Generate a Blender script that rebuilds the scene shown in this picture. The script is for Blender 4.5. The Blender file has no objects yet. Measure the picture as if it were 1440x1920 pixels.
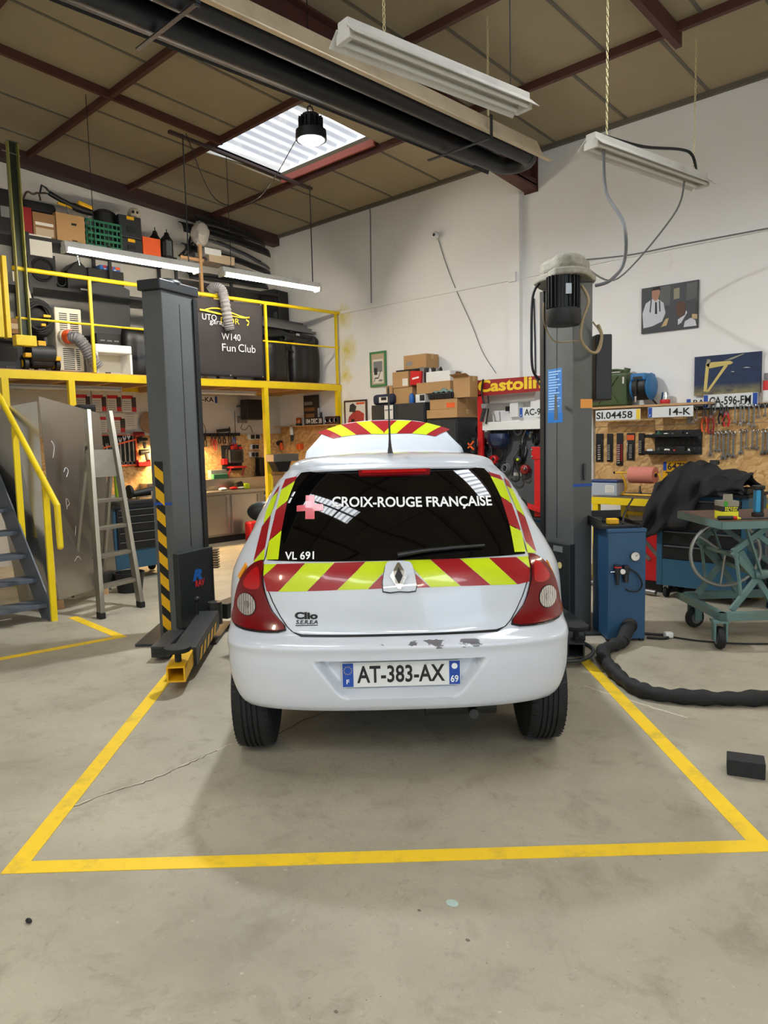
import bpy, bmesh, math, random
import numpy as np
from mathutils import Vector, Matrix
SC = bpy.context.scene
COL = SC.collection
random.seed(7)
PI = math.pi
# ------------------------------------------------------------------ camera
# world: room corner at the origin, right wall is y=0 (room at y<0), left wall is x=0 (room at x>0)
CAM = np.array([9.80, -7.65, 1.50])
FPX, YAW, PIT, ROL = 1387.0, .01265, -.10068, -.02361
_f = np.array([math.sin(YAW)*math.cos(PIT), math.cos(YAW)*math.cos(PIT), math.sin(PIT)])
_r = np.array([math.cos(YAW), -math.sin(YAW), 0.0]); _u = np.cross(_r, _f)
_R = math.cos(ROL)*_r + math.sin(ROL)*_u; _U = math.cos(ROL)*_u - math.sin(ROL)*_r
S2 = math.sqrt(.5)
ROT45 = np.array([[S2, -S2, 0], [S2, S2, 0], [0, 0, 1.0]])      # the parking bay stands at 45 degrees to the walls
cR, cU, cF = ROT45 @ _R, ROT45 @ _U, ROT45 @ _f
cd = bpy.data.cameras.new('camera'); cam = bpy.data.objects.new('camera', cd); COL.objects.link(cam)
cd.sensor_fit = 'VERTICAL'; cd.sensor_height = 36.0; cd.lens = FPX/1920*36.0; cd.clip_start = .05; cd.clip_end = 200
cam.matrix_world = Matrix(((cR[0], cU[0], -cF[0], CAM[0]), (cR[1], cU[1], -cF[1], CAM[1]), (cR[2], cU[2], -cF[2], CAM[2]), (0, 0, 0, 1)))
SC.camera = cam
# ------------------------------------------------------------------ world, exposure
wd = bpy.data.worlds.new('daylight'); SC.world = wd; wd.use_nodes = True
bg = wd.node_tree.nodes['Background']; bg.inputs[0].default_value = (.62, .80, 1.0, 1); bg.inputs[1].default_value = 1.7
vs = SC.view_settings; vs.view_transform = 'Standard'; vs.look = 'None'; vs.gamma = 1.0; vs.use_curve_mapping = False
vs.exposure = 1.0
SC.cycles.max_bounces = 8; SC.cycles.diffuse_bounces = 4; SC.cycles.glossy_bounces = 4
SC.cycles.sample_clamp_indirect = 6.0
SC.cycles.caustics_reflective = False; SC.cycles.caustics_refractive = False
# daylight through the open roller door behind the photographer
DOOR = (16.0, -11.6, -7.0, 0.0, 4.0)          # x, y0, y1, z0, z1
pl = bpy.data.lights.new('door_portal', 'AREA'); pl.shape = 'RECTANGLE'; pl.size = 4.6; pl.size_y = 4.0
pl.cycles.is_portal = True
po = bpy.data.objects.new('door_portal', pl); COL.objects.link(po)
po.location = (16.05, -9.3, 2.0); po.rotation_euler = (0, PI/2, 0)
# high bay lamp (its housing is built further down)
LAMP = tuple(float(q) for q in (ROT45 @ np.array([-.434, 6.20, 3.95]) + np.array([CAM[0], CAM[1], 0])))
la = bpy.data.lights.new('high_bay_light', 'AREA'); la.shape = 'DISK'; la.size = .18; la.energy = 68; la.color = (.93, .97, 1.0)
lo = bpy.data.objects.new('high_bay_light', la); COL.objects.link(lo); lo.location = (LAMP[0], LAMP[1], LAMP[2]-.115)
# ------------------------------------------------------------------ placing helpers (pixel of the 1440x1920 frame -> point on a real plane)
def ray(px, py): return cF + cR*(px-720)/FPX - cU*(py-960)/FPX
def pl_at(px, py, n, d):
    r = ray(px, py); n = np.array(n, float); return CAM + r*((d - n@CAM)/(n@r))
def wr(px, py, off=0.0): return pl_at(px, py, (0, 1, 0), -off)       # plane parallel to the right wall
def wl(px, py, x=0.0): return pl_at(px, py, (1, 0, 0), x)            # plane parallel to the left wall
def fl(px, py, z=0.0): return pl_at(px, py, (0, 0, 1), z)
def carW(p):
    p = np.array(p, float); return ROT45 @ p + np.array([CAM[0], CAM[1], 0])
def toCar(p): return ROT45.T @ (np.array(p, float) - np.array([CAM[0], CAM[1], 0]))
def cy_at(px, py, Y):                                               # bay-frame point at depth Y
    r = ROT45.T @ ray(px, py); return np.array([0, 0, CAM[2]]) + r*(Y/r[1])
def cfl(px, py, z=0.0): return toCar(fl(px, py, z))
# ------------------------------------------------------------------ materials
MATS = {}
def lin(c):
    return tuple(((x/255)/12.92 if x/255 <= .04045 else ((x/255+.055)/1.055)**2.4) for x in c)
def mat(name, col, rough=.55, metal=0.0, var=.12, scale=6.0, bump=0.0, bscale=40.0, coat=0.0, spec=.5, emit=0.0, alpha=1.0, trans=0.0, dirt=0.0, dcol=(60,52,44), ecol=None):
    """sRGB colour 0-255; colour varies by noise, optional dirt patches with a shape of their own"""
    if name in MATS: return MATS[name]
    m = bpy.data.materials.new(name); m.use_nodes = True; nt = m.node_tree; N = nt.nodes; L = nt.links
    b = N['Principled BSDF']; c = lin(col)
    b.inputs['Roughness'].default_value = rough; b.inputs['Metallic'].default_value = metal
    b.inputs['Coat Weight'].default_value = coat; b.inputs['Coat Roughness'].default_value = .06
    b.inputs['Specular IOR Level'].default_value = spec; b.inputs['Transmission Weight'].default_value = trans
    b.inputs['Base Color'].default_value = (*c, 1); b.inputs['Alpha'].default_value = alpha
    out = None
    tc = N.new('ShaderNodeTexCoord')
    if var > 0:
        nz = N.new('ShaderNodeTexNoise'); nz.inputs['Scale'].default_value = scale; nz.inputs['Detail'].default_value = 5
        L.new(tc.outputs['Object'], nz.inputs['Vector'])
        mx = N.new('ShaderNodeMix'); mx.data_type = 'RGBA'
        mx.inputs[6].default_value = (*[max(0, x*(1-var)) for x in c], 1); mx.inputs[7].default_value = (*[min(1, x*(1+var)) for x in c], 1)
        L.new(nz.outputs['Fac'], mx.inputs[0]); out = mx.outputs[2]
    if dirt > 0:
        n2 = N.new('ShaderNodeTexNoise'); n2.inputs['Scale'].default_value = scale*.7; n2.inputs['Detail'].default_value = 8; n2.inputs['Roughness'].default_value = .7
        L.new(tc.outputs['Object'], n2.inputs['Vector'])
        rp = N.new('ShaderNodeMapRange'); rp.inputs[1].default_value = .52; rp.inputs[2].default_value = .72; rp.inputs[3].default_value = 0; rp.inputs[4].default_value = dirt
        L.new(n2.outputs['Fac'], rp.inputs[0])
        m2 = N.new('ShaderNodeMix'); m2.data_type = 'RGBA'; m2.inputs[7].default_value = (*lin(dcol), 1)
        if out: L.new(out, m2.inputs[6])
        else: m2.inputs[6].default_value = (*c, 1)
        L.new(rp.outputs[0], m2.inputs[0]); out = m2.outputs[2]
    if out: L.new(out, b.inputs['Base Color'])
    if bump > 0:
        n3 = N.new('ShaderNodeTexNoise'); n3.inputs['Scale'].default_value = bscale; n3.inputs['Detail'].default_value = 4
        L.new(tc.outputs['Object'], n3.inputs['Vector'])
        bp = N.new('ShaderNodeBump'); bp.inputs['Strength'].default_value = bump; bp.inputs['Distance'].default_value = .01
        L.new(n3.outputs['Fac'], bp.inputs['Height']); L.new(bp.outputs[0], b.inputs['Normal'])
    if emit > 0:
        b.inputs['Emission Color'].default_value = (*lin(ecol or col), 1); b.inputs['Emission Strength'].default_value = emit
    MATS[name] = m
    return m
# ------------------------------------------------------------------ mesh builder
BASE = {}
class MB:
    def __init__(s): s.v = []; s.f = []
    def add(s, vs, fs):
        o = len(s.v); s.v += [tuple(map(float, p)) for p in vs]; s.f += [tuple(o+i for i in f) for f in fs]; return s
    def bb(s, x0, x1, y0, y1, z0, z1):
        return s.add([(x0,y0,z0),(x1,y0,z0),(x1,y1,z0),(x0,y1,z0),(x0,y0,z1),(x1,y0,z1),(x1,y1,z1),(x0,y1,z1)],
                     [(0,3,2,1),(4,5,6,7),(0,1,5,4),(1,2,6,5),(2,3,7,6),(3,0,4,7)])
    def box(s, c, d, rz=0.0, rx=0.0, ry=0.0):
        t = MB().bb(-d[0]/2, d[0]/2, -d[1]/2, d[1]/2, -d[2]/2, d[2]/2)
        M = Matrix.Translation(c) @ Matrix.Rotation(rz, 4, 'Z') @ Matrix.Rotation(ry, 4, 'Y') @ Matrix.Rotation(rx, 4, 'X')
        return s.add([M @ Vector(p) for p in t.v], t.f)
    def bar(s, p0, p1, w, h, up=(0, 0, 1)):
        """box beam from p0 to p1"""
        p0 = Vector(p0); p1 = Vector(p1); d = (p1-p0); L = d.length; d.normalize(); u = Vector(up)
        if abs(d.dot(u)) > .98: u = Vector((1, 0, 0))
        a = d.cross(u).normalized(); b = a.cross(d)
        vs = [p + a*i*w/2 + b*j*h/2 for p in (p0, p1) for i, j in ((-1,-1),(1,-1),(1,1),(-1,1))]
        return s.add(vs, [(0,1,2,3),(7,6,5,4),(0,4,5,1),(1,5,6,2),(2,6,7,3),(3,7,4,0)])
    def cyl(s, p0, p1, r, r2=None, n=14, cap=True):
        r2 = r if r2 is None else r2
        p0 = Vector(p0); p1 = Vector(p1); d = (p1-p0).normalized(); u = Vector((0, 0, 1)) if abs(d.z) < .9 else Vector((1, 0, 0))
        a = d.cross(u).normalized(); b = a.cross(d)
        vs = []
        for p, q in ((p0, r), (p1, r2)):
            for i in range(n): t = 2*PI*i/n; vs.append(p + (a*math.cos(t) + b*math.sin(t))*q)
        fs = [(i, (i+1) % n, n+(i+1) % n, n+i) for i in range(n)]
        if cap: fs += [tuple(range(n-1, -1, -1)), tuple(range(n, 2*n))]
        return s.add(vs, fs)
    def tube(s, pts, r, n=8, closed=False, cap=True):
        P = [Vector(p) for p in pts]; k = len(P); R = r if hasattr(r, '__len__') else [r]*k
        vs = []; prev = None
        for i in range(k):
            a = P[(i-1) % k] if (closed or i > 0) else P[i]; b = P[(i+1) % k] if (closed or i < k-1) else P[i]
            d = (b-a).normalized()
            if prev is None:
                u = Vector((0, 0, 1)) if abs(d.z) < .9 else Vector((1, 0, 0)); prev = d.cross(u).normalized()
            else:
                prev = (prev - d*prev.dot(d)).normalized()
            q = d.cross(prev)
            for j in range(n): t = 2*PI*j/n; vs.append(P[i] + (prev*math.cos(t) + q*math.sin(t))*R[i])
        fs = []
        for i in range(k if closed else k-1):
            i2 = (i+1) % k
            for j in range(n): fs.append((i*n+j, i*n+(j+1) % n, i2*n+(j+1) % n, i2*n+j))
        if cap and not closed: fs += [tuple(range(n-1, -1, -1)), tuple(range((k-1)*n, k*n))]
        return s.add(vs, fs)
    def lathe(s, prof, n=20, c=(0, 0, 0), axis='Z', rx=1.0, ry=1.0):
        """prof: (radius, height) pairs"""
        vs = []; k = len(prof)
        for r, h in prof:
            for j in range(n):
                t = 2*PI*j/n; x, y, z = r*math.cos(t)*rx, r*math.sin(t)*ry, h
                if axis == 'X': x, y, z = z, x, y
                elif axis == 'Y': x, y, z = y, z, x
                vs.append((c[0]+x, c[1]+y, c[2]+z))
        fs = [(i*n+j, i*n+(j+1) % n, (i+1)*n+(j+1) % n, (i+1)*n+j) for i in range(k-1) for j in range(n)]
        if prof[0][0] > 1e-6: fs.append(tuple(range(n-1, -1, -1)))
        if prof[-1][0] > 1e-6: fs.append(tuple(range((k-1)*n, k*n)))
        return s.add(vs, fs)
    def prism(s, poly, d0, d1, plane='xz'):
        """extrude a 2-D polygon from d0 to d1 along the third axis"""
        def m(p, d):
            return (p[0], d, p[1]) if plane == 'xz' else (d, p[0], p[1]) if plane == 'yz' else (p[0], p[1], d)
        n = len(poly)
        return s.add([m(p, d0) for p in poly] + [m(p, d1) for p in poly],
                     [tuple(range(n)), tuple(range(2*n-1, n-1, -1))] + [(i, n+i, n+(i+1) % n, (i+1) % n) for i in range(n)])
    def ball(s, c, r, n=14, m=9):
        r = r if hasattr(r, '__len__') else (r, r, r)
        pr = [(math.sin(PI*i/m), -math.cos(PI*i/m)) for i in range(m+1)]
        t = MB().lathe([(max(a, 1e-7), b) for a, b in pr], n)
        return s.add([(c[0]+p[0]*r[0], c[1]+p[1]*r[1], c[2]+p[2]*r[2]) for p in t.v], t.f)
    def grid(s, fn, nu, nv, flip=False):
        vs = [fn(i/nu, j/nv) for i in range(nu+1) for j in range(nv+1)]; w = nv+1
        fs = [(i*w+j, (i+1)*w+j, (i+1)*w+j+1, i*w+j+1) for i in range(nu) for j in range(nv)]
        return s.add(vs, [f[::-1] for f in fs] if flip else fs)
    def weld(s, d=1e-5):
        key = {}; mp = []; nv = []
        for p in s.v:
            k = (round(p[0]/d), round(p[1]/d), round(p[2]/d))
            if k not in key: key[k] = len(nv); nv.append(p)
            mp.append(key[k])
        s.v = nv; s.f = [g for g in (tuple(dict.fromkeys(mp[i] for i in f)) for f in s.f) if len(g) > 2]; return s
    def xf(s, M): s.v = [tuple(M @ Vector(p)) for p in s.v]; return s
    def build(s, name, m, parent=None, base=None, frame='room', tag=None, kind=None, smooth=None, bevel=0.0, seg=2, solid=0.0, label=None, subsurf=0):
        me = bpy.data.meshes.new(name)
        if parent is not None: b0 = BASE.get(parent.name, (0, 0, 0))
        elif base is not None: b0 = base
        else:
            A = np.array(s.v); lo_, hi_ = A.min(0), A.max(0); b0 = ((lo_[0]+hi_[0])/2, (lo_[1]+hi_[1])/2, lo_[2])
        me.from_pydata([(p[0]-b0[0], p[1]-b0[1], p[2]-b0[2]) for p in s.v], [], s.f)
        bm = bmesh.new(); bm.from_mesh(me); bmesh.ops.recalc_face_normals(bm, faces=bm.faces); bm.to_mesh(me); bm.free()
        me.materials.append(m if not isinstance(m, str) else MATS[m])
        if smooth is not None:
            for p in me.polygons: p.use_smooth = True
            me.set_sharp_from_angle(angle=math.radians(smooth))
        o = bpy.data.objects.new(name, me); COL.objects.link(o)
        if parent is not None:
            o.parent = parent; BASE[o.name] = tuple(b0)
        else:
            if frame == 'car': o.location = carW(b0); o.rotation_euler = (0, 0, PI/4)
            else: o.location = b0
            BASE[o.name] = tuple(b0)
        if solid: md = o.modifiers.new('thickness', 'SOLIDIFY'); md.thickness = solid
        if bevel: md = o.modifiers.new('edges', 'BEVEL'); md.width = bevel; md.segments = seg; md.limit_method = 'ANGLE'; md.angle_limit = math.radians(40)
        if subsurf: md = o.modifiers.new('soft', 'SUBSURF'); md.levels = subsurf; md.render_levels = subsurf
        if tag: o['label'] = tag[0]; o['category'] = tag[1]
        if tag and len(tag) > 2: o['group'] = tag[2]
        if kind: o['kind'] = kind
        if label: o['label'] = label
        return o
def thing(name, label, cat, base, frame='room', rz=None, group=None, local=False):
    """Empty at the base of a thing. frame 'car': parts are written in bay coordinates; local: parts written from (0,0,0)"""
    o = bpy.data.objects.new(name, None); COL.objects.link(o); o.empty_display_size = .1
    if frame == 'car' and not local: o.location = carW(base); o.rotation_euler = (0, 0, PI/4)
    else: o.location = tuple(map(float, base)); o.rotation_euler = (0, 0, rz or 0.0)
    BASE[o.name] = (0, 0, 0) if local else tuple(map(float, base))
    o['label'] = label; o['category'] = cat
    if group: o['group'] = group
    return o
def copy_tree(o, loc=None, rz=None, parent=None, label=None):
    c = o.copy(); COL.objects.link(c); BASE[c.name] = BASE.get(o.name, (0, 0, 0))
    if parent is not None: c.parent = parent
    if loc is not None: c.location = tuple(map(float, loc))
    if rz is not None: c.rotation_euler = (0, 0, rz)
    if label: c['label'] = label
    for ch in [x for x in bpy.data.objects if x.parent == o]: copy_tree(ch, parent=c)
    return c
def share(src, name, loc, parent=None, rz=0.0, scale=None):
    """another object with the mesh data of src, in the coordinates of its parent"""
    c = bpy.data.objects.new(name, src.data); COL.objects.link(c); c.parent = parent
    b = BASE.get(parent.name, (0, 0, 0)) if parent else (0, 0, 0)
    c.location = (loc[0]-b[0], loc[1]-b[1], loc[2]-b[2]); c.rotation_euler = (0, 0, rz)
    if scale: c.scale = scale
    return c
def text_flat(txt, size=1.0, bold=0.0, spacing=1.0, shear=0.0, fit=None, fith=None):
    """lettering as a flat 2-D mesh (x right, y up): returns verts, faces; fit = total width, fith = height"""
    cu = bpy.data.curves.new('t', 'FONT'); cu.body = txt; cu.size = size; cu.offset = bold; cu.space_character = spacing; cu.shear = shear
    cu.resolution_u = 3; cu.fill_mode = 'BOTH'
    ob = bpy.data.objects.new('t', cu); COL.objects.link(ob)
    me = bpy.data.meshes.new_from_object(ob)
    V = np.array([v.co[:2] for v in me.vertices], float); Fs = [tuple(p.vertices) for p in me.polygons]
    bpy.data.objects.remove(ob); bpy.data.curves.remove(cu); bpy.data.meshes.remove(me)
    V -= V.min(0)
    if fit: V[:, 0] *= fit/V[:, 0].max()
    if fith: V[:, 1] *= fith/V[:, 1].max()
    return V, Fs
def letter(txt, o, ux, uy, m, parent, name='lettering', width=None, height=None, bold=.01, spacing=1.0, shear=0.0, label=None):
    """flat lettering: o lower left corner, ux / uy unit vectors of the sign's plane"""
    V, Fs = text_flat(txt, 1.0, bold, spacing, shear, width, height)
    o = np.array(o, float); ux = np.array(ux, float); uy = np.array(uy, float)
    b = MB().add([o + ux*p[0] + uy*p[1] for p in V], Fs)
    return b.build(name, m, parent, label=label)
def arcpts(c, r, a0, a1, n, plane='xz', y=0.0):
    out = []
    for i in range(n+1):
        t = a0 + (a1-a0)*i/n
        p = (c[0]+r*math.cos(t), c[1]+r*math.sin(t))
        out.append((p[0], y, p[1]) if plane == 'xz' else (y, p[0], p[1]) if plane == 'yz' else (p[0], p[1], y))
    return out
def spline(pts, n=6):
    """Catmull-Rom through the points"""
    P = [Vector(p) for p in pts]; out = []
    for i in range(len(P)-1):
        p0 = P[max(i-1, 0)]; p1 = P[i]; p2 = P[i+1]; p3 = P[min(i+2, len(P)-1)]
        for k in range(n):
            t = k/n
            out.append(.5*((2*p1) + (p2-p0)*t + (2*p0-5*p1+4*p2-p3)*t*t + (3*p1-p0-3*p2+p3)*t**3))
    out.append(P[-1]); return out
# ------------------------------------------------------------------ common materials
mat('yellow', (232, 200, 20), .45, var=.1, dirt=.25, dcol=(120, 100, 30), scale=5)
mat('steel', (150, 150, 148), .35, metal=.9, var=.2, scale=9)
mat('steel_dark', (70, 70, 70), .45, metal=.7, var=.2)
mat('chrome', (215, 215, 215), .18, metal=1.0, var=.05)
mat('black', (13, 13, 14), .5, var=.15)
mat('black_matt', (15, 15, 16), .8, var=.2)
mat('rubber', (19, 19, 20), .75, var=.2, bump=.2, bscale=60)
mat('white', (226, 226, 222), .5, var=.04)
mat('white_gloss', (232, 233, 232), .3, var=.03)
mat('cream', (216, 208, 188), .5, var=.05)
mat('red', (198, 26, 30), .4, var=.1)
mat('red_dark', (140, 22, 28), .45, var=.15)
mat('orange', (228, 92, 36), .5, var=.1)
mat('blue', (22, 96, 176), .45, var=.1)
mat('green', (34, 96, 66), .5, var=.12)
mat('grey', (120, 121, 122), .5, var=.1)
mat('grey_dark', (46, 48, 50), .55, var=.15)
mat('anthracite', (33, 35, 38), .5, var=.1)
mat('lime', (190, 214, 24), .35, var=.04)
mat('cardboard', (176, 138, 92), .8, var=.1, scale=5, bump=.1, bscale=30)
mat('cardboard_dark', (140, 104, 66), .8, var=.12, scale=5)
mat('wood', (190, 150, 104), .65, var=.2, scale=7)
mat('paper', (224, 220, 210), .8, var=.03)
mat('tape', (190, 158, 104), .4, var=.1)
mat('glass_clear', (235, 240, 240), .05, var=0, trans=.9)
mat('print_black', (20, 20, 22), .6, var=0)
mat('print_white', (238, 238, 238), .5, var=0)
mat('print_yellow', (236, 200, 40), .5, var=0)
mat('print_red', (205, 40, 45), .5, var=0)
mat('print_blue', (20, 70, 160), .5, var=0)
mat('print_grey', (130, 130, 132), .6, var=.1)
# ================================================================== THE SETTING
def nodemat(name):
    m = bpy.data.materials.new(name); m.use_nodes = True; MATS[name] = m
    return m, m.node_tree.nodes, m.node_tree.links, m.node_tree.nodes['Principled BSDF']
def rampmix(N, L, fac, a, b, lo=0.0, hi=1.0):
    r = N.new('ShaderNodeMapRange'); r.inputs[1].default_value = lo; r.inputs[2].default_value = hi; L.new(fac, r.inputs[0])
    x = N.new('ShaderNodeMix'); x.data_type = 'RGBA'; L.new(r.outputs[0], x.inputs[0])
    for i, c in ((6, a), (7, b)):
        if isinstance(c, tuple): x.inputs[i].default_value = (*lin(c), 1)
        else: L.new(c, x.inputs[i])
    return x.outputs[2]
def noise(N, L, vec, scale, detail=6, rough=.6, dist=0.0):
    n = N.new('ShaderNodeTexNoise'); n.inputs['Scale'].default_value = scale; n.inputs['Detail'].default_value = detail
    n.inputs['Roughness'].default_value = rough; n.inputs['Distortion'].default_value = dist; L.new(vec, n.inputs['Vector']); return n.outputs['Fac']
# concrete floor
m, N, L, B = nodemat('concrete'); tc = N.new('ShaderNodeTexCoord').outputs['Object']
c = rampmix(N, L, noise(N, L, tc, .8, 7, .62), (144, 137, 120), (180, 172, 152), .3, .7)
c = rampmix(N, L, noise(N, L, tc, 4.0, 9, .72, .4), c, (126, 116, 98), .52, .80)
c = rampmix(N, L, noise(N, L, tc, 13.0, 9, .78, .5), c, (104, 94, 78), .58, .82)
c = rampmix(N, L, noise(N, L, tc, 42.0, 5, .7), c, (92, 80, 62), .64, .78)
c = rampmix(N, L, noise(N, L, tc, 30.0, 4, .6), c, (192, 184, 166), .66, .80)
c = rampmix(N, L, noise(N, L, tc, 95.0, 2, .5), c, (48, 40, 32), .74, .80)
L.new(c, B.inputs['Base Color'])
rr = N.new('ShaderNodeMapRange'); rr.inputs[3].default_value = .42; rr.inputs[4].default_value = .72; L.new(noise(N, L, tc, 3.0, 5, .6), rr.inputs[0]); L.new(rr.outputs[0], B.inputs['Roughness'])
bp = N.new('ShaderNodeBump'); bp.inputs['Strength'].default_value = .5; bp.inputs['Distance'].default_value = .01
L.new(noise(N, L, tc, 30.0, 8, .7), bp.inputs['Height']); L.new(bp.outputs[0], B.inputs['Normal'])
# painted walls
def wallmat(name, a, b, stain, spray=None):
    m, N, L, B = nodemat(name); tc = N.new('ShaderNodeTexCoord').outputs['Object']
    c = rampmix(N, L, noise(N, L, tc, .7, 5, .6), a, b, .3, .7)
    c = rampmix(N, L, noise(N, L, tc, 2.6, 9, .72, .6), c, stain, .60, .92)
    if spray:                                      # paint overspray left around the end of the yellow rail
        for sx_, sz_, rr_ in spray:
            d_ = N.new('ShaderNodeVectorMath'); d_.operation = 'DISTANCE'; d_.inputs[1].default_value = (sx_, 0, sz_); L.new(tc, d_.inputs[0])
            n_ = N.new('ShaderNodeMath'); n_.operation = 'MULTIPLY_ADD'; n_.inputs[1].default_value = .5; L.new(noise(N, L, tc, 6.0, 6, .7, .5), n_.inputs[0]); L.new(d_.outputs['Value'], n_.inputs[2])
            c = rampmix(N, L, n_.outputs[0], (218, 204, 104), c, rr_*.4+.16, rr_*1.3+.26)
    L.new(c, B.inputs['Base Color']); B.inputs['Roughness'].default_value = .85
    bp = N.new('ShaderNodeBump'); bp.inputs['Strength'].default_value = .12; bp.inputs['Distance'].default_value = .01
    L.new(noise(N, L, tc, 9.0, 6, .6), bp.inputs['Height']); L.new(bp.outputs[0], B.inputs['Normal'])
wallmat('wall_white', (236, 234, 230), (244, 242, 239), (214, 208, 199), [(1.60, 3.30, .16), (1.66, 2.80, .18), (1.60, 2.45, .14), (1.58, 1.95, .10)])
wallmat('wall_grey', (206, 200, 190), (216, 212, 202), (180, 170, 156))
mat('ceiling_panel', (164, 150, 122), .8, var=.08, scale=1.2, dirt=.22, dcol=(124, 108, 82))
mat('purlin', (84, 46, 38), .6, var=.2)
mat('seam', (104, 98, 86), .6, var=.15)
for nm_, est in (('skylight', .72), ('skylight_clean', 9.6)):  # same sheet twice: the unseen ones glow stronger as fill light
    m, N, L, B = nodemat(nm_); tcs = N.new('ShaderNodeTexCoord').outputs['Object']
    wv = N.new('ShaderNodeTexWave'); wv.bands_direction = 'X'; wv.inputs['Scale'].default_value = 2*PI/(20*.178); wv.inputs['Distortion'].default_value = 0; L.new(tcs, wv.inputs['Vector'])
    c = rampmix(N, L, wv.outputs['Fac'], (150, 155, 164), (240, 244, 248), .05, .55)         # corrugation shading painted into colour and glow, darker in the valleys
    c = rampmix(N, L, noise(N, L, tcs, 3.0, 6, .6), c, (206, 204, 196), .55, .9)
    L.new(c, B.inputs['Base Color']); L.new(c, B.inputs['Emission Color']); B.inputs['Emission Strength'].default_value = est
# OSB boards
m, N, L, B = nodemat('osb'); tcn = N.new('ShaderNodeTexCoord').outputs['Object']
mpn = N.new('ShaderNodeMapping'); mpn.inputs['Rotation'].default_value = (.3, .5, .4); L.new(tcn, mpn.inputs[0])
v1 = N.new('ShaderNodeTexVoronoi'); v1.inputs['Scale'].default_value = 26; v1.inputs['Randomness'].default_value = 1
mp2 = N.new('ShaderNodeMapping'); mp2.inputs['Scale'].default_value = (.5, 1.0, 1.5); L.new(mpn.outputs[0], mp2.inputs[0])
nn_ = N.new('ShaderNodeTexNoise'); nn_.inputs['Scale'].default_value = 9; L.new(tcn, nn_.inputs['Vector'])
ad = N.new('ShaderNodeVectorMath'); ad.operation = 'MULTIPLY_ADD'; ad.inputs[1].default_value = (.12, .12, .12); L.new(nn_.outputs['Color'], ad.inputs[0]); L.new(mp2.outputs[0], ad.inputs[2])
L.new(ad.outputs[0], v1.inputs['Vector'])
sp = N.new('ShaderNodeSeparateColor'); L.new(v1.outputs['Color'], sp.inputs[0])
c = rampmix(N, L, sp.outputs[0], (178, 132, 78), (222, 182, 122), 0, 1)
c = rampmix(N, L, noise(N, L, tcn, 30, 6, .7), c, (142, 98, 54), .58, .8)
L.new(c, B.inputs['Base Color']); B.inputs['Roughness'].default_value = .75

XN, YN = 16.0, -13.5                     # far ends of the hall behind the camera
K = .085                                 # roof slope
def rz_(y): return 4.74 - K*y
MB().bb(-.2, XN, YN, .2, -.2, 0).build('floor', MATS['concrete'], kind='structure', base=(0, 0, 0))
FLOOR = bpy.data.objects['floor']
MB().bb(-.2, XN, 0, .2, 0, 4.80).build('wall_right', MATS['wall_white'], kind='structure', base=(0, 0, 0))
MB().prism([(YN, 0), (0, 0), (0, 4.80), (YN, rz_(YN)+.06)], -.2, 0, 'yz').build('wall_left', MATS['wall_grey'], kind='structure', base=(0, 0, 0))
MB().bb(0, XN, YN-.2, YN, 0, rz_(YN)+.06).build('wall_back', MATS['wall_white'], kind='structure', base=(0, 0, 0))
wf = MB(); dx, y0, y1, z0, z1 = DOOR
for a, b, cc, d in ((YN, y0, 0, 4.6), (y1, 0, 0, 4.6), (YN, 0, 4.6, 5.9), (y0, y1, z1, 4.6)): wf.bb(XN, XN+.2, a, b, cc, d)
wf.build('wall_front', MATS['wall_white'], kind='structure', base=(0, 0, 0))
# ceiling deck with openings for the roof lights
SKY = [(1.92, 3.62, -2.50, -1.34), (7.4, 8.9, -3.30, -2.62), (4.3, 7.6, -6.80, -6.20), (8.0, 12.0, -11.4, -10.4), (12.2, 15.2, -8.6, -7.4)]  # the last one is added out of view to make up fill light
xs = sorted({0.0, XN, *[s[0] for s in SKY], *[s[1] for s in SKY]}); ys = sorted({YN, 0.0, *[s[2] for s in SKY], *[s[3] for s in SKY]})
dk = MB()
for i in range(len(xs)-1):
    for j in range(len(ys)-1):
        a, b, cc, d = xs[i], xs[i+1], ys[j], ys[j+1]; mx_, my_ = (a+b)/2, (cc+d)/2
        if any(s[0] < mx_ < s[1] and s[2] < my_ < s[3] for s in SKY): continue
        q = .05
        dk.add([(a,cc,rz_(cc)+q),(b,cc,rz_(cc)+q),(b,d,rz_(d)+q),(a,d,rz_(d)+q),(a,cc,rz_(cc)+q+.05),(b,cc,rz_(cc)+q+.05),(b,d,rz_(d)+q+.05),(a,d,rz_(d)+q+.05)],
               [(0,3,2,1),(4,5,6,7),(0,1,5,4),(1,2,6,5),(2,3,7,6),(3,0,4,7)])
ceil = dk.build('ceiling', MATS['ceiling_panel'], kind='structure', base=(0, 0, 0))
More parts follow.
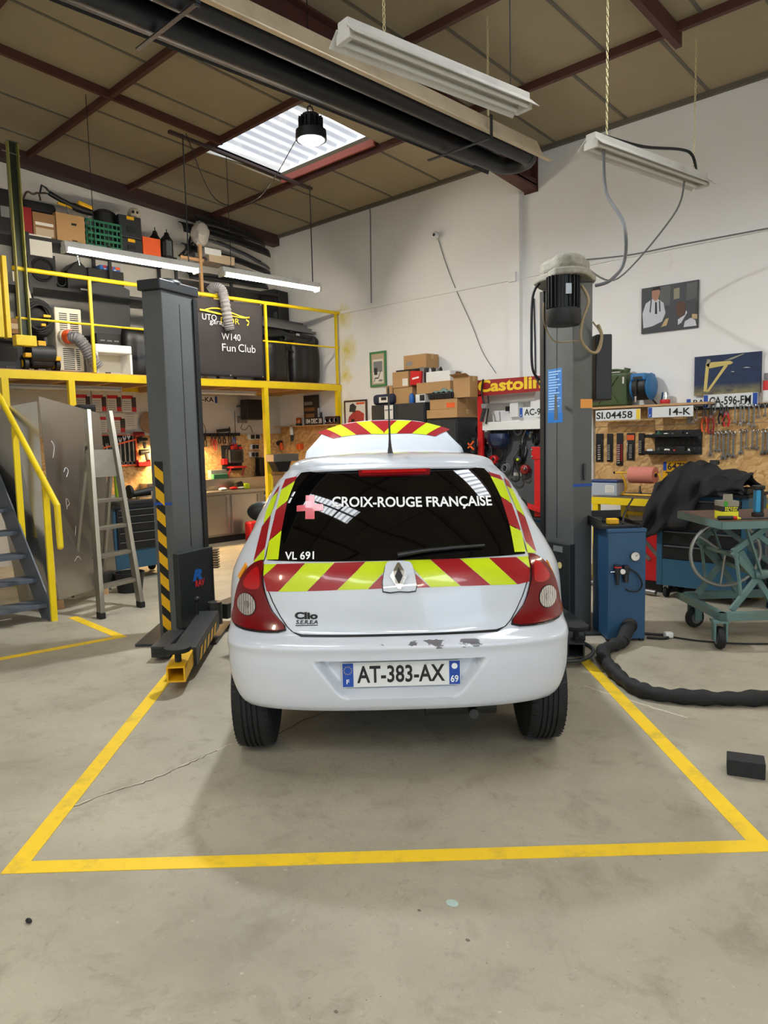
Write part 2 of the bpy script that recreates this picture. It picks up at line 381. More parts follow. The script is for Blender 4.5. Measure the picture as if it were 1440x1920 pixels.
# ceiling panels between the purlins, one by one
PUR = [0.0, -1.25, -2.55, -3.85, -5.15, -6.45, -7.75]
OFF = [.16, .56, .17, .60, .16, .56]
cache = {}
def slab(x0, x1, ya, yb, th=.022, dz=0.0):
    return MB().add([(x0,ya,rz_(ya)+dz),(x1,ya,rz_(ya)+dz),(x1,yb,rz_(yb)+dz),(x0,yb,rz_(yb)+dz),(x0,ya,rz_(ya)+dz+th),(x1,ya,rz_(ya)+dz+th),(x1,yb,rz_(yb)+dz+th),(x0,yb,rz_(yb)+dz+th)],
                    [(0,3,2,1),(4,5,6,7),(0,1,5,4),(1,2,6,5),(2,3,7,6),(3,0,4,7)])
seams = []
for s_ in range(6):
    yb, ya = PUR[s_]-.02, PUR[s_+1]+.02
    e = [0.0] + [OFF[s_]+.84*k for k in range(0, 12) if OFF[s_]+.84*k > .25]
    for a, b in zip(e[:-1], e[1:]):
        if a > 9.2: break
        if s_ == 1:                                # strip with the roof light
            if a < 1.92 < b: b = 1.90
            elif a < 3.62 < b: a = 3.64
            elif a >= 1.9 and b <= 3.63: continue
        if any(q[0] < b and a < q[1] and q[2] < yb and ya < q[3] for q in SKY[1:]): continue
        p = slab(a+.012, b-.012, ya, yb)
        p.build('ceiling_panel', MATS['ceiling_panel'], ceil)
        if b < 9.2 and abs(b-1.9) > .02: seams.append((b, ya, yb))
for x, ya, yb in seams: slab(x-.016, x+.016, ya, yb, .03, -.006).build('seam_strip', MATS['seam'], ceil)
for y in PUR[1:]:
    MB().bb(0, 12, y-.024, y+.024, rz_(y)-.070, rz_(y)+.02).build('purlin', MATS['purlin'], ceil)
MB().bb(0, 12, -.05, -.001, 4.70, 4.78).build('edge_strip', MATS['seam'], ceil)
def sloped_bar(x0, x1, ya, yb, drop, th):
    return slab(x0, x1, ya, yb, th, -drop)
sloped_bar(2.33, 2.375, -9.0, -2.53, .08, .08).build('tie_bar', MATS['purlin'], ceil)
sloped_bar(7.035, 7.09, -9.0, -1.18, .16, .15).build('tie_bar', MATS['purlin'], ceil)
# roof light in view: corrugated translucent sheet with a lined kerb
sx0, sx1, sy0, sy1 = SKY[0]
def corr(x0, x1, ya, yb, z, pitch, amp):
    n = int((x1-x0)/pitch)*8
    b = MB()
    return b.grid(lambda u, v: (x0+(x1-x0)*u, ya+(yb-ya)*v, rz_(ya+(yb-ya)*v)+z+amp*math.cos(2*PI*(x1-x0)*u/pitch)), n, 2)
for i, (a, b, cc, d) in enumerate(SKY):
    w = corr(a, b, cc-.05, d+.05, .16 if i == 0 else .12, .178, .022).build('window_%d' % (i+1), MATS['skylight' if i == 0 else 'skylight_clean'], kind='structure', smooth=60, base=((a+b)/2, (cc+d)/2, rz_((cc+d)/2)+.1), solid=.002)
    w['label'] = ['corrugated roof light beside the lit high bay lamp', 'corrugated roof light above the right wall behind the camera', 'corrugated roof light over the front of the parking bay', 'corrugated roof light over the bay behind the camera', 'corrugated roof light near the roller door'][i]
    if i == 0:
        MB().bb(a-.02, a, cc, d, rz_(cc)-.02, rz_(d)+.19).build('kerb_board', MATS['white'], w)
        MB().bb(b, b+.02, cc, d, rz_(cc)-.02, rz_(d)+.19).build('kerb_board', MATS['white'], w)
        MB().bb(a, b, d, d+.03, rz_(d)-.03, rz_(d)+.10).build('kerb_rail', mat('kerb_red', (176, 92, 76), .6), w)
# main roof beam with its haunch on the right wall
bm_ = thing('roof_beam', 'dark red-brown steel roof beam sloping down to the right wall', 'beam', (4.86, -.1, 4.3))
for dz, th, wd_ in ((-.40, .018, .16), (-.02, .018, .16)): slab(4.86-wd_/2, 4.86+wd_/2, -12.5, -.01, th, dz).build('flange', MATS['purlin'], bm_)
slab(4.855, 4.865, -12.5, -.01, .38, -.40).build('web', MATS['purlin'], bm_)
MB().prism([(-.01, 4.30), (-.01, 4.42), (-.75, rz_(-.75)-.40), (-.68, rz_(-.75)-.42)], 4.78, 4.94, 'yz').build('haunch_flange', MATS['purlin'], bm_)
MB().prism([(-.01, 4.31), (-.01, 4.66), (-.78, rz_(-.75)-.38)], 4.852, 4.868, 'yz').build('haunch_web', MATS['purlin'], bm_)
MB().bb(4.77, 4.95, -.02, -.002, 4.28, 4.70).build('end_plate', MATS['purlin'], bm_)
b2 = MB().bb(.02, .16, -12.5, -.3, 0, .01)
slab(.01, .17, -12.5, -.02, .17, -.16).build('edge_beam', mat('edge_beam', (58, 36, 32), .6), tag=('dark brown steel beam along the top of the left wall', 'beam'))
# wall joints, pilaster and trims
t1 = MB().bb(1.55, 16, -.022, 0, 3.335, 3.375).build('trim_1', MATS['wall_white'], kind='structure')
MB().bb(4.57, 4.73, -.07, 0, 0, 4.30).build('trim_2', MATS['wall_white'], kind='structure')
MB().bb(4.60, 4.70, -.11, -.07, 3.30, 3.41).build('trim_3', MATS['wall_white'], kind='structure')
# painted floor markings
mat('floor_yellow', (236, 196, 26), .6, var=.06, dirt=.55, dcol=(150, 130, 70), scale=9)
def strip_poly(pts, w, z=.002, closed=False):
    """flat ribbon of width w along the points (bay frame)"""
    b = MB(); P = [np.array(p[:2], float) for p in pts]; Lf = []; Rt = []
    for i in range(len(P)):
        d0 = P[i]-P[i-1] if i else P[1]-P[0]; d1 = P[i+1]-P[i] if i < len(P)-1 else d0
        d0 = d0/np.linalg.norm(d0); d1 = d1/np.linalg.norm(d1); n0 = np.array([-d0[1], d0[0]]); n1 = np.array([-d1[1], d1[0]])
        mm = n0+n1; mm = mm/(mm@n0); Lf.append(P[i]+mm*w/2); Rt.append(P[i]-mm*w/2)
    n = len(P)
    vs = [(*p, z) for p in Lf] + [(*p, z) for p in Rt] + [(*p, .0003) for p in Lf] + [(*p, .0003) for p in Rt]
    fs = []
    for i in range(n-1): fs += [(i, i+1, n+i+1, n+i), (i, 2*n+i, 2*n+i+1, i+1), (n+i, n+i+1, 3*n+i+1, 3*n+i)]
    return b.add(vs, fs)
A_ = cfl(297, 1293); B_ = cfl(30, 1627); C_ = cfl(1428, 1586); D_ = cfl(1084, 1226)
strip_poly([A_ + (A_-B_)*.35, B_, C_, D_ + (D_-C_)*.35], .075).build('bay_marking', MATS['floor_yellow'], frame='car', tag=('yellow painted lines framing the parking bay around the white car', 'floor marking'))
strip_poly([cfl(-120, 1258), cfl(226, 1194), cfl(136, 1157)], .075).build('bay_marking', MATS['floor_yellow'], frame='car', tag=('yellow painted corner line on the floor beside the stairs', 'floor marking'))

# cracks and spots in the concrete, where they lie
mat('crack', (104, 96, 82), .8, var=.2); mat('crack_fill', (196, 188, 170), .8, var=.1)
for pts, mm_ in (([(120, 1518), (165, 1502), (215, 1483), (260, 1470), (300, 1455), (345, 1435), (380, 1420), (412, 1404), (440, 1392)], 'crack_fill'), ([(120, 1519), (165, 1503), (215, 1484), (260, 1471), (300, 1456), (345, 1436), (380, 1421), (412, 1405)], 'crack'), ([(520, 1378), (560, 1355), (610, 1335), (680, 1318)], 'crack'), ([(1095, 1286), (1130, 1298), (1180, 1312), (1240, 1332), (1300, 1350)], 'crack_fill')):
    rnd = random.Random(len(pts)); P = [fl(*p) for p in pts]; Q = []
    for p, q in zip(P[:-1], P[1:]):
        for k in range(5): w_ = p+(q-p)*k/5; Q.append((w_[0]+rnd.uniform(-.006, .006), w_[1]+rnd.uniform(-.006, .006), 0))
    strip_poly(Q, .006 if mm_ == 'crack' else .012, .0016 if mm_ == 'crack' else .0010).build('crack_line', MATS[mm_], FLOOR)
for px, py, r, mm_, lb in ((848, 1693, .020, 'glass_clear', 0), (786, 1707, .006, 'crack', 0), (877, 1763, .007, 'crack', 0), (630, 1897, .006, 'crack', 0)):
    p = fl(px, py); MB().lathe([(.0001, .0012), (r, .0010), (r*1.1, .0002)], 14, (p[0], p[1], 0), ry=.8).build('floor_spot', mat('spot_blue', (172, 196, 190), .6) if r > .01 else MATS['crack'], FLOOR)
p = fl(54, 1729); MB().ball((p[0], p[1], .005), (.016, .009, .005), 9, 6).build('rubber_crumb', MATS['black_matt'], tag=('tiny black crumb of rubber on the near left floor', 'debris'))
# ================================================================== THE CAR
def pchip(xs, ys):
    xs = np.array(xs, float); ys = np.array(ys, float); h = np.diff(xs); d = np.diff(ys)/h; m = np.zeros(len(xs))
    for i in range(1, len(xs)-1):
        if d[i-1]*d[i] > 0:
            w1 = 2*h[i]+h[i-1]; w2 = h[i]+2*h[i-1]; m[i] = (w1+w2)/(w1/d[i-1]+w2/d[i])
    m[0] = d[0]; m[-1] = d[-1]
    def f(x):
        x = min(max(x, xs[0]), xs[-1]); i = min(int(np.searchsorted(xs, x, 'right'))-1, len(xs)-2); t = (x-xs[i])/h[i]
        return float((2*t**3-3*t*t+1)*ys[i] + (t**3-2*t*t+t)*h[i]*m[i] + (3*t*t-2*t**3)*ys[i+1] + (t**3-t*t)*h[i]*m[i+1])
    return f
CX, CY = .095, 3.10                       # car origin in the bay frame: middle of the rear bumper
hw = pchip([.22,.30,.36,.45,.55,.75,.86,.92,.97,1.05,1.15,1.25,1.30,1.345], [.69,.738,.768,.783,.788,.806,.795,.775,.752,.712,.665,.612,.580,.540])
yr = pchip([.22,.30,.335,.40,.50,.565,.598,.615,.640,.66,.75,.83,.90,.955,1.0,1.05,1.10,1.15,1.20,1.25,1.30,1.345], [.09,.045,.018,.006,.002,.006,.0,.018,.060,.070,.080,.098,.128,.170,.200,.236,.276,.319,.366,.418,.475,.530])
cd_ = pchip([.22,.58,.645,.70,.75,.95,1.10,1.345], [.30,.30,.36,.40,.42,.36,.32,.26])
pw = pchip([.22,.58,.66,.72,1.345], [2.8,2.8,2.5,2.3,2.3])
def rec(x, z):                            # number plate recess in the bumper
    if not .36 < z < .56: return 0.0
    hx = np.interp(z, [.385, .537], [.27, .385])
    fx = min(max((hx - abs(x))/.05, 0), 1); fz = min(max((z-.375)/.03, 0), 1)*min(max((.540-z)/.012, 0), 1)
    return .058*fx*fx*(3-2*fx)*fz
def rear(x, z):
    w = hw(z); q = min(abs(x)/w, .9995); PW = pw(z)
    return yr(z) + cd_(z)*(1-(1-q**PW)**(1/PW)) + rec(x, z)
def rearn(x, z, e=.004):
    gx = (rear(x+e, z)-rear(x-e, z))/(2*e); gz = (rear(x, z+e)-rear(x, z-e))/(2*e)
    n = np.array([gx, -1.0, gz]); return n/np.linalg.norm(n)
def cpx(px, py):
    """pixel -> (x,z) on the rear surface of the car"""
    r = ROT45.T @ ray(px, py); y = .25
    for _ in range(60):
        P = r*((CY+y)/r[1]); x = P[0]-CX; z = P[2]+CAM[2]; w = hw(z)
        yn = rear(max(min(x, .985*w), -.985*w), z); y = y*.5 + yn*.5
    return (max(min(x, .985*w), -.985*w), z)
def patch(poly, off=.002, res=.03, skirt=0.0, fn=None):
    """outline in (x,z) laid on the rear surface, raised by off, with an edge of depth skirt"""
    bm = bmesh.new(); vs = [bm.verts.new((p[0], 0, p[1])) for p in poly]; bm.faces.new(vs)
    A = np.array(poly)
    for ax in (0, 1):
        k0 = math.floor(A[:, ax].min()/res); k1 = math.ceil(A[:, ax].max()/res)
        for k in range(k0, k1+1):
            nrm = (1, 0, 0) if ax == 0 else (0, 0, 1); co = (k*res, 0, 0) if ax == 0 else (0, 0, k*res)
            bmesh.ops.bisect_plane(bm, geom=bm.verts[:]+bm.edges[:]+bm.faces[:], plane_co=co, plane_no=nrm)
    return bm_to_mb(bm, off, skirt, fn)
def bm_to_mb(bm, off, skirt, fn=None):
    bm.verts.index_update(); b = MB(); vs = []; low = []
    for v in bm.verts:
        x, z = v.co.x, v.co.z
        if fn: p, n = fn(x, z)
        else: p = np.array([x, rear(x, z), z]); n = rearn(x, z)
        vs.append(p + n*off); low.append(p + n*(off-skirt))
    k = len(vs); fs = [tuple(v.index for v in f.verts) for f in bm.faces]
    if skirt:
        for e in bm.edges:
            if len(e.link_faces) == 1: a, c_ = e.verts[0].index, e.verts[1].index; fs.append((a, c_, k+c_, k+a))
        vs = vs + low
    b.add(vs, fs); bm.free(); return b
def smooth_poly(P, n=4):
    """closed Catmull-Rom"""
    P = [Vector((p[0], p[1], 0)) for p in P]; k = len(P); out = []
    for i in range(k):
        p0, p1, p2, p3 = P[i-1], P[i], P[(i+1) % k], P[(i+2) % k]
        for j in range(n):
            t = j/n; q = .5*((2*p1)+(p2-p0)*t+(2*p0-5*p1+4*p2-p3)*t*t+(3*p1-p0-3*p2+p3)*t**3); out.append((q.x, q.y))
    return out
# paint with scuffed patches on the bumper top edge
m, N, L, B = nodemat('car_white'); B.inputs['Base Color'].default_value = (*lin((204, 210, 218)), 1); B.inputs['Roughness'].default_value = .34
B.inputs['Coat Weight'].default_value = .9; B.inputs['Coat Roughness'].default_value = .05
m, N, L, B = nodemat('bumper_white'); B.inputs['Roughness'].default_value = .36; B.inputs['Coat Weight'].default_value = .8; B.inputs['Coat Roughness'].default_value = .07
tcn = N.new('ShaderNodeTexCoord').outputs['Object']; sx = N.new('ShaderNodeSeparateXYZ'); L.new(tcn, sx.inputs[0])
def band(out, lo, hi, f):
    a = N.new('ShaderNodeMapRange'); a.inputs[1].default_value = lo; a.inputs[2].default_value = lo+f; L.new(out, a.inputs[0])
    b = N.new('ShaderNodeMapRange'); b.inputs[1].default_value = hi; b.inputs[2].default_value = hi-f; L.new(out, b.inputs[0])
    q = N.new('ShaderNodeMath'); q.operation = 'MULTIPLY'; L.new(a.outputs[0], q.inputs[0]); L.new(b.outputs[0], q.inputs[1]); return q.outputs[0]
bx_ = band(sx.outputs['X'], -.22, .48, .14); bz_ = band(sx.outputs['Z'], .572, .640, .02)
q = N.new('ShaderNodeMath'); q.operation = 'MULTIPLY'; L.new(bx_, q.inputs[0]); L.new(bz_, q.inputs[1])
mpp = N.new('ShaderNodeMapping'); mpp.inputs['Scale'].default_value = (1.0, 1.0, 2.2); L.new(tcn, mpp.inputs[0])
nz_ = noise(N, L, mpp.outputs[0], 9.0, 7, .62, .5)
q2 = N.new('ShaderNodeMath'); q2.operation = 'MULTIPLY'; L.new(q.outputs[0], q2.inputs[0]); L.new(nz_, q2.inputs[1])
c = rampmix(N, L, q2.outputs[0], (204, 209, 217), (104, 102, 106), .535, .55)
sp2 = N.new('ShaderNodeTexNoise'); sp2.inputs['Scale'].default_value = 34; sp2.inputs['Detail'].default_value = 3; L.new(tcn, sp2.inputs['Vector'])
c = rampmix(N, L, sp2.outputs['Fac'], c, (96, 88, 80), .80, .82)
L.new(c, B.inputs['Base Color'])
mat('car_glass', (5, 5, 6), .03, var=0, spec=.45)
mat('film_red', (150, 10, 22), .3, var=.03, coat=.4); mat('film_lime', (196, 216, 12), .3, var=.03, coat=.4)
mat('lamp_red', (108, 3, 11), .2, var=.1, scale=30, coat=.6, spec=.3); mat('lamp_bright', (176, 8, 16), .12, var=.1, scale=40, coat=1.0)
m, N, L, B = nodemat('lamp_clear'); tcn = N.new('ShaderNodeTexCoord').outputs['Object']
vv = N.new('ShaderNodeTexWave'); vv.bands_direction = 'X'; vv.inputs['Scale'].default_value = 26; vv.inputs['Distortion'].default_value = 1.5; vv.inputs['Detail Scale'].default_value = 3; L.new(tcn, vv.inputs['Vector'])
c = rampmix(N, L, vv.outputs['Fac'], (236, 232, 226), (150, 140, 134), .3, .95); L.new(c, B.inputs['Base Color'])
B.inputs['Metallic'].default_value = .75; B.inputs['Roughness'].default_value = .15; B.inputs['Coat Weight'].default_value = 1
mat('car_black', (16, 16, 17), .4, var=.1); mat('underbody', (22, 22, 22), .85, var=.2); mat('amber', (238, 150, 16), .25, var=.05, coat=1)
car = thing('car', 'white hatchback with red and lime chevron markings parked between the lift posts', 'car', (CX, CY, 0), frame='car')
BASE[car.name] = (0, 0, 0)                 # parts are written from the middle of the rear bumper
# ---- body surface: horizontal slices
zs = [.22,.25,.28] + [.30+.009*i for i in range(39)] + [.65+.0125*i for i in range(24)] + [.955+.02*i for i in range(19)] + [1.345]
zs = sorted(set(round(z, 4) for z in zs))
AXR, AXF, WR = .48, 2.95, .325
def plan(z):
    """half plan outline at height z, rear middle to front middle, as a dense polyline"""
    w = hw(z); C_d = cd_(z); PW = pw(z); pts = []
    for i in range(61):
        t = i/60*PI/2; pts.append((w*math.sin(t)**(2/PW), yr(z)+C_d*(1-math.cos(t)**(2/PW))))
    if z < .94: yf, fc = 3.72-.10*max(0, (z-.6)/.34)-.05*max(0, (.4-z)/.2), .62
    else: yf, fc = float(np.interp(z, [.94, 1.345], [3.02, 2.05])), .34
    for i in range(1, 41): pts.append((w, yr(z)+C_d+(yf-fc-yr(z)-C_d)*i/40))
    for i in range(1, 41):
        t = i/40*PI/2; pts.append((w*math.cos(t)**(2/2.4), yf-fc+fc*math.sin(t)**(2/2.4)))
    return np.array(pts)
def cut(P, ya, yb, n):
    """n+1 points of the polyline between the depths ya and yb, evenly by length"""
    Y = P[:, 1]; S = np.concatenate([[0], np.cumsum(np.hypot(*np.diff(P, axis=0).T))])
    Ym = np.maximum.accumulate(Y + np.arange(len(Y))*1e-9)
    s0 = 0.0 if ya is None else float(np.interp(ya, Ym, S)); s1 = S[-1] if yb is None else float(np.interp(yb, Ym, S))
    t = np.linspace(s0, s1, n+1); return [(float(np.interp(q, S, P[:, 0])), float(np.interp(q, S, P[:, 1]))) for q in t]
zs = sorted(set(zs + [.29, .29+WR, .312])); rows = []
for z in zs:
    P = plan(z); d = z-.29
    h_ = WR if d <= 0 else math.sqrt(max(0, WR*WR-d*d))
    g1 = cut(P, None, AXR-h_, 90); g2 = cut(P, AXR+h_, min(AXF-h_, 2.75) if z > .94 else AXF-h_, 24); g3 = cut(P, min(AXF+h_, 2.75) if z > .94 else AXF+h_, None, 20)
    g1 = [(x, y+rec(x, z)) for x, y in g1]
    rows.append((z, g1+g2+g3))
SEG = [(0, 90), (91, 115), (116, 136)]; n1 = 137; V_ = []; IDX = {}
for si in (1, -1):
    for k, (z, half) in enumerate(rows):
        for i, (x, y) in enumerate(half): IDX[(si, k, i)] = len(V_); V_.append((si*x, y, z))
parts = {'body_shell': [], 'bumper': [], 'engine_bay': []}
for si in (1, -1):
    for k in range(len(rows)-1):
        for s0, s1 in SEG:
            for i in range(s0, s1):
                q = [IDX[(si, k, i)], IDX[(si, k, i+1)], IDX[(si, k+1, i+1)], IDX[(si, k+1, i)]]
                y = sum(V_[j][1] for j in q)/4; z = sum(V_[j][2] for j in q)/4
                if s0 == 0 and z < .312: continue
                if rows[k][0] < .94 < rows[k+1][0] and y > 2.7: parts['engine_bay'].append(q)
                elif z < .641 and s0 == 0: parts['bumper'].append(q)
                else: parts['body_shell'].append(q)
for nm, mt in (('body_shell', 'car_white'), ('bumper', 'bumper_white'), ('engine_bay', 'underbody')):
    used = sorted({j for q in parts[nm] for j in q}); re_ = {j: i for i, j in enumerate(used)}
    o = MB().add([V_[j][:3] for j in used], [tuple(re_[j] for j in q) for q in parts[nm]]).weld().build(nm, MATS[mt], car, smooth=50)
    if nm == 'bumper': bumper = o
    if nm == 'body_shell': shell = o
# ---- roof skin
ring = [p for i, p in enumerate(rows[-1][1]) if i not in (91, 116)]; full = [(x, y) for x, y in ring] + [(-x, y) for x, y in ring[::-1][1:-1]]
lv = [(1, 0), (.985, .017), (.955, .031), (.90, .044), (.80, .056), (.62, .065), (.40, .071), (.2, .073)]
b = MB(); nr = len(full); vs = []
for s_, dz in lv:
    for x, y in full:
        yc = min(max(y, 1.05), 1.75); vs.append((x*s_, yc+(y-yc)*s_, 1.345+dz))
fs = [(a*nr+i, a*nr+(i+1) % nr, (a+1)*nr+(i+1) % nr, (a+1)*nr+i) for a in range(len(lv)-1) for i in range(nr)] + [tuple(range((len(lv)-1)*nr, len(lv)*nr))]
roof_ = b.add(vs, fs).build('roof', MATS['car_white'], car, smooth=50)
# ---- underbody, wheels
MB().bb(-.66, .66, .80, 3.5, .17, .30).bb(-.50, .50, .34, 3.50, .24, .34).build('underbody', MATS['underbody'], car, bevel=.02)
MB().bb(-.50, .50, .30, 3.3, .33, .60).build('inner_floor', MATS['underbody'], car)
MB().cyl((.12, .30, .27), (.45, .30, .27), .085, n=18).cyl((.33, .32, .25), (.33, .12, .25), .022, n=10).build('silencer', MATS['steel_dark'], car, smooth=40)
def wheel(x, y):
    s = 1 if x > 0 else -1; w0 = .0875
    # tread grooves
    tr = [(.19, -w0*.9), (.25, -w0*1.02), (.278, -w0*.94), (.288, -w0*.75), (.291, -w0*.55)]
    for g in (-.40, -.13, .13, .40): tr += [(.2925, (g-.05)*w0), (.284, (g-.035)*w0), (.284, (g+.035)*w0), (.2925, (g+.05)*w0)]
    tr += [(.291, w0*.55), (.288, w0*.75), (.278, w0*.94), (.25, w0*1.02), (.19, w0*.9)]
    ty = MB().lathe(tr, 48, (x, y, .292), 'X').build('tyre', MATS['rubber'], car, smooth=35)
    gr = MB()
    for k in range(56):
        t = 2*PI*k/56
        for sd in (-1, 1): gr.box((x+sd*w0*.78, y+.2865*math.sin(t), .292+.2865*math.cos(t)), (.026, .005, .004), rx=-t)
    gr.build('shoulder_sipes', MATS['black'], ty, kind='stuff')
    rim = MB().lathe([(.012, s*.092), (.05, s*.092), (.07, s*.084), (.10, s*.082), (.165, s*.083), (.185, s*.091), (.196, s*.092), (.198, s*.07)], 28, (x, y, .292), 'X').build('rim', MATS['steel'], car, smooth=40)
    for k in range(6):
        t = 2*PI*k/6; MB().bar((x+s*.088, y+.06*math.sin(t), .292+.06*math.cos(t)), (x+s*.088, y+.175*math.sin(t), .292+.175*math.cos(t)), .05, .012, (1, 0, 0)).build('wheel_spoke', MATS['steel'], rim, bevel=.004)
for x, y in ((-.693, AXR), (.693, AXR), (-.70, AXF), (.70, AXF)): wheel(x, y)
MB().cyl((-.62, AXR, .26), (.62, AXR, .26), .04).build('rear_axle', MATS['underbody'], car, smooth=40)
# ---- tailgate: dark seam line below a slightly raised white panel
tgL = [cpx(*p) for p in [(497,1056),(500,1075),(506,1100),(517,1128),(530,1154),(541,1172),(551,1185),(566,1190)]]
tgR = [cpx(*p) for p in [(930,1181),(946,1175),(957,1164),(967,1146),(980,1118),(988,1094),(992,1070),(993,1046)]]
hx = [(-(a[0]-b[0])/2, (a[1]+b[1])/2) for a, b in zip(tgL, tgR[::-1])]       # symmetric half outline
zt = 1.337
half_ = [(p[0], p[1]) for p in hx]                                     # top (z~.95) to bottom
up = [(cpx(500, 1050)[0]*-1, .962), (.585, 1.03), (.555, 1.12), (.522, 1.22), (.492, 1.30), (.455, 1.333)]
def outline(grow):
    R_ = [(x+grow, z) for x, z in up[::-1]] + [(x+grow, z) for x, z in half_[:-1]] + [(half_[-1][0]+grow*.5, half_[-1][1]-grow)]
    return [(x, z) for x, z in R_] + [(-x, z) for x, z in R_[::-1]]
seam_ = patch(outline(.008), .0025, .025).build('panel_gap', MATS['car_black'], car)
tg_poly = outline(0.0)
tailgate = patch(tg_poly, .006, .018, .010).build('tailgate', MATS['car_white'], car, smooth=40)
# ---- rear window
gl = [(0, .948)] + [(x-.006, z) for x, z in [(.596, .946), (.578, 1.03), (.548, 1.12), (.515, 1.22), (.486, 1.295)]] + [(.452, 1.326), (.36, 1.336), (.2, 1.341), (0, 1.342)]
gl = gl + [(-x, z) for x, z in gl[::-1][1:-1]]
rwin = patch(gl, .011, .02, .008).build('rear_window', MATS['car_glass'], car, smooth=40)
# spoiler lip over the window, with the third brake light in it
def lip(u, v):
    x = -.47+.94*u; zz = [1.338, 1.344, 1.352, 1.366, 1.384][int(round(v*4))]; dy = [.004, -.030, -.034, -.012, .085][int(round(v*4))]
    f = 1-max(0, (abs(x)-.36)/.11)**2
    return (x, rear(x, min(zz, 1.3449))+dy*(.35+.65*f)+(.0 if v < .99 else .03), zz-.010*(abs(x)/.47)**2-.012*(1-f))
MB().grid(lip, 40, 4).build('spoiler_lip', MATS['car_white'], car, smooth=50)
bl = patch([(-.165, 1.304), (.175, 1.304), (.182, 1.338), (-.172, 1.338)], .020, .03, .012).build('brake_light', MATS['lamp_red'], car)
patch([(-.15, 1.314), (.16, 1.314), (.16, 1.326), (-.15, 1.326)], .0215, .03).build('brake_light_diodes', MATS['lamp_bright'], bl)
# ---- tail lights
PM = [(.505,.660),(.565,.735),(.602,.82),(.612,.885),(.606,.938),(.640,.935),(.682,.905),(.718,.86),(.742,.80),(.758,.725),(.762,.665),(.66,.648)]
for si in (-1, 1):
    P = [(si*x, z) for x, z in PM]; sm = smooth_poly(P, 3)
    tl = patch([(x, z) for x, z in sm], .013, .02, .016).build('tail_light', MATS['lamp_red'], car, smooth=50, label='dark red tail light with a round clear lens')
    patch([(x+si*.0, z) for x, z in smooth_poly([(si*x_, z_) for x_, z_ in [(.498,.655),(.562,.735),(.597,.82),(.606,.885),(.598,.945),(.642,.942),(.690,.910),(.726,.862),(.750,.80),(.766,.725),(.769,.658),(.66,.641)]], 3)], .004, .03).build('light_gasket', MATS['car_black'], tl)
    for cx_, cz_, r_, mt, nm, of in ((.684, .752, .053, 'car_black', 'lens_ring', .0145), (.684, .752, .050, 'lamp_clear', 'round_lens', .0165), (.684, .752, .016, 'chrome', 'bulb_cap', .0180)):
        ci = [(si*(cx_+r_*.92*math.cos(2*PI*k/24)), cz_+r_*math.sin(2*PI*k/24)) for k in range(24)]
        patch(ci, of, .02).build(nm, MATS[mt], tl, smooth=50)
    patch(smooth_poly([(si*x, z) for x, z in [(.620, .835), (.655, .822), (.690, .828), (.700, .85), (.668, .895), (.634, .915), (.622, .89)]], 4), .0140, .02).build('upper_window', MATS['lamp_bright'], tl, smooth=50)
# ---- chevron films, traced on the panels
def tr(o, s, pts): return [cpx(o[0]+p[0]/s, o[1]+p[1]/s) for p in pts]
A3, A4, A1, A2 = (410, 1020), (740, 1020), (420, 760), (740, 760); q3 = 1440/350; q1 = 1440/340
film = [
 ('L', A3, q3, [(357,162),(455,160),(352,250)]), ('R', A3, q3, [(455,160),(670,154),(465,368),(378,365),(352,252)]),
 ('L', A3, q3, [(672,154),(895,150),(685,365),(467,368)]), ('R', A3, q3, [(897,150),(1135,142),(915,357),(687,365)]),
 ('L', A3, q3, [(1137,142),(1385,137),(1340,168),(1262,232),(1152,350),(917,357)]), ('R', A3, q3, [(1266,236),(1268,344),(1154,350)]),
 ('R', A3, q3, [(1360,143),(1400,143),(1380,134)]),
 ('L', A4, q3, [(60,130),(268,123),(505,325),(277,335),(150,200),(110,150)]), ('R', A4, q3, [(158,232),(273,335),(172,340)]),
 ('R', A4, q3, [(271,123),(500,119),(735,318),(508,325)]), ('L', A4, q3, [(503,119),(722,113),(940,312),(738,318)]),
 ('R', A4, q3, [(724,113),(932,106),(1036,192),(1032,290),(943,312)]), ('L', A4, q3, [(935,106),(1022,100),(1038,188)]),
 ('R', A1, q1, [(498,600),(588,578),(574,610),(466,682)]), ('L', A1, q1, [(573,614),(513,770),(426,838),(466,686)]),
 ('R', A1, q1, [(512,775),(468,1000),(368,1085),(425,843)]), ('L', A1, q1, [(467,1004),(440,1233),(345,1236),(368,1090)]),
 ('R', A1, q1, [(446,632),(432,682),(382,732)]), ('L', A1, q1, [(431,686),(415,750),(375,870),(314,945),(342,830),(384,737)]),
 ('R', A1, q1, [(374,876),(328,1130),(237,1236),(305,962)]), ('L', A1, q1, [(326,1136),(319,1248),(234,1248)]),
 ('R', A2, q1, [(734,543),(826,570),(850,610),(750,572)]), ('L', A2, q1, [(751,575),(851,614),(917,788),(832,736),(790,650)]),
 ('R', A2, q1, [(833,740),(918,793),(990,1000),(902,960)]), ('L', A2, q1, [(903,964),(993,1010),(1030,1172),(943,1175)]),
 ('R', A2, q1, [(864,576),(900,604),(930,662),(886,640)]), ('L', A2, q1, [(888,643),(935,672),(1032,884),(966,830)]),
 ('R', A2, q1, [(967,834),(1033,888),(1122,1162),(1036,1080)]), ('L', A2, q1, [(1036,1083),(1122,1172),(1052,1176)]),
]
for i, (cl, o, s, pts) in enumerate(film):
    P = tr(o, s, pts)
    on_glass = 13 <= i <= 16 or 21 <= i <= 24; pillar = 17 <= i <= 20 or i >= 25
    patch(P, .0128 if on_glass else .0030 if pillar else .0075, .025).build('chevron_film', MATS['film_lime' if cl == 'L' else 'film_red'], rwin if on_glass else shell if pillar else tailgate, smooth=50)
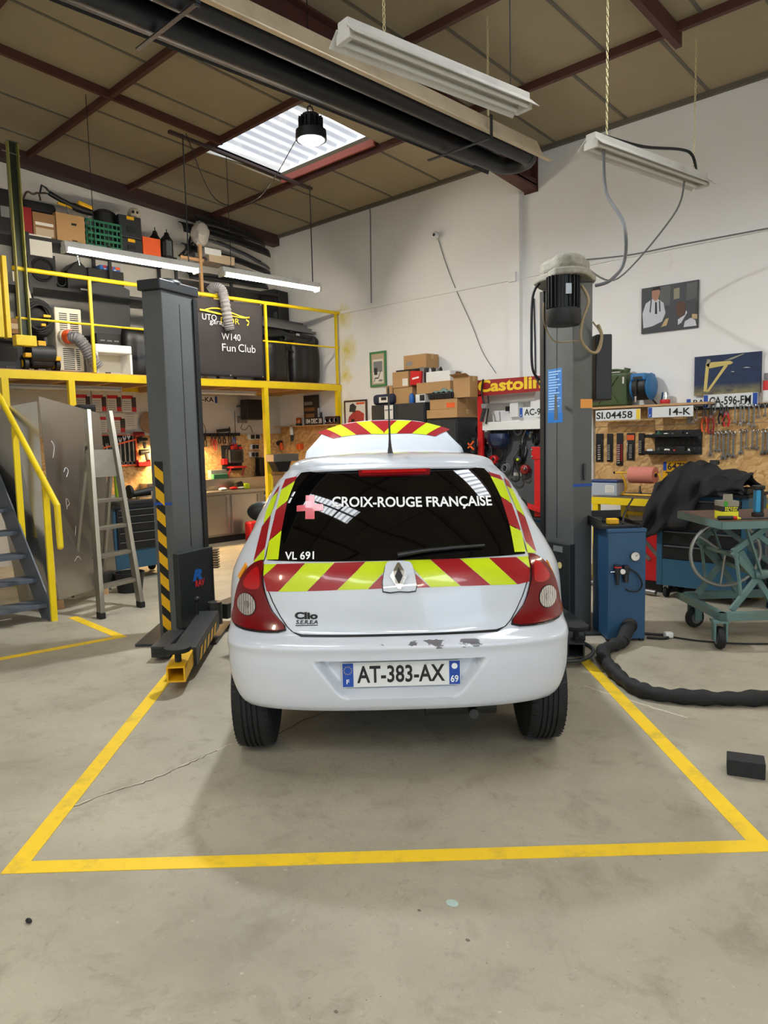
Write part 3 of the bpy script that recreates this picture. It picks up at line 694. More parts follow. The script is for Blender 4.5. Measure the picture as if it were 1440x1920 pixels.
# ---- writing on the rear
def car_text(txt, px0, px1, pyb, pyt, mname, off, parent, bold=.015, shear=0.0, spacing=1.0, name='lettering', res=.04):
    """lettering between the pixels, laid on the rear surface"""
    a = cpx(px0, pyb[0]); b_ = cpx(px1, pyb[1]); t_ = cpx(px0, pyt)
    V, Fs = text_flat(txt, 1.0, bold, spacing, shear, 1.0, 1.0)
    h = t_[1]-a[1]
    bm = bmesh.new(); vs = [bm.verts.new((a[0]+(b_[0]-a[0])*p[0], 0, a[1]+(b_[1]-a[1])*p[0]+h*p[1])) for p in V]
    for f in Fs:
        try: bm.faces.new([vs[i] for i in f])
        except ValueError: pass
    return bm_to_mb(bm, off, 0).build(name, MATS[mname], parent)
car_text('CROIX-ROUGE FRANÇAISE', 623, 922, (957.5, 955), 934, 'print_white', .0122, rwin, bold=.022)
car_text('VL 691', 536, 590, (1052, 1051), 1036.5, 'print_white', .0122, rwin, bold=.02)
car_text('Clio', 554, 597, (1161, 1161), 1147, 'print_black', .0085, tailgate, bold=.05)
car_text('S.E.R.E.A', 556, 597, (1170.5, 1170), 1162.5, 'print_black', .0085, tailgate, bold=.03, shear=.2)
patch([cpx(*p) for p in [(555,1174),(597,1173),(597,1171.5),(555,1172.5)]], .0085, .05).build('lettering', MATS['print_black'], tailgate)
mat('cross_pink', (206, 70, 84), .3, var=.03, coat=.5)
cr = [cpx(*p) for p in [(574.5,932),(591,932),(591,948),(607,948),(607,960),(591,961),(591,976),(574,976),(574,961),(558,962),(558,951),(574.5,949)]]
patch(cr, .0122, .03).build('cross_emblem', MATS['cross_pink'], rwin)
# ---- badge plinth with the diamond
bp_ = smooth_poly([cpx(*p) for p in [(719,1109),(721,1075),(726,1060),(740,1058),(763,1058),(772,1064),(778,1085),(778,1108),(748,1109)]], 2)
bcn = (sum(p[0] for p in bp_)/len(bp_), sum(p[1] for p in bp_)/len(bp_))
patch([(bcn[0]+(x-bcn[0])*1.06, bcn[1]+(z-bcn[1])*1.07) for x, z in bp_], .0088, .03).build('plinth_gap', mat('gap_grey', (70, 72, 74), .6), tailgate)  # dark rim laid behind the plinth as painted outline shade
pln = patch(bp_, .028, .015, .024).build('badge_plinth', MATS['car_white'], tailgate, smooth=30)
bc = cpx(747.5, 1084)
def diamond(w, h): return [(bc[0]-w, bc[1]), (bc[0]-w*.12, bc[1]+h), (bc[0]+w*.12, bc[1]+h), (bc[0]+w, bc[1]), (bc[0]+w*.12, bc[1]-h), (bc[0]-w*.12, bc[1]-h)]
patch(diamond(.038, .047), .036, .05, .010).build('badge_diamond', MATS['chrome'], tailgate)
patch(diamond(.017, .028), .0368, .05).build('badge_core', MATS['print_black'], tailgate)
# ---- wiper at the foot of the window
wp = [cpx(*p) for p in [(905,1028),(850,1032),(790,1038),(745,1046)]]
MB().tube([np.array([x, rear(x, z), z])+rearn(x, z)*.03 for x, z in wp], [.006, .008, .010, .013], 8).build('rear_wiper', MATS['car_black'], car, smooth=50)
# ---- number plate
mat('plate_white', (222, 224, 222), .35, var=.03)
pz0, pz1 = .413, .524; yp = .052
pla = MB().bb(-.256, .264, yp-.003, yp+.002, pz0, pz1).build('number_plate', MATS['plate_white'], bumper, bevel=.002)
MB().bb(-.253, -.206, yp-.0042, yp-.003, pz0+.003, pz1-.003).build('plate_band', MATS['print_blue'], pla)
MB().bb(.214, .261, yp-.0042, yp-.003, pz0+.003, pz1-.003).build('plate_band', MATS['print_blue'], pla)
letter('AT-383-AX', (-.190, yp-.0045, pz0+.018), (1, 0, 0), (0, 0, 1), MATS['print_black'], pla, width=.385, height=.078, bold=.02)
letter('F', (-.237, yp-.0048, pz0+.016), (1, 0, 0), (0, 0, 1), MATS['print_white'], pla, width=.013, height=.020, bold=.02)
letter('69', (.220, yp-.0048, pz0+.012), (1, 0, 0), (0, 0, 1), MATS['print_white'], pla, width=.034, height=.032, bold=.02)
st = MB()
for k in range(12):
    t = 2*PI*k/12; st.box((-.2295+.017*math.cos(t), yp-.0046, pz1-.035+.017*math.sin(t)), (.0035, .0005, .0035), ry=PI/4)
st.build('ring_of_stars', MATS['print_yellow'], pla)
MB().lathe([(.0001, 0), (.013, 0), (.013, .0008)], 20, (.2375, yp-.0052, pz1-.026), 'Y').build('region_emblem', MATS['print_white'], pla)
# ---- aerial
MB().lathe([(.034, 0), (.030, .006), (.014, .03), (.009, .06), (.006, .10), (.004, .28), (.005, .285), (.0055, .38), (.002, .40)], 14, (0, 0, 0)).xf(Matrix.Translation((-.005, .84, 1.392)) @ Matrix.Rotation(-.30, 4, 'X')).build('aerial', MATS['car_black'], car, smooth=50)
# ---- door mirrors
for si in (-1, 1):
    mr = MB().ball((si*.905, 2.25, .985), (.115, .06, .075), 20, 12).build('door_mirror', MATS['car_black'], car, smooth=60)
    MB().bar((si*.73, 2.30, .94), (si*.85, 2.27, .96), .06, .05).build('mirror_arm', MATS['car_black'], mr, bevel=.01)
# ---- side windows, doors and windscreen
def sidefn(si):
    return lambda y, z: (np.array([si*hw(z), y, z]), np.array([si*.93, 0, .36]))
for si in (-1, 1):
    w1 = smooth_poly([(.92, .975), (1.55, .975), (1.55, 1.30), (1.12, 1.30)], 1); w2 = [(1.60, .975), (2.50, .975), (2.10, 1.26), (1.95, 1.30), (1.60, 1.30)]
    for pz in (w1, w2): patch(pz, .004, .05, .006, sidefn(si)).build('side_window', MATS['car_glass'], car)
    for a, b_ in (((1.50, .45), (1.52, .965)), ((2.62, .42), (2.60, .965))):
        patch([(a[0]-.003, a[1]), (a[0]+.003, a[1]), (b_[0]+.003, b_[1]), (b_[0]-.003, b_[1])], .003, .06, 0, sidefn(si)).build('door_gap', MATS['car_black'], car)
    MB().box((si*.818, 1.68, .86), (.03, .18, .03)).build('door_handle', MATS['car_black'], car, bevel=.008)
    am = [cpx(*p) for p in ([(449,1080),(463,1056),(465,1062),(452,1086)] if si < 0 else [(1023,1051),(1034,1072),(1036,1080),(1026,1058)])]
    patch(am, .010, .02, .008).build('side_marker', MATS['amber'], car)
def wsfn(x, z):
    q = min(abs(x)/hw(z), .999); yf = float(np.interp(z, [.94, 1.345], [3.02, 2.05])); y = yf-.34+.34*(1-q**2.4)**(1/2.4)
    return np.array([x, y, z]), np.array([0, .6, .8])
patch([(-.66, .97), (.66, .97), (.50, 1.325), (-.50, 1.325)], .005, .04, .006, wsfn).build('windscreen', MATS['car_glass'], car)
# ---- open bonnet, hinged below the windscreen
HA = math.radians(67); HL = .745
def hood_pt(x, s, up_=0.0):
    y = 2.95+HL*s*math.cos(HA); z = .955+HL*s*math.sin(HA)
    cr = .045*(1-(x/.7)**2)-.02*s*s; d = cr+up_
    return (x, y-math.sin(HA)*d, z+math.cos(HA)*d)
def hood_w(s): return float(np.interp(s, [0, .35, .60, .72, .84, .93, 1.0], [.69, .69, .665, .625, .53, .40, .02]))
def hood_top(u): return 1.0-.10*abs(u)**3
def hg(u, v, up_=0.0):
    s = v; uu = 2*u-1; e = .985*hood_top(uu)
    s = v*e; x = uu*float(np.interp(v, [0, .5, .72, .88, 1.0], [.69, .68, .655, .56, .50])); return hood_pt(x, s, up_)
bon = MB().grid(hg, 28, 22).build('bonnet', MATS['car_white'], car, smooth=50, solid=.016)
bon.modifiers[0].offset = 0
def hood_fn(x, s):
    p = np.array(hood_pt(x, s)); return p, np.array([0, -math.sin(HA), math.cos(HA)])
def band_s(x): 
    uu = min(abs(x)/.52, 1.05); top = .985*(1.0-.10*uu**3); return top-.175*(1-.15*uu), top-.004
xs_ = [-.60,-.47,-.345,-.22,-.10,0,.10,.22,.345,.47,.60]
for si in (-1, 1):
    seq = [(.0, .115, 'R', True), (.115, .235, 'L', False), (.235, .365, 'R', False), (.365, .485, 'L', False), (.485, .56, 'R', False)]
    for x0, x1, cl, tri in seq:
        lean = -.13
        def pt(xb, tt):
            x = xb + lean*(1-tt) if not (xb == 0) else 0.0
            x = max(x, 0.0); x = min(x, .56); lo_, hi_ = band_s(x); return (si*x, lo_+(hi_-lo_)*tt)
        n = 6; P = [pt(x0, k/n) for k in range(n+1)] + [pt(x1, k/n) for k in range(n, -1, -1)]
        P2 = []
        for p in P:
            if not P2 or abs(p[0]-P2[-1][0])+abs(p[1]-P2[-1][1]) > 1e-5: P2.append(p)
        patch(P2, .0105, .04, 0, hood_fn).build('chevron_film', MATS['film_red' if cl == 'R' else 'film_lime'], bon)
MB().tube([(.45, 3.45, .95), (.42, 3.42, 1.50)], .006, 6).build('bonnet_stay', MATS['steel'], car)
MB().bb(-.35, .30, 3.05, 3.50, .55, .90).build('engine', MATS['grey_dark'], car, bevel=.03)
for si in (-1, 1):
    MB().ball((si*.58, 3.52, .68), (.15, .14, .09), 16, 10).build('headlight', MATS['lamp_clear'], car, smooth=60)
# ================================================================== TWO-POST LIFT (bay frame)
mat('lift_paint', (84, 87, 86), .45, var=.12, scale=4, dirt=.35, dcol=(58, 54, 48)); mat('lift_dark', (36, 39, 41), .45, var=.12, scale=5, dirt=.2)
mat('motor_black', (18, 19, 20), .5, var=.15); mat('cast_dirty', (150, 146, 132), .7, var=.2, scale=14, dirt=.6, dcol=(60, 54, 46))
mat('hazard_yellow', (226, 172, 10), .5, var=.06)
mat('sticker_blue', (60, 120, 186), .5, var=.1); mat('sticker_orange', (222, 150, 70), .5, var=.05)
def lift_post(si, label):
    fp = [(1.66, 5.55), (1.50, 5.49), (1.338, 5.83), (1.49, 5.89)]
    if si > 0: fp = [(1.635, 5.52), (1.475, 5.46), (1.325, 5.80), (1.475, 5.86)]
    fp = [(si*x, y) for x, y in fp]; c0 = np.mean(fp, 0)
    t = thing('lift_post', label, 'car lift', (c0[0], c0[1], 0), frame='car')
    MB().prism(fp, .02, 2.60, 'xy').build('column', MATS['lift_paint'], t, bevel=.006)
    e1 = np.array(fp[1]); e2 = np.array(fp[2]); d = (e2-e1)/np.linalg.norm(e2-e1); n = np.array([d[1], -d[0]]);  n = n if n[1] < 0 else -n
    L_ = np.linalg.norm(e2-e1)
    def face(s0, s1, z0, z1, off, th=.004):
        b = MB(); p = [e1+d*s0*L_, e1+d*s1*L_]
        vs = [(*(q+n*(off-th)), z) for z in (z0, z1) for q in p] + [(*(q+n*off), z) for z in (z0, z1) for q in p]
        return b.add(vs, [(0,1,3,2),(4,6,7,5),(0,4,5,1),(2,3,7,6),(0,2,6,4),(1,5,7,3)])
    face(.50, .515, .70, 2.52, .0015).build('slot_line', MATS['black'], t)
    face(.90, 1.03, .62, 2.58, .012, .02).build('guide_channel', MATS['motor_black'], t)
    # carriage at the foot, with toothed bolts
    o1 = e1-d*.0+n*.0; q = [e1+n*.035-d*.005, e2+n*.035+d*.03, e2-n*.12+d*.03, e1-n*.02-d*.005]
    cg = MB().prism([tuple(p) for p in q], .10, .67, 'xy').build('carriage', MATS['lift_dark'], t, bevel=.006)
    for k in range(8): MB().box((*(e2+n*.03+d*.05), .50+.020*k), (.07, .07, .009)).build('gear_tooth', MATS['motor_black'], cg)
    # base plate and feet
    MB().prism([(c0[0]-.30, c0[1]-.32), (c0[0]+.30, c0[1]-.32), (c0[0]+.30, c0[1]+.32), (c0[0]-.30, c0[1]+.32)], 0, .022, 'xy').build('base_plate', MATS['lift_dark'], t, bevel=.004)
    ix = -si
    # rear arm reaching towards the camera, inner sliding tube and rubber pad
    P0 = np.array([si*1.27, 5.50, .165]); P1 = np.array([si*1.235, 4.62, .135]); P2 = np.array([si*1.215, 4.33, .115])
    if si > 0: P1 = np.array([1.36, 4.95, .135]); P2 = np.array([1.265, 4.60, .115])
    arm = MB().bar(P0, P1, .15, .13).build('swing_arm', MATS['lift_dark'], t, bevel=.006)
    sl = MB()
    a, b_ = P1-(P1-P0)/np.linalg.norm(P1-P0)*.03, P2
    dd = Vector(b_-a).normalized(); sd = dd.cross(Vector((0, 0, 1))).normalized()
    for k, (ox, oz, w_, h_) in enumerate(((-.05, 0, .010, .095), (.05, 0, .010, .095), (0, .043, .11, .010), (0, -.043, .11, .010))):
        sl.bar(Vector(a)+sd*ox+Vector((0, 0, oz)), Vector(b_)+sd*ox+Vector((0, 0, oz)), w_, h_)
    sl.build('arm_extension', MATS['hazard_yellow' if si < 0 else 'lift_dark'], t)
    pc = P2-(P2-P1)/np.linalg.norm(P2-P1)*.09
    MB().lathe([(.02, -.06), (.02, .035), (.075, .037), (.082, .05), (.080, .065), (.06, .068)], 22, (pc[0], pc[1], pc[2]+.075)).build('lift_pad', MATS['rubber'], t, smooth=40)
    # hazard marks on the arm side facing the car
    for k in range(5):
        f0 = .22+.15*k; m_ = P0+(P1-P0)*f0; m2 = P0+(P1-P0)*(f0+.075); s_ = np.array([ix*.0765, 0, 0])
        z0, z1 = -.058, .02
        MB().add([m_+s_+[0,0,z0], m2+s_+[0,0,z0], m2+s_+[0,.05,z1], m_+s_+[0,.05,z1]], [(0,1,2,3)]).build('hazard_mark', MATS['hazard_yellow'], arm)
    # front arm, folded under the sill
    Q0 = np.array([si*1.24, 5.75, .165]); Q1 = np.array([si*1.02, 6.35, .15])
    a2 = MB().bar(Q0, Q1, .14, .12).build('swing_arm', MATS['lift_dark'], t, bevel=.006)
    MB().lathe([(.02, -.03), (.02, .03), (.08, .032), (.085, .05), (.06, .06)], 20, (Q1[0], Q1[1], .22)).build('lift_pad', MATS['rubber'], t, smooth=40)
    if si < 0:
        fo = MB().bb(-1.56, -1.44, 4.98, 5.42, .03, .11).build('stub_arm', MATS['lift_dark'], t, bevel=.005)
        MB().bb(-1.545, -1.455, 4.976, 4.98, .045, .095).build('open_end', MATS['black'], fo)
    MB().cyl((si*1.25, 5.62, .10), (si*1.25, 5.62, .27), .055, n=16).build('arm_pivot', MATS['steel_dark'], t, smooth=40)
    MB().cyl((si*1.33, 5.40, .20), (si*1.33, 5.40, .33), .010, n=8).ball((si*1.33, 5.40, .34), .022).build('lock_knob', MATS['black'], t, smooth=50)
    return t, face, fp, e1, d, n, L_
LP, faceL, fpL, e1L, dL, nL, LL = lift_post(-1, 'grey lift post with black and yellow hazard strip left of the car')
# hazard strip on the outer face of the left post
h1, h2 = np.array(fpL[0]), np.array(fpL[1]); hd = (h2-h1)/np.linalg.norm(h2-h1); hn = np.array([hd[1], -hd[0]]); hn = hn if hn[1] < 0 else -hn
def hz(u, z, off): p = h1+(h2-h1)*u+hn*off; return (p[0], p[1], z)
st_ = MB().add([hz(.18, .06, .001), hz(.62, .06, .001), hz(.62, 1.36, .001), hz(.18, 1.36, .001)], [(0,1,2,3)]).build('hazard_strip', MATS['black'], LP)
for k in range(8):
    z = 1.325-.162*k
    MB().add([hz(.18, z-.075, .0022), hz(.62, z-.135, .0022), hz(.62, z-.045, .0022), hz(.18, z+.015, .0022)], [(0,1,2,3)]).build('hazard_mark', MATS['hazard_yellow'], st_)
MB().add([hz(.05, 1.035, .0012), hz(.98, 1.035, .0012), hz(.98, 1.055, .0012), hz(.05, 1.055, .0012)], [(0,1,2,3)]).build('tape_band', MATS['print_blue'], LP)
cx0 = np.mean(fpL, 0)
MB().prism([tuple(cx0+(np.array(p)-cx0)*1.16) for p in fpL], 2.60, 2.675, 'xy').build('top_cap', MATS['lift_dark'], LP, bevel=.008)
MB().ball((cx0[0], cx0[1], 2.67), (.10, .12, .045), 14, 8).build('cap_dome', MATS['lift_dark'], LP, smooth=50)
# badge sticker: a blue flag shape with two red letters
def fpt(e1, d, n, L_, s, z, off): p = e1+d*s*L_+n*off; return (p[0], p[1], z)
letter('R', fpt(e1L, dL, nL, LL, .38, .435, .0365), (dL[0], dL[1], 0), (0, 0, 1), MATS['blue'], LP, name='sticker', width=.12, height=.085, bold=.06, shear=.25)
letter('RAV', fpt(e1L, dL, nL, LL, .46, .385, .0372), (dL[0], dL[1], 0), (0, 0, 1), MATS['print_red'], LP, width=.11, height=.052, bold=.04)
RP, faceR, fpR, e1R, dR, nR, LR = lift_post(1, 'grey lift post with electric motor and control box right of the car')
def fR(s, z, off): return fpt(e1R, dR, nR, LR, s, z, off)
# right post: blue instruction sheet with white lines
sh = MB().add([fR(.80, 1.58, .001), fR(.34, 1.58, .001), fR(.34, 1.985, .001), fR(.80, 1.985, .001)], [(0,1,2,3)]).build('instruction_sheet', MATS['sticker_blue'], RP)
for k in range(15):
    z = 1.965-.020*k; s1 = .38+.04*((k*7) % 5)
    MB().add([fR(.77, z-.006, .0016), fR(s1, z-.006, .0016), fR(s1, z+.002, .0016), fR(.77, z+.002, .0016)], [(0,1,2,3)]).build('text_line', mat('print_pale', (160, 196, 226), .6, var=.05), sh)
MB().add([fR(.80, 1.58, .0016), fR(.32, 1.58, .0016), fR(.32, 1.655, .0016), fR(.80, 1.655, .0016)], [(0,1,2,3)]).build('sheet_footer', mat('sticker_deep', (14, 110, 190), .5), sh)
MB().add([fR(.60, 1.60, .002), fR(.46, 1.60, .002), fR(.50, 1.78, .002), fR(.57, 1.80, .002)], [(0,1,2,3)]).build('worn_patch', MATS['lift_paint'], sh)
MB().add([fR(.50, .60, .0362), fR(.20, .60, .0362), fR(.20, .645, .0362), fR(.50, .645, .0362)], [(0,1,2,3)]).build('type_plate', MATS['grey'], RP)
MB().lathe([(.0001, 0), (.024, .0), (.026, .003)], 9, (0, 0, 0)).xf(Matrix.Translation(fR(.28, .50, .037)) @ Matrix.Rotation(math.atan2(nR[1], nR[0]), 4, 'Z') @ Matrix.Rotation(PI/2, 4, 'Y')).build('flower_sticker', mat('sticker_pale', (226, 206, 130), .5), RP)
g1, g2 = np.array(fpR[0]), np.array(fpR[1]); gd = (g2-g1)/np.linalg.norm(g2-g1); gn = np.array([gd[1], -gd[0]]); gn = gn if gn[1] < 0 else -gn
def gz(u, z, off): p = g1+(g2-g1)*u+gn*off; return (p[0], p[1], z)
MB().add([gz(.0, 1.68, .001), gz(.62, 1.68, .001), gz(.62, 1.745, .001), gz(.0, 1.745, .001)], [(0,1,2,3)]).build('warning_sticker', MATS['sticker_orange'], RP)
MB().add([gz(.0, 1.10, .001), gz(1, 1.10, .001), gz(1, 1.12, .001), gz(.0, 1.12, .001)], [(0,1,2,3)]).build('tape_band', MATS['print_blue'], RP)
MB().bar(gz(.45, 1.15, .012), gz(.45, 1.27, .012), .03, .02).build('lock_lever', MATS['steel_dark'], RP, bevel=.006)
# motor below the cast cover
mc = (1.375, 5.355)
mo = MB().lathe([(.10, 2.37), (.10, 2.62)], 24, (mc[0], mc[1], 0)).build('motor', MATS['motor_black'], RP, smooth=40)
for k in range(22):
    t_ = 2*PI*k/22; MB().box((mc[0]+.108*math.cos(t_), mc[1]+.108*math.sin(t_), 2.49), (.022, .006, .22), rz=t_).build('cooling_fin', MATS['motor_black'], mo)
MB().lathe([(.05, 2.255), (.11, 2.26), (.122, 2.275), (.124, 2.37), (.10, 2.375)], 26, (mc[0], mc[1], 0)).build('fan_cover', MATS['motor_black'], mo, smooth=40)
MB().bb(1.36, 1.40, 5.225, 5.245, 2.46, 2.53).build('type_plate', MATS['steel'], mo)
cv = smooth_poly([(1.22, 5.62), (1.27, 5.42), (1.29, 5.26), (1.40, 5.21), (1.52, 5.27), (1.62, 5.46), (1.67, 5.60), (1.55, 5.90), (1.40, 5.93)], 2)
MB().prism(cv, 2.595, 2.645, 'xy').build('cover_rim', MATS['cast_dirty'], RP, bevel=.012)
cc_ = np.array([1.44, 5.56]); MB().prism([tuple(cc_+(np.array(p)-cc_)*.80) for p in cv], 2.645, 2.755, 'xy').build('motor_cover', MATS['cast_dirty'], RP, bevel=.035, seg=3)
MB().bb(1.655, 1.775, 5.50, 5.86, 1.735, 2.215).build('control_box', MATS['motor_black'], RP, bevel=.01)
cab_ = spline([(1.50, 5.33, 2.53), (1.54, 5.30, 2.42), (1.50, 5.32, 2.28), (1.50, 5.34, 2.16), (1.58, 5.40, 2.08), (1.66, 5.46, 2.09), (1.69, 5.48, 2.20), (1.66, 5.47, 2.28)], 6)
MB().tube(cab_, .011, 8).build('motor_cable', mat('cable_beige', (150, 132, 100), .6), RP, smooth=60)
MB().tube(spline([(1.62, 5.47, 2.30), (1.68, 5.47, 2.20), (1.62, 5.44, 2.07), (1.50, 5.38, 2.15), (1.35, 5.50, 2.17), (1.28, 5.52, 2.30), (1.27, 5.50, 2.45)], 6), .006, 6).build('control_cable', MATS['cable_beige'], RP, smooth=60)
MB().tube(spline([(1.25, 5.55, 2.60), (1.20, 5.55, 2.50), (1.19, 5.55, 2.20), (1.20, 5.56, 1.98), (1.26, 5.60, 1.90)], 6), .010, 8).build('black_cable', MATS['black'], RP, smooth=60)

# ================================================================== HANGING FROM THE ROOF (room frame)
mat('tube_on', (255, 250, 235), .4, var=0, emit=75.0, ecol=(255, 244, 224)); mat('tube_off', (216, 214, 206), .3, var=.03); mat('lamp_body', (206, 202, 192), .5, var=.06, dirt=.2)
mat('chain', (214, 200, 150), .4, metal=.5, var=.1)
def batten(label, p0, p1, on, susp, reflector=True, group=None, w=.11, drop=None):
    """fluorescent batten from p0 to p1; susp: list of (fraction, height of the fixing, 'chain'|'rod'|'cable')"""
    p0 = np.array(p0, float); p1 = np.array(p1, float); L_ = np.linalg.norm(p1-p0); d = (p1-p0)/L_; a = math.atan2(d[1], d[0])
    t = thing('fluorescent_lamp', label, 'lamp', (p0+p1)/2, rz=a, local=True, group=group)
    MB().bb(-L_/2+.01, L_/2-.01, -.045, .045, .0, .06).build('housing', MATS['lamp_body'], t, bevel=.006)
    if reflector:
        for s_ in (-1, 1): MB().add([(-L_/2, s_*.04, .02), (L_/2, s_*.04, .02), (L_/2, s_*w, -.045), (-L_/2, s_*w, -.045), (-L_/2, s_*.04, .024), (L_/2, s_*.04, .024), (L_/2, s_*(w+.003), -.042), (-L_/2, s_*(w+.003), -.042)],
                                    [(0,1,2,3),(7,6,5,4),(0,4,5,1),(1,5,6,2),(2,6,7,3),(3,7,4,0)]).build('reflector', MATS['lamp_body'], t)
    for s_ in ((-.045, .045) if reflector else (0,)):
        MB().cyl((-L_/2+.04, s_, -.028), (L_/2-.04, s_, -.028), .014, n=12).build('tube', MATS['tube_on' if on else 'tube_off'], t, smooth=40)
    for s_ in (-1, 1): MB().bb(s_*(L_/2-.025)-.015, s_*(L_/2-.025)+.015, -.062, .062, -.05, .01).build('end_cap', MATS['lamp_body'], t, bevel=.005)
    for fr, zt, kd in susp:
        x = -L_/2+L_*fr; zr = zt-(p0[2]+p1[2])/2
        if kd == 'chain':
            ch = MB(); k = 0; z = .06
            while z < zr: ch.tube([(x+(.008*math.cos(q) if k % 2 else 0), (0 if k % 2 else .008*math.cos(q)), z+.017+.017*math.sin(q)) for q in [2*PI*i/8 for i in range(8)]], .0028, 4, closed=True); z += .030; k += 1
            ch.build('chain', MATS['chain'], t, kind='stuff')
        else: MB().cyl((x, 0, .05), (x, 0, zr), .007 if kd == 'rod' else .004, n=8).build('hanging_rod' if kd == 'rod' else 'hanging_cable', MATS['steel_dark' if kd == 'rod' else 'black'], t)
    return t
batten('unlit white twin fluorescent lamp hanging above the car beside the black heater', (6.83, -4.84, 3.60), (7.00, -3.38, 3.62), False, [(.20, rz_(-4.6)-.02, 'chain'), (.90, rz_(-3.5)-.02, 'cable')])
batten('unlit white twin fluorescent lamp hanging on chains near the right wall', (7.00, -2.55, 3.60), (7.22, -1.00, 3.60), False, [(.13, rz_(-2.3)-.06, 'chain'), (.90, rz_(-1.0)-.12, 'chain')])
batten('lit fluorescent lamp above the mezzanine rail, in front of the green crate', (2.28, -4.42, 3.44), (2.28, -2.87, 3.46), True, [(.22, rz_(-4.1)-.10, 'cable'), (.92, rz_(-3.0)-.10, 'rod')], reflector=False)
batten('lit fluorescent lamp above the mezzanine rail, nearest the right wall', (2.28, -2.58, 3.46), (2.28, -1.06, 3.47), True, [(.10, rz_(-2.4)-.10, 'cable'), (.93, rz_(-1.25)-.10, 'rod')], reflector=False)
for i, (x, y) in enumerate(((6.5, -10.5), (11.5, -9.5), (10.6, -2.6))):  # unseen tube lamps, added to brighten the hall and the right wall
    batten(['lit fluorescent lamp over the near left bay behind the camera', 'lit fluorescent lamp over the middle bay behind the camera', 'lit fluorescent lamp near the right wall behind the camera'][i], (x, y, 3.6), (x, y+1.5, 3.6), True, [(.1, rz_(y+1.35)-.02, 'chain'), (.9, rz_(y+1.5)-.02, 'chain')])
# radiant tube heater
mat('heater_black', (30, 31, 34), .5, var=.2, dirt=.2, dcol=(70, 60, 50)); mat('heater_hood', (206, 190, 160), .45, metal=.3, var=.15, scale=5, dirt=.35, dcol=(110, 100, 88))
ht = thing('tube_heater', 'long black radiant tube heater with pale reflector hood hanging under the roof', 'heater', (5.72, -1.6, 4.0))
hx0, hx1, hya, hyb, hz0 = 5.42, 6.03, -7.6, -1.62, 3.98
def hplate(p, q, nm, mt, ye=0.0):
    (xa, za), (xb, zb) = p, q; d = np.array([xb-xa, zb-za]); n_ = np.array([d[1], -d[0]])/np.linalg.norm(d)*.006
    MB().add([(xa, hya, za), (xb, hya, zb), (xb, hyb+ye, zb), (xa, hyb+ye, za), (xa+n_[0], hya, za+n_[1]), (xb+n_[0], hya, zb+n_[1]), (xb+n_[0], hyb+ye, zb+n_[1]), (xa+n_[0], hyb+ye, za+n_[1])], [(0,1,2,3),(7,6,5,4),(0,4,5,1),(1,5,6,2),(2,6,7,3),(3,7,4,0)]).build(nm, MATS[mt], ht)
hplate((hx1, hz0), (hx1-.07, hz0+.15), 'hood_flank', 'heater_hood'); hplate((hx1-.07, hz0+.15), (hx0+.07, hz0+.15), 'hood_top', 'heater_black'); hplate((hx0+.07, hz0+.15), (hx0, hz0), 'hood_flank', 'heater_black')
MB().bb(hx1-.02, hx1+.02, hya, hyb+.12, hz0-.010, hz0+.0).build('hood_flange', MATS['heater_hood'], ht)
rt_ = .075
for xx in (5.57, 5.88):
    MB().cyl((xx, hya, 4.02), (xx, hyb-.05, 4.02), rt_, n=18).build('radiant_tube', MATS['heater_black'], ht, smooth=50)
MB().tube([(5.725+.155*math.cos(a), hyb-.05+.155*math.sin(a)*.9, 4.02) for a in [PI*i/10 for i in range(11)]], rt_, 14).build('return_bend', MATS['heater_black'], ht, smooth=50)
MB().bb(5.46, 5.52, hya, hyb-.3, 3.98, 4.12).build('side_baffle', MATS['heater_black'], ht)
for y in (-2.45, -5.2):
    MB().bar((5.38, y, 3.92), (6.07, y, 3.92), .03, .008).bar((6.06, y, 3.90), (6.06, y, 4.10), .03, .008).build('bracket', MATS['heater_black'], ht)
    ch = MB(); z = 4.10; k = 0
    while z < rz_(y)-.09: ch.tube([(6.03+(.009*math.cos(q) if k % 2 else 0), y+(0 if k % 2 else .009*math.cos(q)), z+.02+.02*math.sin(q)) for q in [2*PI*i/8 for i in range(8)]], .0032, 4, closed=True); z += .035; k += 1
    ch.build('chain', MATS['chain'], ht, kind='stuff')
# high bay lamp
hb = thing('high_bay_lamp', 'lit round high bay lamp hanging below the roof light', 'lamp', LAMP)
q_ = .66
MB().lathe([(r*q_, h*q_) for r, h in [(.05, .20), (.10, .19), (.115, .06), (.13, .03), (.185, .0), (.19, -.09), (.185, -.11), (.165, -.11), (.16, -.02)]], 26, LAMP).build('housing', MATS['motor_black'], hb, smooth=40)
for k in range(16):
    t_ = 2*PI*k/16; MB().box((LAMP[0]+.125*q_*math.cos(t_), LAMP[1]+.125*q_*math.sin(t_), LAMP[2]+.09*q_), (.05*q_, .006, .13*q_), rz=t_).build('cooling_fin', MATS['motor_black'], hb)
MB().lathe([(r*q_, h*q_) for r, h in [(.0001, -.155), (.08, -.150), (.13, -.130), (.16, -.10)]], 24, LAMP).build('lens', mat('lamp_lens', (255, 255, 255), .3, var=0, emit=20.0, ecol=(240, 248, 255)), hb, smooth=40)
MB().tube([(LAMP[0], LAMP[1]+.03*math.sin(q), LAMP[2]+.16+.03*math.cos(q)) for q in [2*PI*i/10 for i in range(10)]], .006, 6, closed=True).cyl((LAMP[0], LAMP[1], LAMP[2]+.18), (LAMP[0], LAMP[1], rz_(LAMP[1])-.02), .004, n=6).build('hanging_cable', MATS['black'], hb)
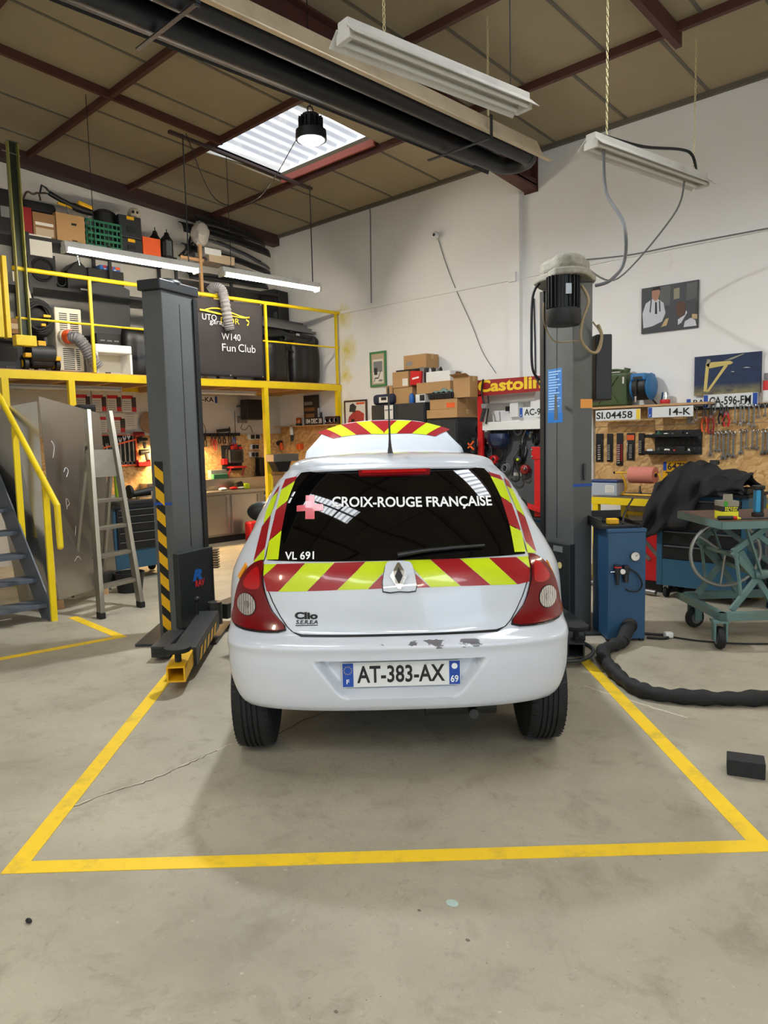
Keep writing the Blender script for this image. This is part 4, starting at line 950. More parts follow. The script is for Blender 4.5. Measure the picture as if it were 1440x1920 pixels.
MB().tube(spline([(LAMP[0]-.05, LAMP[1], LAMP[2]+.15), (4.2, -3.0, 4.25), (3.2, -2.7, 4.05), (2.5, -2.75, 4.20), (2.36, -3.0, rz_(-3)-.12)], 8), .005, 6).build('lamp_cable', MATS['black'], hb)
# lamp rail under the roof
MB().bar((2.26, -3.15, rz_(-3.15)-.12), (2.26, -1.12, rz_(-1.12)-.12), .05, .03).build('lamp_rail', mat('rail_dark', (70, 54, 52), .5), tag=('thin dark rail under the roof carrying the two lit lamps', 'rail'))
# wiring on the right wall: feed to the lift and lamps
def cable(label, pts, r, m_, cat='cable', n=8, sm=8):
    return MB().tube(spline(pts, sm), r, n).build('cable', m_ if not isinstance(m_, str) else MATS[m_], tag=(label, cat), smooth=60)
a_ = carW((1.52, 5.5, 2.72)); b_ = carW((1.60, 5.5, 2.58))
cable('grey lift feed cable hanging from the lamp near the right wall', [(7.02, -2.38, 3.58), (7.00, -2.30, 3.3), tuple(np.array(carW((1.80, 5.35, 2.95)))), tuple(carW((1.84, 5.45, 2.72))), tuple(carW((1.76, 5.5, 2.60))), tuple(carW((1.66, 5.55, 2.57)))], .013, 'grey')
cable('thin grey cable running from the lamp end down to the lift motor', [(7.16, -1.25, 3.57), (7.0, -1.1, 3.35), (6.4, -.9, 2.95), tuple(carW((1.60, 5.62, 2.72)))], .008, 'grey')
cable('black lamp cable curling along the lamp near the right wall', [(7.03, -2.40, 3.67), (7.10, -1.9, 3.70), (7.16, -1.35, 3.80), (7.20, -1.20, 3.78), (7.205, -1.12, 3.665)], .012, 'black')

# ================================================================== FLOOR ITEMS RIGHT OF THE CAR (bay frame)
mat('cabinet_blue', (34, 74, 108), .42, var=.08, dirt=.2, dcol=(24, 50, 76)); mat('table_green', (92, 122, 118), .5, var=.15, scale=8, dirt=.5, dcol=(96, 80, 62))
cb = thing('hydraulic_unit', 'tall blue steel cabinet with pressure gauge beside the right lift post', 'cabinet', (1.78, 5.33, 0), frame='car')
MB().bb(1.645, 1.915, 5.16, 5.52, .02, .79).build('body', MATS['cabinet_blue'], cb, bevel=.004)
MB().bb(1.640, 1.920, 5.155, 5.525, .79, .815).build('lid', MATS['cabinet_blue'], cb, bevel=.004)
for x in (1.66, 1.90):
    for y in (5.19, 5.49): MB().bb(x-.015, x+.015, y-.015, y+.015, 0, .02).build('foot', MATS['black'], cb)
g_ = MB().lathe([(.0001, 0), (.035, 0), (.036, -.012), (.033, -.018), (.031, -.013), (.0001, -.013)], 24, (1.835, 5.158, .62), 'Y').build('pressure_gauge', MATS['steel'], cb, smooth=40)
MB().lathe([(.0001, 0), (.030, 0), (.030, .001)], 24, (1.835, 5.143, .62), 'Y').build('dial', MATS['paper'], g_)
MB().bar((1.835, 5.1415, .62), (1.850, 5.1415, .632), .004, .001, (0, 1, 0)).build('needle', MATS['print_black'], g_)
rg = MB().bb(1.685, 1.725, 5.115, 5.16, .50, .565).bb(1.745, 1.785, 5.115, 5.16, .50, .56).build('air_regulator', MATS['black'], cb, bevel=.006)
MB().cyl((1.765, 5.135, .44), (1.765, 5.135, .50), .018, .02).cyl((1.705, 5.135, .42), (1.705, 5.135, .50), .008, .016).build('filter_bowl', MATS['steel_dark'], rg, smooth=40)
MB().lathe([(.0001, 0), (.018, 0), (.018, -.012), (.0001, -.012)], 18, (1.733, 5.112, .520), 'Y').build('small_gauge', MATS['paper'], rg)
MB().cyl((1.655, 5.135, .515), (1.685, 5.135, .515), .006).build('air_nipple', MATS['chrome'], rg)
MB().bb(1.683, 1.728, 5.112, 5.14, .545, .553).build('red_ring', MATS['red'], rg)
MB().tube(spline([(1.785, 5.14, .54), (1.84, 5.12, .50), (1.875, 5.12, .43), (1.85, 5.12, .38), (1.80, 5.13, .375), (1.77, 5.15, .385)], 6), .006, 6).build('air_hose', MATS['black'], cb, smooth=60)
MB().cyl((1.80, 5.17, .115), (1.70, 5.00, .05), .05, .045, n=18).build('outlet_hose', MATS['rubber'], cb, smooth=40)
MB().lathe([(.058, 0), (.058, -.02), (.045, -.03)], 18, (1.80, 5.17, .115), 'Y').build('hose_collar', MATS['black'], cb, smooth=40)
tr_ = thing('tool_tray', 'black tray of loose tools on top of the blue cabinet', 'tray', (1.76, 5.36, .815), frame='car')
MB().bb(1.60, 1.90, 5.20, 5.66, .816, .826).bb(1.60, 1.612, 5.20, 5.66, .82, .88).bb(1.888, 1.90, 5.20, 5.66, .82, .85).bb(1.60, 1.90, 5.648, 5.66, .82, .90).bb(1.60, 1.90, 5.20, 5.212, .82, .835).build('tray', MATS['black'], tr_)
MB().bb(1.70, 1.78, 5.33, 5.40, .828, .87).build('yellow_meter', MATS['hazard_yellow'], None, frame='car', tag=('small yellow and red measuring box lying in the black tool tray', 'meter'), bevel=.008)
MB().tube([tuple(p) for p in spline([(1.80, 5.32, .832), (1.86, 5.45, .90), (1.98, 5.62, .99)], 4)], [.008]*9, 6).build('pry_bar', MATS['steel_dark'], None, frame='car', tag=('brown pry bar leaning out of the black tool tray', 'bar'))
MB().bb(1.66, 1.76, 5.47, 5.50, .828, .845).cyl((1.64, 5.485, .85), (1.70, 5.485, .85), .02).build('air_ratchet', MATS['black'], None, frame='car', tag=('black air tool lying at the back of the tool tray', 'tool'))
MB().bb(1.63, 1.66, 5.55, 5.60, .828, .86).build('green_tin', MATS['green'], None, frame='car', tag=('tiny green tin in the corner of the tool tray', 'tin'), bevel=.004)
# big black exhaust hose on the floor
hp = [(1.70, 5.00, .05), (1.60, 4.92, .045), (1.50, 4.80, .045), (1.45, 4.55, .045), (1.44, 4.35, .045), (1.46, 4.12, .042), (1.54, 3.99, .04), (1.70, 3.92, .04), (1.90, 3.88, .04), (2.12, 3.87, .042), (2.5, 3.88, .042), (3.0, 3.95, .042)]
pp = spline(hp, 8); rad = [.040+.005*math.sin(i*1.3)+.004*math.sin(i*.47) for i in range(len(pp))]
b = MB().tube(pp, rad, 14)
b.v = [(x, y, max(.002, z*(.92) if z < .045 else z)) for x, y, z in b.v]
b.build('suction_hose', MATS['rubber'], None, frame='car', tag=('thick black flattened hose snaking over the floor to the right edge', 'hose'), smooth=50)
MB().tube(spline([(1.22, 5.30, .22), (1.28, 5.15, .20), (1.36, 4.95, .10), (1.42, 4.75, .07), (1.32, 4.62, .05), (1.18, 4.62, .04)], 6), .014, 8).build('air_line', MATS['grey_dark'], None, frame='car', tag=('thin grey hose curling around the right lift arm on the floor', 'hose'), smooth=60)
MB().tube(spline([(1.92, 5.35, .012), (2.02, 5.30, .012), (2.12, 5.25, .012), (2.06, 5.18, .012), (1.95, 5.22, .012)], 6), .010, 6).build('mains_lead', MATS['black'], None, frame='car', tag=('coiled black mains lead on the floor beside the blue cabinet', 'cable'), smooth=60)
MB().tube(spline([(2.12, 5.24, .008), (2.3, 5.10, .008), (2.6, 5.0, .008), (3.1, 4.98, .008)], 6), .006, 6).build('mains_lead', MATS['black'], None, frame='car', tag=('thin dark lead running under the lift table to the right', 'cable'), smooth=60)
MB().bb(2.08, 2.14, 5.20, 5.25, .004, .045).build('plug', MATS['white'], None, frame='car', tag=('white plug connector lying in the coiled lead on the floor', 'plug'), bevel=.008)
# foam block near the right edge
fb = MB().box((1.595, 3.085, .036), (.150, .10, .070), rz=-.42)
fb.build('foam_block', mat('foam_black', (34, 34, 35), .9, var=.25, scale=40, bump=.6, bscale=70), None, frame='car', tag=('black foam block lying on the floor by the yellow line', 'block'), bevel=.004)
# scissor lift table
tb = thing('lift_table', 'green wheeled scissor lift table at the right edge', 'lift table', (2.9, 5.25, 0), frame='car')
X0, X1, Y0, Y1, ZB, ZT = 2.33, 3.45, 4.90, 5.62, .20, .885
tp = MB().bb(X0, X1, Y0, Y1, ZT-.02, ZT).build('table_top', mat('table_top', (98, 74, 62), .6, var=.2, scale=10, dirt=.5), tb)
for a, b_, c_, d_ in ((X0, X1, Y0-.006, Y0+.004), (X0, X1, Y1-.004, Y1+.006), (X0-.006, X0+.004, Y0, Y1), (X1-.004, X1+.006, Y0, Y1)): MB().bb(a, b_, c_, d_, ZT-.055, ZT-.004).build('top_rail', MATS['table_green'], tp)
for a, b_, c_, d_ in ((X0, X1, Y0, Y0+.05), (X0, X1, Y1-.05, Y1), (X0, X0+.05, Y0, Y1), (X1-.05, X1, Y0, Y1)): MB().bb(a, b_, c_, d_, ZB-.0, ZB+.055).build('base_rail', MATS['table_green'], tb, bevel=.003)
for yy, in ((4.99,), (5.53,)):
    m_ = (2.88, yy, .535)
    MB().bar((2.45, yy, .25), (2.62, yy, .47), .028, .042).bar((2.62, yy, .47), (2.45, yy, .66), .028, .042).bar((2.45, yy, .66), (2.70, yy, .84), .028, .042).build('scissor_arm', MATS['table_green'], tb, bevel=.004)
    MB().bar((2.78, yy+.04, .25), (2.52, yy+.04, .66), .028, .04).build('scissor_arm', MATS['table_green'], tb, bevel=.004)
    MB().bar((3.30, yy, .25), (2.62, yy+.02, .78), .028, .036).build('scissor_arm', MATS['table_green'], tb, bevel=.004)
    MB().bar((2.64, yy-.03, .50), (2.52, yy-.03, .84), .03, .012).build('tie_link', MATS['table_green'], tb)
    MB().bar((2.46, yy-.03, .64), (2.50, yy-.03, .36), .03, .012).build('tie_link', MATS['table_green'], tb)
MB().cyl((2.66, 4.99, .50), (3.35, 5.05, .52), .030, n=16).cyl((2.60, 4.99, .50), (2.68, 4.99, .50), .034).build('hydraulic_cylinder', MATS['table_green'], tb, smooth=40)
MB().cyl((2.62, 4.97, .50), (2.62, 5.57, .50), .018).build('cross_shaft', MATS['table_green'], tb, smooth=40)
MB().cyl((2.50, 4.97, .62), (2.50, 5.57, .62), .016).build('cross_shaft', MATS['table_green'], tb, smooth=40)
hw_ = cy_at(1360, 1038, 5.30)
MB().tube([(hw_[0]+.255*math.cos(q), 5.30, hw_[2]+.235*math.sin(q)) for q in [2*PI*i/40 for i in range(40)]], .014, 8, closed=True).build('hand_wheel', mat('tube_grey', (160, 160, 154), .4, metal=.6), tb, smooth=60)
for k in range(3):
    t_ = .4+2*PI*k/3; MB().cyl((hw_[0], 5.30, hw_[2]), (hw_[0]+.25*math.cos(t_), 5.30, hw_[2]+.23*math.sin(t_)), .008, n=8).build('wheel_spoke', MATS['tube_grey'], tb)
for x, y, rot in ((2.345, 4.93, 1.45), (2.42, 5.50, .3), (3.36, 4.95, 1.2), (3.36, 5.52, .5), (2.90, 5.52, .9)):
    if x == 2.90: continue
    q = Matrix.Translation((x, y, 0)) @ Matrix.Rotation(rot, 4, 'Z')
    cs = MB().bb(-.03, .03, -.045, -.032, .06, .19).bb(-.03, .03, .032, .045, .06, .19).bb(-.04, .06, -.05, .05, .185, .20).xf(q).build('caster_fork', MATS['table_green'], tb)
    MB().lathe([(.02, -.024), (.055, -.024), (.072, -.020), (.078, -.010), (.078, .010), (.072, .020), (.055, .024), (.02, .024)], 26, (0, 0, .079), 'Y').xf(q).build('caster_wheel', MATS['rubber'], cs, smooth=40)
    MB().lathe([(.008, -.027), (.045, -.026), (.045, .026), (.008, .027)], 20, (0, 0, .079), 'Y').xf(q).build('caster_hub', MATS['steel'], cs, smooth=40)
# things on the lift table
ft = ZT
c_ = cy_at(1364, 950, 5.05)[0]
fx = thing('filter_box', 'yellow and black oil filter carton standing on the lift table', 'box', (c_, 5.05, ft), frame='car')
fw, fd = .062, .06
MB().bb(c_-fw, c_+fw*.8, 5.05-fd, 5.05+fd, ft, ft+.125).build('carton', mat('box_yellow', (226, 222, 40), .5, var=.05), fx, bevel=.002)
MB().bb(c_-fw-.0006, c_+fw*.8+.0006, 5.05-fd-.0006, 5.05+fd+.0006, ft+.055, ft+.090).build('black_band', MATS['print_black'], fx)
MB().bb(c_-fw-.0006, c_+fw*.8+.0006, 5.05-fd-.0006, 5.05+fd+.0006, ft+.0905, ft+.1256).build('grey_band', mat('box_grey', (140, 132, 118), .6), fx)
MB().prism([(c_-fw, ft+.125), (c_+.01, ft+.125), (c_+.005, ft+.175), (c_-fw+.005, ft+.175)], 5.05-fd+.002, 5.05-fd+.005, 'xz').build('open_flap', MATS['box_grey'], fx)
letter('MANN', (c_-.045, 5.05-fd-.0012, ft+.074), (1, 0, 0), (0, 0, 1), MATS['box_yellow'], fx, width=.085, height=.013, bold=.03)
letter('FILTER', (c_-.045, 5.05-fd-.0012, ft+.058), (1, 0, 0), (0, 0, 1), MATS['box_yellow'], fx, width=.085, height=.013, bold=.03)
MB().lathe([(.0001, 0), (.02, 0), (.02, -.001)], 16, (c_-.04, 5.05-fd-.001, ft+.108), 'Y', ry=.8).build('green_emblem', mat('emblem_green', (60, 150, 40), .5), fx)
c2 = cy_at(1421, 950, 5.12)[0]
fg = thing('work_light', 'blue and black inspection torch standing upright on the lift table', 'torch', (c2, 5.12, ft), frame='car')
MB().bb(c2-.032, c2+.032, 5.09, 5.15, ft, ft+.03).build('foot', MATS['black'], fg, bevel=.006)
MB().bb(c2-.026, c2+.010, 5.095, 5.145, ft+.03, ft+.19).build('body', mat('torch_blue', (44, 140, 190), .4), fg, bevel=.008)
MB().bb(c2+.010, c2+.030, 5.095, 5.145, ft+.03, ft+.19).build('grip', MATS['black'], fg, bevel=.006)
MB().bb(c2-.036, c2+.036, 5.09, 5.15, ft+.19, ft+.22).build('head', MATS['black'], fg, bevel=.006)
c3 = cy_at(1345, 962, 4.97)[0]
sdv = thing('screwdriver', 'black and red handled screwdriver lying on the lift table edge', 'screwdriver', (c3, 4.96, ft), frame='car')
MB().cyl((c3, 4.96, ft+.016), (c3+.10, 4.955, ft+.016), .015, .013, n=12).build('handle', MATS['black'], sdv, smooth=40)
MB().cyl((c3+.10, 4.955, ft+.016), (c3+.125, 4.953, ft+.014), .013, .012, n=12).build('collar', MATS['red'], sdv, smooth=40)
MB().cyl((c3+.125, 4.953, ft+.013), (c3+.15, 4.95, ft+.011), .012, .006, n=12).build('tip_collar', MATS['box_yellow'], sdv, smooth=40)
MB().cyl((c3+.15, 4.95, ft+.009), (c3+.36, 4.935, ft+.009), .006, n=8).build('shaft', MATS['steel_dark'], sdv, smooth=40)
# ================================================================== RIGHT WALL: TOOL WALL AND WORKBENCH (room frame, wall at y=0)
def RB(px0, py0, px1, py1, off):
    """pixel box on a plane parallel to the right wall -> x0, x1, z0, z1"""
    cxp, cyp = (px0+px1)/2, (py0+py1)/2
    return wr(px0, cyp, off)[0], wr(px1, cyp, off)[0], wr(cxp, py1, off)[2], wr(cxp, py0, off)[2]
def LBX(px0, py0, px1, py1, x):
    """pixel box on a plane parallel to the left wall at x -> y0, y1, z0, z1"""
    cxp, cyp = (px0+px1)/2, (py0+py1)/2
    return wl(px0, cyp, x)[1], wl(px1, cyp, x)[1], wl(cxp, py1, x)[2], wl(cxp, py0, x)[2]
EX, EZ = (1, 0, 0), (0, 0, 1)
def plate(label, x0, x1, z0, z1, txt, y=-.03, bg_='plate_white', band=True, rband=None, txtspan=None, tm='print_black', tilt=0.0):
    t = thing('number_plate', label, 'number plate', ((x0+x1)/2, y, z0), group='number plates')
    w = x1-x0; h = z1-z0
    bd = MB().bb(x0, x1, y-.003, y+.003, z0, z1).build('plate', MATS[bg_], t, bevel=.002)
    if band: MB().bb(x0+.004, x0+.045, y-.0042, y-.003, z0+.004, z1-.004).build('band', MATS['print_blue'], t); letter('F', (x0+.018, y-.0048, z0+.014), EX, EZ, MATS['print_white'], t, width=.012, height=.02, bold=.02)
    if rband: MB().bb(x1-.045, x1-.004, y-.0042, y-.003, z0+.004, z1-.004).build('band', MATS[rband], t)
    a, b_ = txtspan or (.115, .88)
    letter(txt, (x0+w*a, y-.0046, z0+h*.17), EX, EZ, MATS[tm], t, width=w*(b_-a), height=h*.66, bold=.02)
    return t
# chipboard
x0, x1, z0, z1 = RB(1116, 806, 1440, 935, .02)
MB().bb(5.69, 9.2, -.018, -.001, .72, 1.555).build('chipboard_panel', MATS['osb'], tag=('large chipboard tool panel on the right wall behind the workbench', 'board'))
MB().bb(5.69, 9.2, -.020, -.001, 1.560, 1.745).build('chipboard_panel', MATS['osb'], tag=('narrow upper chipboard strip above the tool panel on the right wall', 'board'))
MB().bb(5.60, 6.99, -.21, -.001, 1.75, 1.772).build('wall_ledge', MATS['wood'], tag=('wooden ledge under the green jerrycan on the right wall', 'shelf'))
plate('yellowed white plate reading SI 04458 below the jerrycan', *RB(1117, 768, 1201, 788, .218), 'SI.04458', y=-.218, band=False, rband='print_yellow', txtspan=(.02, .83))
plate('white plate reading 14-K behind the silver funnel', *RB(1215, 762, 1300, 782, .218), '    14-K', y=-.218, txtspan=(.48, .95))
plate('white plate reading BA half covered by another plate', *RB(1287, 747, 1325, 762, .03), 'BA', txtspan=(.35, .90))
plate('white plate reading CA-596-FM below the crane picture', *RB(1319, 738, 1421, 763, .045), 'CA-596-FM', y=-.045, rband='print_blue')
mat('plate_yellow', (226, 168, 12), .4, var=.04)
x0, x1, z0, z1 = RB(1243, 865, 1293, 900, .03)
t = thing('number_plate', 'square yellow plate reading 6472 TL behind the black jacket', 'number plate', ((x0+x1)/2, -.03, z0), group='number plates')
MB().bb(x0, x1, -.033, -.027, z0, z1).build('plate', MATS['plate_yellow'], t, bevel=.002)
MB().bb(x0+.004, x0+.04, -.0342, -.033, (z0+z1)/2, z1-.004).build('band', MATS['print_blue'], t)
letter('6472', (x0+.05, -.0346, (z0+z1)/2+.008), EX, EZ, MATS['print_black'], t, width=(x1-x0)*.70, height=(z1-z0)*.38, bold=.02)
letter('TL 85', (x0+.03, -.0346, z0+.012), EX, EZ, MATS['print_black'], t, width=(x1-x0)*.80, height=(z1-z0)*.38, bold=.02)
# jerrycan
mat('olive', (62, 78, 40), .4, var=.12)
x0, x1, z0, z1 = RB(1108, 694, 1178, 774, .16); jz = 1.773; zt_ = z1-.035
t = thing('jerrycan', 'olive green metal jerrycan standing on the wall ledge', 'jerrycan', ((x0+x1)/2, -.1, jz))
MB().bb(x0, x1, -.185, -.03, jz, zt_).build('can', MATS['olive'], t, bevel=.025, seg=3)
for sx_ in (-1, 1):
    for sz_ in (-1, 1):
        c0 = ((x0+x1)/2, -.187, (jz+zt_)/2); MB().bar((c0[0]+sx_*.03, c0[1], c0[2]+sz_*.03), (c0[0]+sx_*.11, c0[1], c0[2]+sz_*.14), .02, .012).build('pressed_rib', MATS['olive'], t, bevel=.004)
for yy in (-.06, -.108, -.155):
    MB().tube(spline([(x0+.05, yy, zt_-.005), (x0+.09, yy, zt_+.03), (x1-.12, yy, zt_+.03), (x1-.08, yy, zt_-.005)], 5), .011, 8).build('handle', MATS['olive'], t, smooth=50)
MB().cyl((x1-.05, -.108, zt_-.01), (x1-.035, -.108, zt_+.045), .034, n=16).build('cap', MATS['olive'], t, smooth=40)
MB().bb(x1-.055, x1-.035, -.188, -.185, zt_-.12, zt_-.05).build('tag', MATS['paper'], t)
# hose reel
x0, x1, z0, z1 = RB(1180, 697, 1224, 753, .22); rx, rz2 = (x0+x1)/2, (z0+z1)/2
t = thing('hose_reel', 'blue and black wall hose reel beside the jerrycan', 'hose reel', (rx, -.15, z0))
MB().lathe([(.02, -.07), (.13, -.07), (.135, -.05), (.135, .05), (.13, .07), (.02, .07)], 28, (rx, -.16, rz2), 'X').build('drum_case', MATS['black'], t, smooth=40)
for s_ in (-1, 1): MB().lathe([(.03, s_*.07), (.125, s_*.07), (.14, s_*.085), (.12, s_*.10), (.05, s_*.105)], 28, (rx, -.16, rz2), 'X').build('side_cover', mat('reel_blue', (40, 112, 168), .45), t, smooth=40)
MB().bb(rx-.085, rx+.085, -.30, -.05, rz2+.06, rz2+.135).build('top_cover', MATS['reel_blue'], t, bevel=.02)
MB().bb(rx-.05, rx+.05, -.303, -.298, rz2+.07, rz2+.10).build('hose_slot', MATS['black'], t)
MB().cyl((rx-.01, -.30, rz2+.085), (rx-.02, -.30, rz2-.10), .010, n=8).build('hose_end', MATS['black'], t)
MB().cyl((rx-.02, -.30, rz2-.10), (rx-.02, -.30, rz2-.16), .014, .008, n=10).build('air_coupling', MATS['chrome'], t, smooth=40)
MB().tube(spline([(rx+.06, -.1, rz2-.12), (rx+.14, -.05, rz2-.22), (rx+.26, -.04, rz2-.27)], 6), .009, 6).build('feed_hose', MATS['black'], t)
MB().bb(rx-.03, rx+.03, -.05, -.001, rz2-.10, rz2+.10).build('wall_bracket', MATS['steel_dark'], t)
# silver funnel thing with a red label on top of the plate
fxp = wr(1247, 752, .10)
t = thing('spray_gun_cup', 'silver cup with red label on the ledge beside the hose reel', 'cup', (fxp[0], -.10, fxp[2]-.07))
MB().lathe([(.03, -.07), (.048, -.02), (.05, .0), (.036, .05), (.034, .09)], 18, tuple(fxp)).build('cup', MATS['chrome'], t, smooth=40)
MB().lathe([(.047, -.025), (.0505, -.018), (.0505, .01), (.047, .016)], 18, tuple(fxp)).build('label_band', MATS['print_red'], t, smooth=40)
for k in range(5): MB().lathe([(.012, -.012), (.022, 0), (.012, .012)], 10, (fxp[0]-.07+.03*k, -.09, fxp[2]-.10-.012*(4-k)), 'X').build('corrugated_spout', MATS['chrome'], t, smooth=40)
# crane picture
x0, x1 = wr(1302, 700, .04)[0], wr(1426, 700, .04)[0]; z0, z1 = wr(1362, 739, .04)[2], wr(1364, 664, .04)[2]
t = thing('canvas_picture', 'dark blue canvas picture of a pale yellow jib crane', 'picture', ((x0+x1)/2, -.03, z0))
m, N, L, B = nodemat('night_sky'); tcn = N.new('ShaderNodeTexCoord').outputs['Generated']; sx = N.new('ShaderNodeSeparateXYZ'); L.new(tcn, sx.inputs[0])
c = rampmix(N, L, sx.outputs['Z'], (150, 140, 90), (22, 44, 82), .0, .28); c = rampmix(N, L, noise(N, L, tcn, 6, 5, .6), c, (16, 30, 58), .4, .8); L.new(c, B.inputs['Base Color']); B.inputs['Roughness'].default_value = .6
MB().bb(x0, x1, -.04, -.004, z0, z1).build('canvas', MATS['night_sky'], t)
W_, H_ = x1-x0, z1-z0
def cpt(u, v): return (x0+W_*u, z0+H_*v)
mat('crane_yellow', (206, 184, 108), .6, var=.1); mat('crane_pale', (150, 146, 122), .6, var=.1)
for nm, P, mt in (('crane_mast', [(.15,.10),(.20,.10),(.235,.80),(.18,.80)], 'crane_yellow'), ('crane_jib', [(.18,.78),(.24,.68),(.56,.74),(.60,.78),(.55,.83),(.26,.83)], 'crane_yellow'), ('crane_strut', [(.19,.08),(.24,.10),(.52,.72),(.47,.74)], 'crane_yellow'), ('crane_arm', [(.46,.84),(.58,.86),(.76,.97),(.74,.98),(.56,.90)], 'crane_pale'), ('crane_cap', [(.18,.80),(.25,.80),(.25,.90),(.20,.92)], 'crane_pale'), ('cloud', [(.74,.63),(.86,.62),(.80,.645)], 'paper'), ('cloud', [(.56,.55),(.62,.545),(.60,.565)], 'paper')):
    MB().prism([cpt(*p) for p in P], -.0412, -.0402).build(nm, MATS[mt], t)
# picture of two figures: generic stand-in
x0, x1 = wr(1203, 580, .02)[0], wr(1309, 575, .02)[0]; z0, z1 = wr(1256, 620, .02)[2], wr(1256, 533, .02)[2]; W_, H_ = x1-x0, z1-z0
t = thing('office_picture', 'dark picture of two people in white shirts hanging on the right wall', 'picture', ((x0+x1)/2, -.02, z0))
MB().bb(x0, x1, -.022, -.003, z0, z1).build('frame_panel', mat('pic_dark', (34, 35, 36), .45, var=.3, scale=6), t)
mat('pic_skin_a', (176, 130, 108), .6, var=.05); mat('pic_skin_b', (92, 62, 48), .6, var=.05); mat('pic_shirt', (205, 205, 212), .6, var=.06); mat('pic_grey', (96, 98, 96), .6, var=.15)
for nm, P, mt, y in (('window_blind', [(.33,.55),(.52,.55),(.52,.98),(.33,.98)], 'pic_grey', 0), ('wall_notice', [(.58,.66),(.68,.67),(.68,.90),(.58,.89)], 'crane_pale', 0), ('pale_cabinet', [(.80,.60),(.98,.62),(.98,.97),(.80,.96)], 'pic_grey', 0),
    ('torso', [(.04,.12),(.02,.45),(.08,.66),(.20,.74),(.30,.72),(.40,.62),(.44,.40),(.38,.22),(.20,.14)], 'pic_shirt', 1), ('head', [(.19,.76),(.19,.92),(.25,.98),(.32,.97),(.34,.88),(.31,.72),(.25,.68)], 'pic_skin_a', 2), ('hair', [(.18,.90),(.22,1.0),(.33,.99),(.35,.88),(.32,.92),(.20,.92)], 'print_black', 3), ('tie', [(.25,.66),(.28,.66),(.29,.40),(.25,.40)], 'print_black', 2), ('brace', [(.17,.72),(.19,.72),(.17,.44),(.15,.46)], 'print_black', 2), ('brace', [(.32,.68),(.34,.67),(.35,.44),(.33,.44)], 'print_black', 2),
    ('head', [(.62,.50),(.66,.60),(.74,.60),(.79,.48),(.78,.34),(.70,.24),(.64,.32)], 'pic_skin_b', 2), ('collar', [(.66,.10),(.66,.22),(.78,.30),(.80,.40),(.82,.34),(.72,.14)], 'pic_shirt', 3), ('shoulder', [(.76,.04),(.78,.16),(.88,.22),(.96,.16),(.98,.04)], 'pic_shirt', 2), ('desk_item', [(.36,.10),(.46,.12),(.50,.28),(.44,.26),(.40,.18)], 'tape', 1), ('desk', [(.90,.20),(.99,.18),(.99,.28),(.90,.30)], 'tape', 1)):
    MB().prism([(x0+W_*a, z0+H_*b_) for a, b_ in P], -.0228-.0006*y, -.0222-.0006*y).build(nm, MATS[mt], t)
# red and white spray can at the right edge
cz = wr(1437, 720, .08)
t = thing('spray_can', 'red and white spray can standing above the tool wall at the right edge', 'spray can', (cz[0], -.06, wr(1437, 752, .06)[2]))
zc = wr(1437, 752, .06)[2]
MB().cyl((cz[0], -.06, zc), (cz[0], -.06, zc+.10), .035, n=18).build('label_white', MATS['white'], t, smooth=40)
MB().cyl((cz[0], -.06, zc+.10), (cz[0], -.06, zc+.19), .035, n=18).build('label_red', MATS['print_red'], t, smooth=40)
MB().lathe([(.035, zc+.19), (.02, zc+.21), (.028, zc+.212), (.028, zc+.26), (.001, zc+.262)], 18, (cz[0], -.06, 0)).build('cap', MATS['grey'], t, smooth=40)
# hanging rail for the upper tools
MB().bb(wr(1285, 762, .02)[0], 9.0, -.035, -.021, wr(1400, 764, .02)[2]-.006, wr(1400, 758, .02)[2]).build('tool_rail', MATS['steel_dark'], tag=('thin steel rail holding the upper row of spanners', 'rail'))
def spanner(label, px, pya, pyb, group, y=-.035, wide=1.0):
    """combination spanner hanging: ring at one end, open jaw at the other"""
    a = wr(1080+px/4, 640+pya/4, -y); b_ = wr(1080+px/4, 640+pyb/4, -y); x = a[0]; zt, zb = a[2], b_[2]; L_ = zt-zb; r = max(.014, L_*.085)*wide
    t = thing('spanner', label, 'spanner', (x, y, zb), group=group)
    MB().bb(x-r*.42, x+r*.42, y-.004, y+.004, zb+r*1.4, zt-r*1.4).build('shank', MATS['steel'], t, bevel=.002)
    MB().tube([(x+r*.78*math.cos(q), y, zt-r+r*.78*math.sin(q)) for q in [2*PI*i/14 for i in range(14)]], r*.30, 6, closed=True).build('ring_end', MATS['chrome'], t, smooth=60)
    jaw = [(x-r*.5, zb+r*1.9), (x-r*1.05, zb+r*1.1), (x-r*1.0, zb+r*.2), (x-r*.45, zb), (x-r*.40, zb+r*.8), (x, zb+r*1.05), (x+r*.40, zb+r*.8), (x+r*.45, zb), (x+r*1.0, zb+r*.2), (x+r*1.05, zb+r*1.1), (x+r*.5, zb+r*1.9)]
    MB().prism(jaw, y-.005, y+.005).build('open_jaw', MATS['chrome'], t)
    return t
up_row = [(880,480,615),(905,490,600),(1045,430,540),(1195,470,615),(1237,460,635),(1262,465,610),(1300,465,635),(1337,465,650),(1372,465,580),(1420,460,570)]
lo_row = [(1012,665,865),(1050,670,830),(1078,670,830),(1108,665,890),(1143,660,870),(1182,670,875),(1240,655,850),(1278,655,810),(1325,655,810),(1360,655,815),(1405,655,855),(1436,655,850)]
orde = ['first', 'second', 'third', 'fourth', 'fifth', 'sixth', 'seventh', 'eighth', 'ninth', 'tenth', 'eleventh', 'twelfth']
for i, (p, a, b_) in enumerate(up_row): spanner('steel spanner hanging in the upper row, %s from the left' % orde[i], p, a, b_, 'spanners in the upper row', y=-.05)
for i, (p, a, b_) in enumerate(lo_row): spanner('steel spanner hanging in the lower row, %s from the left' % orde[i], p, a, b_, 'spanners in the lower row')
a = wr(1293, 755, .035); b_ = wr(1293, 794, .035)
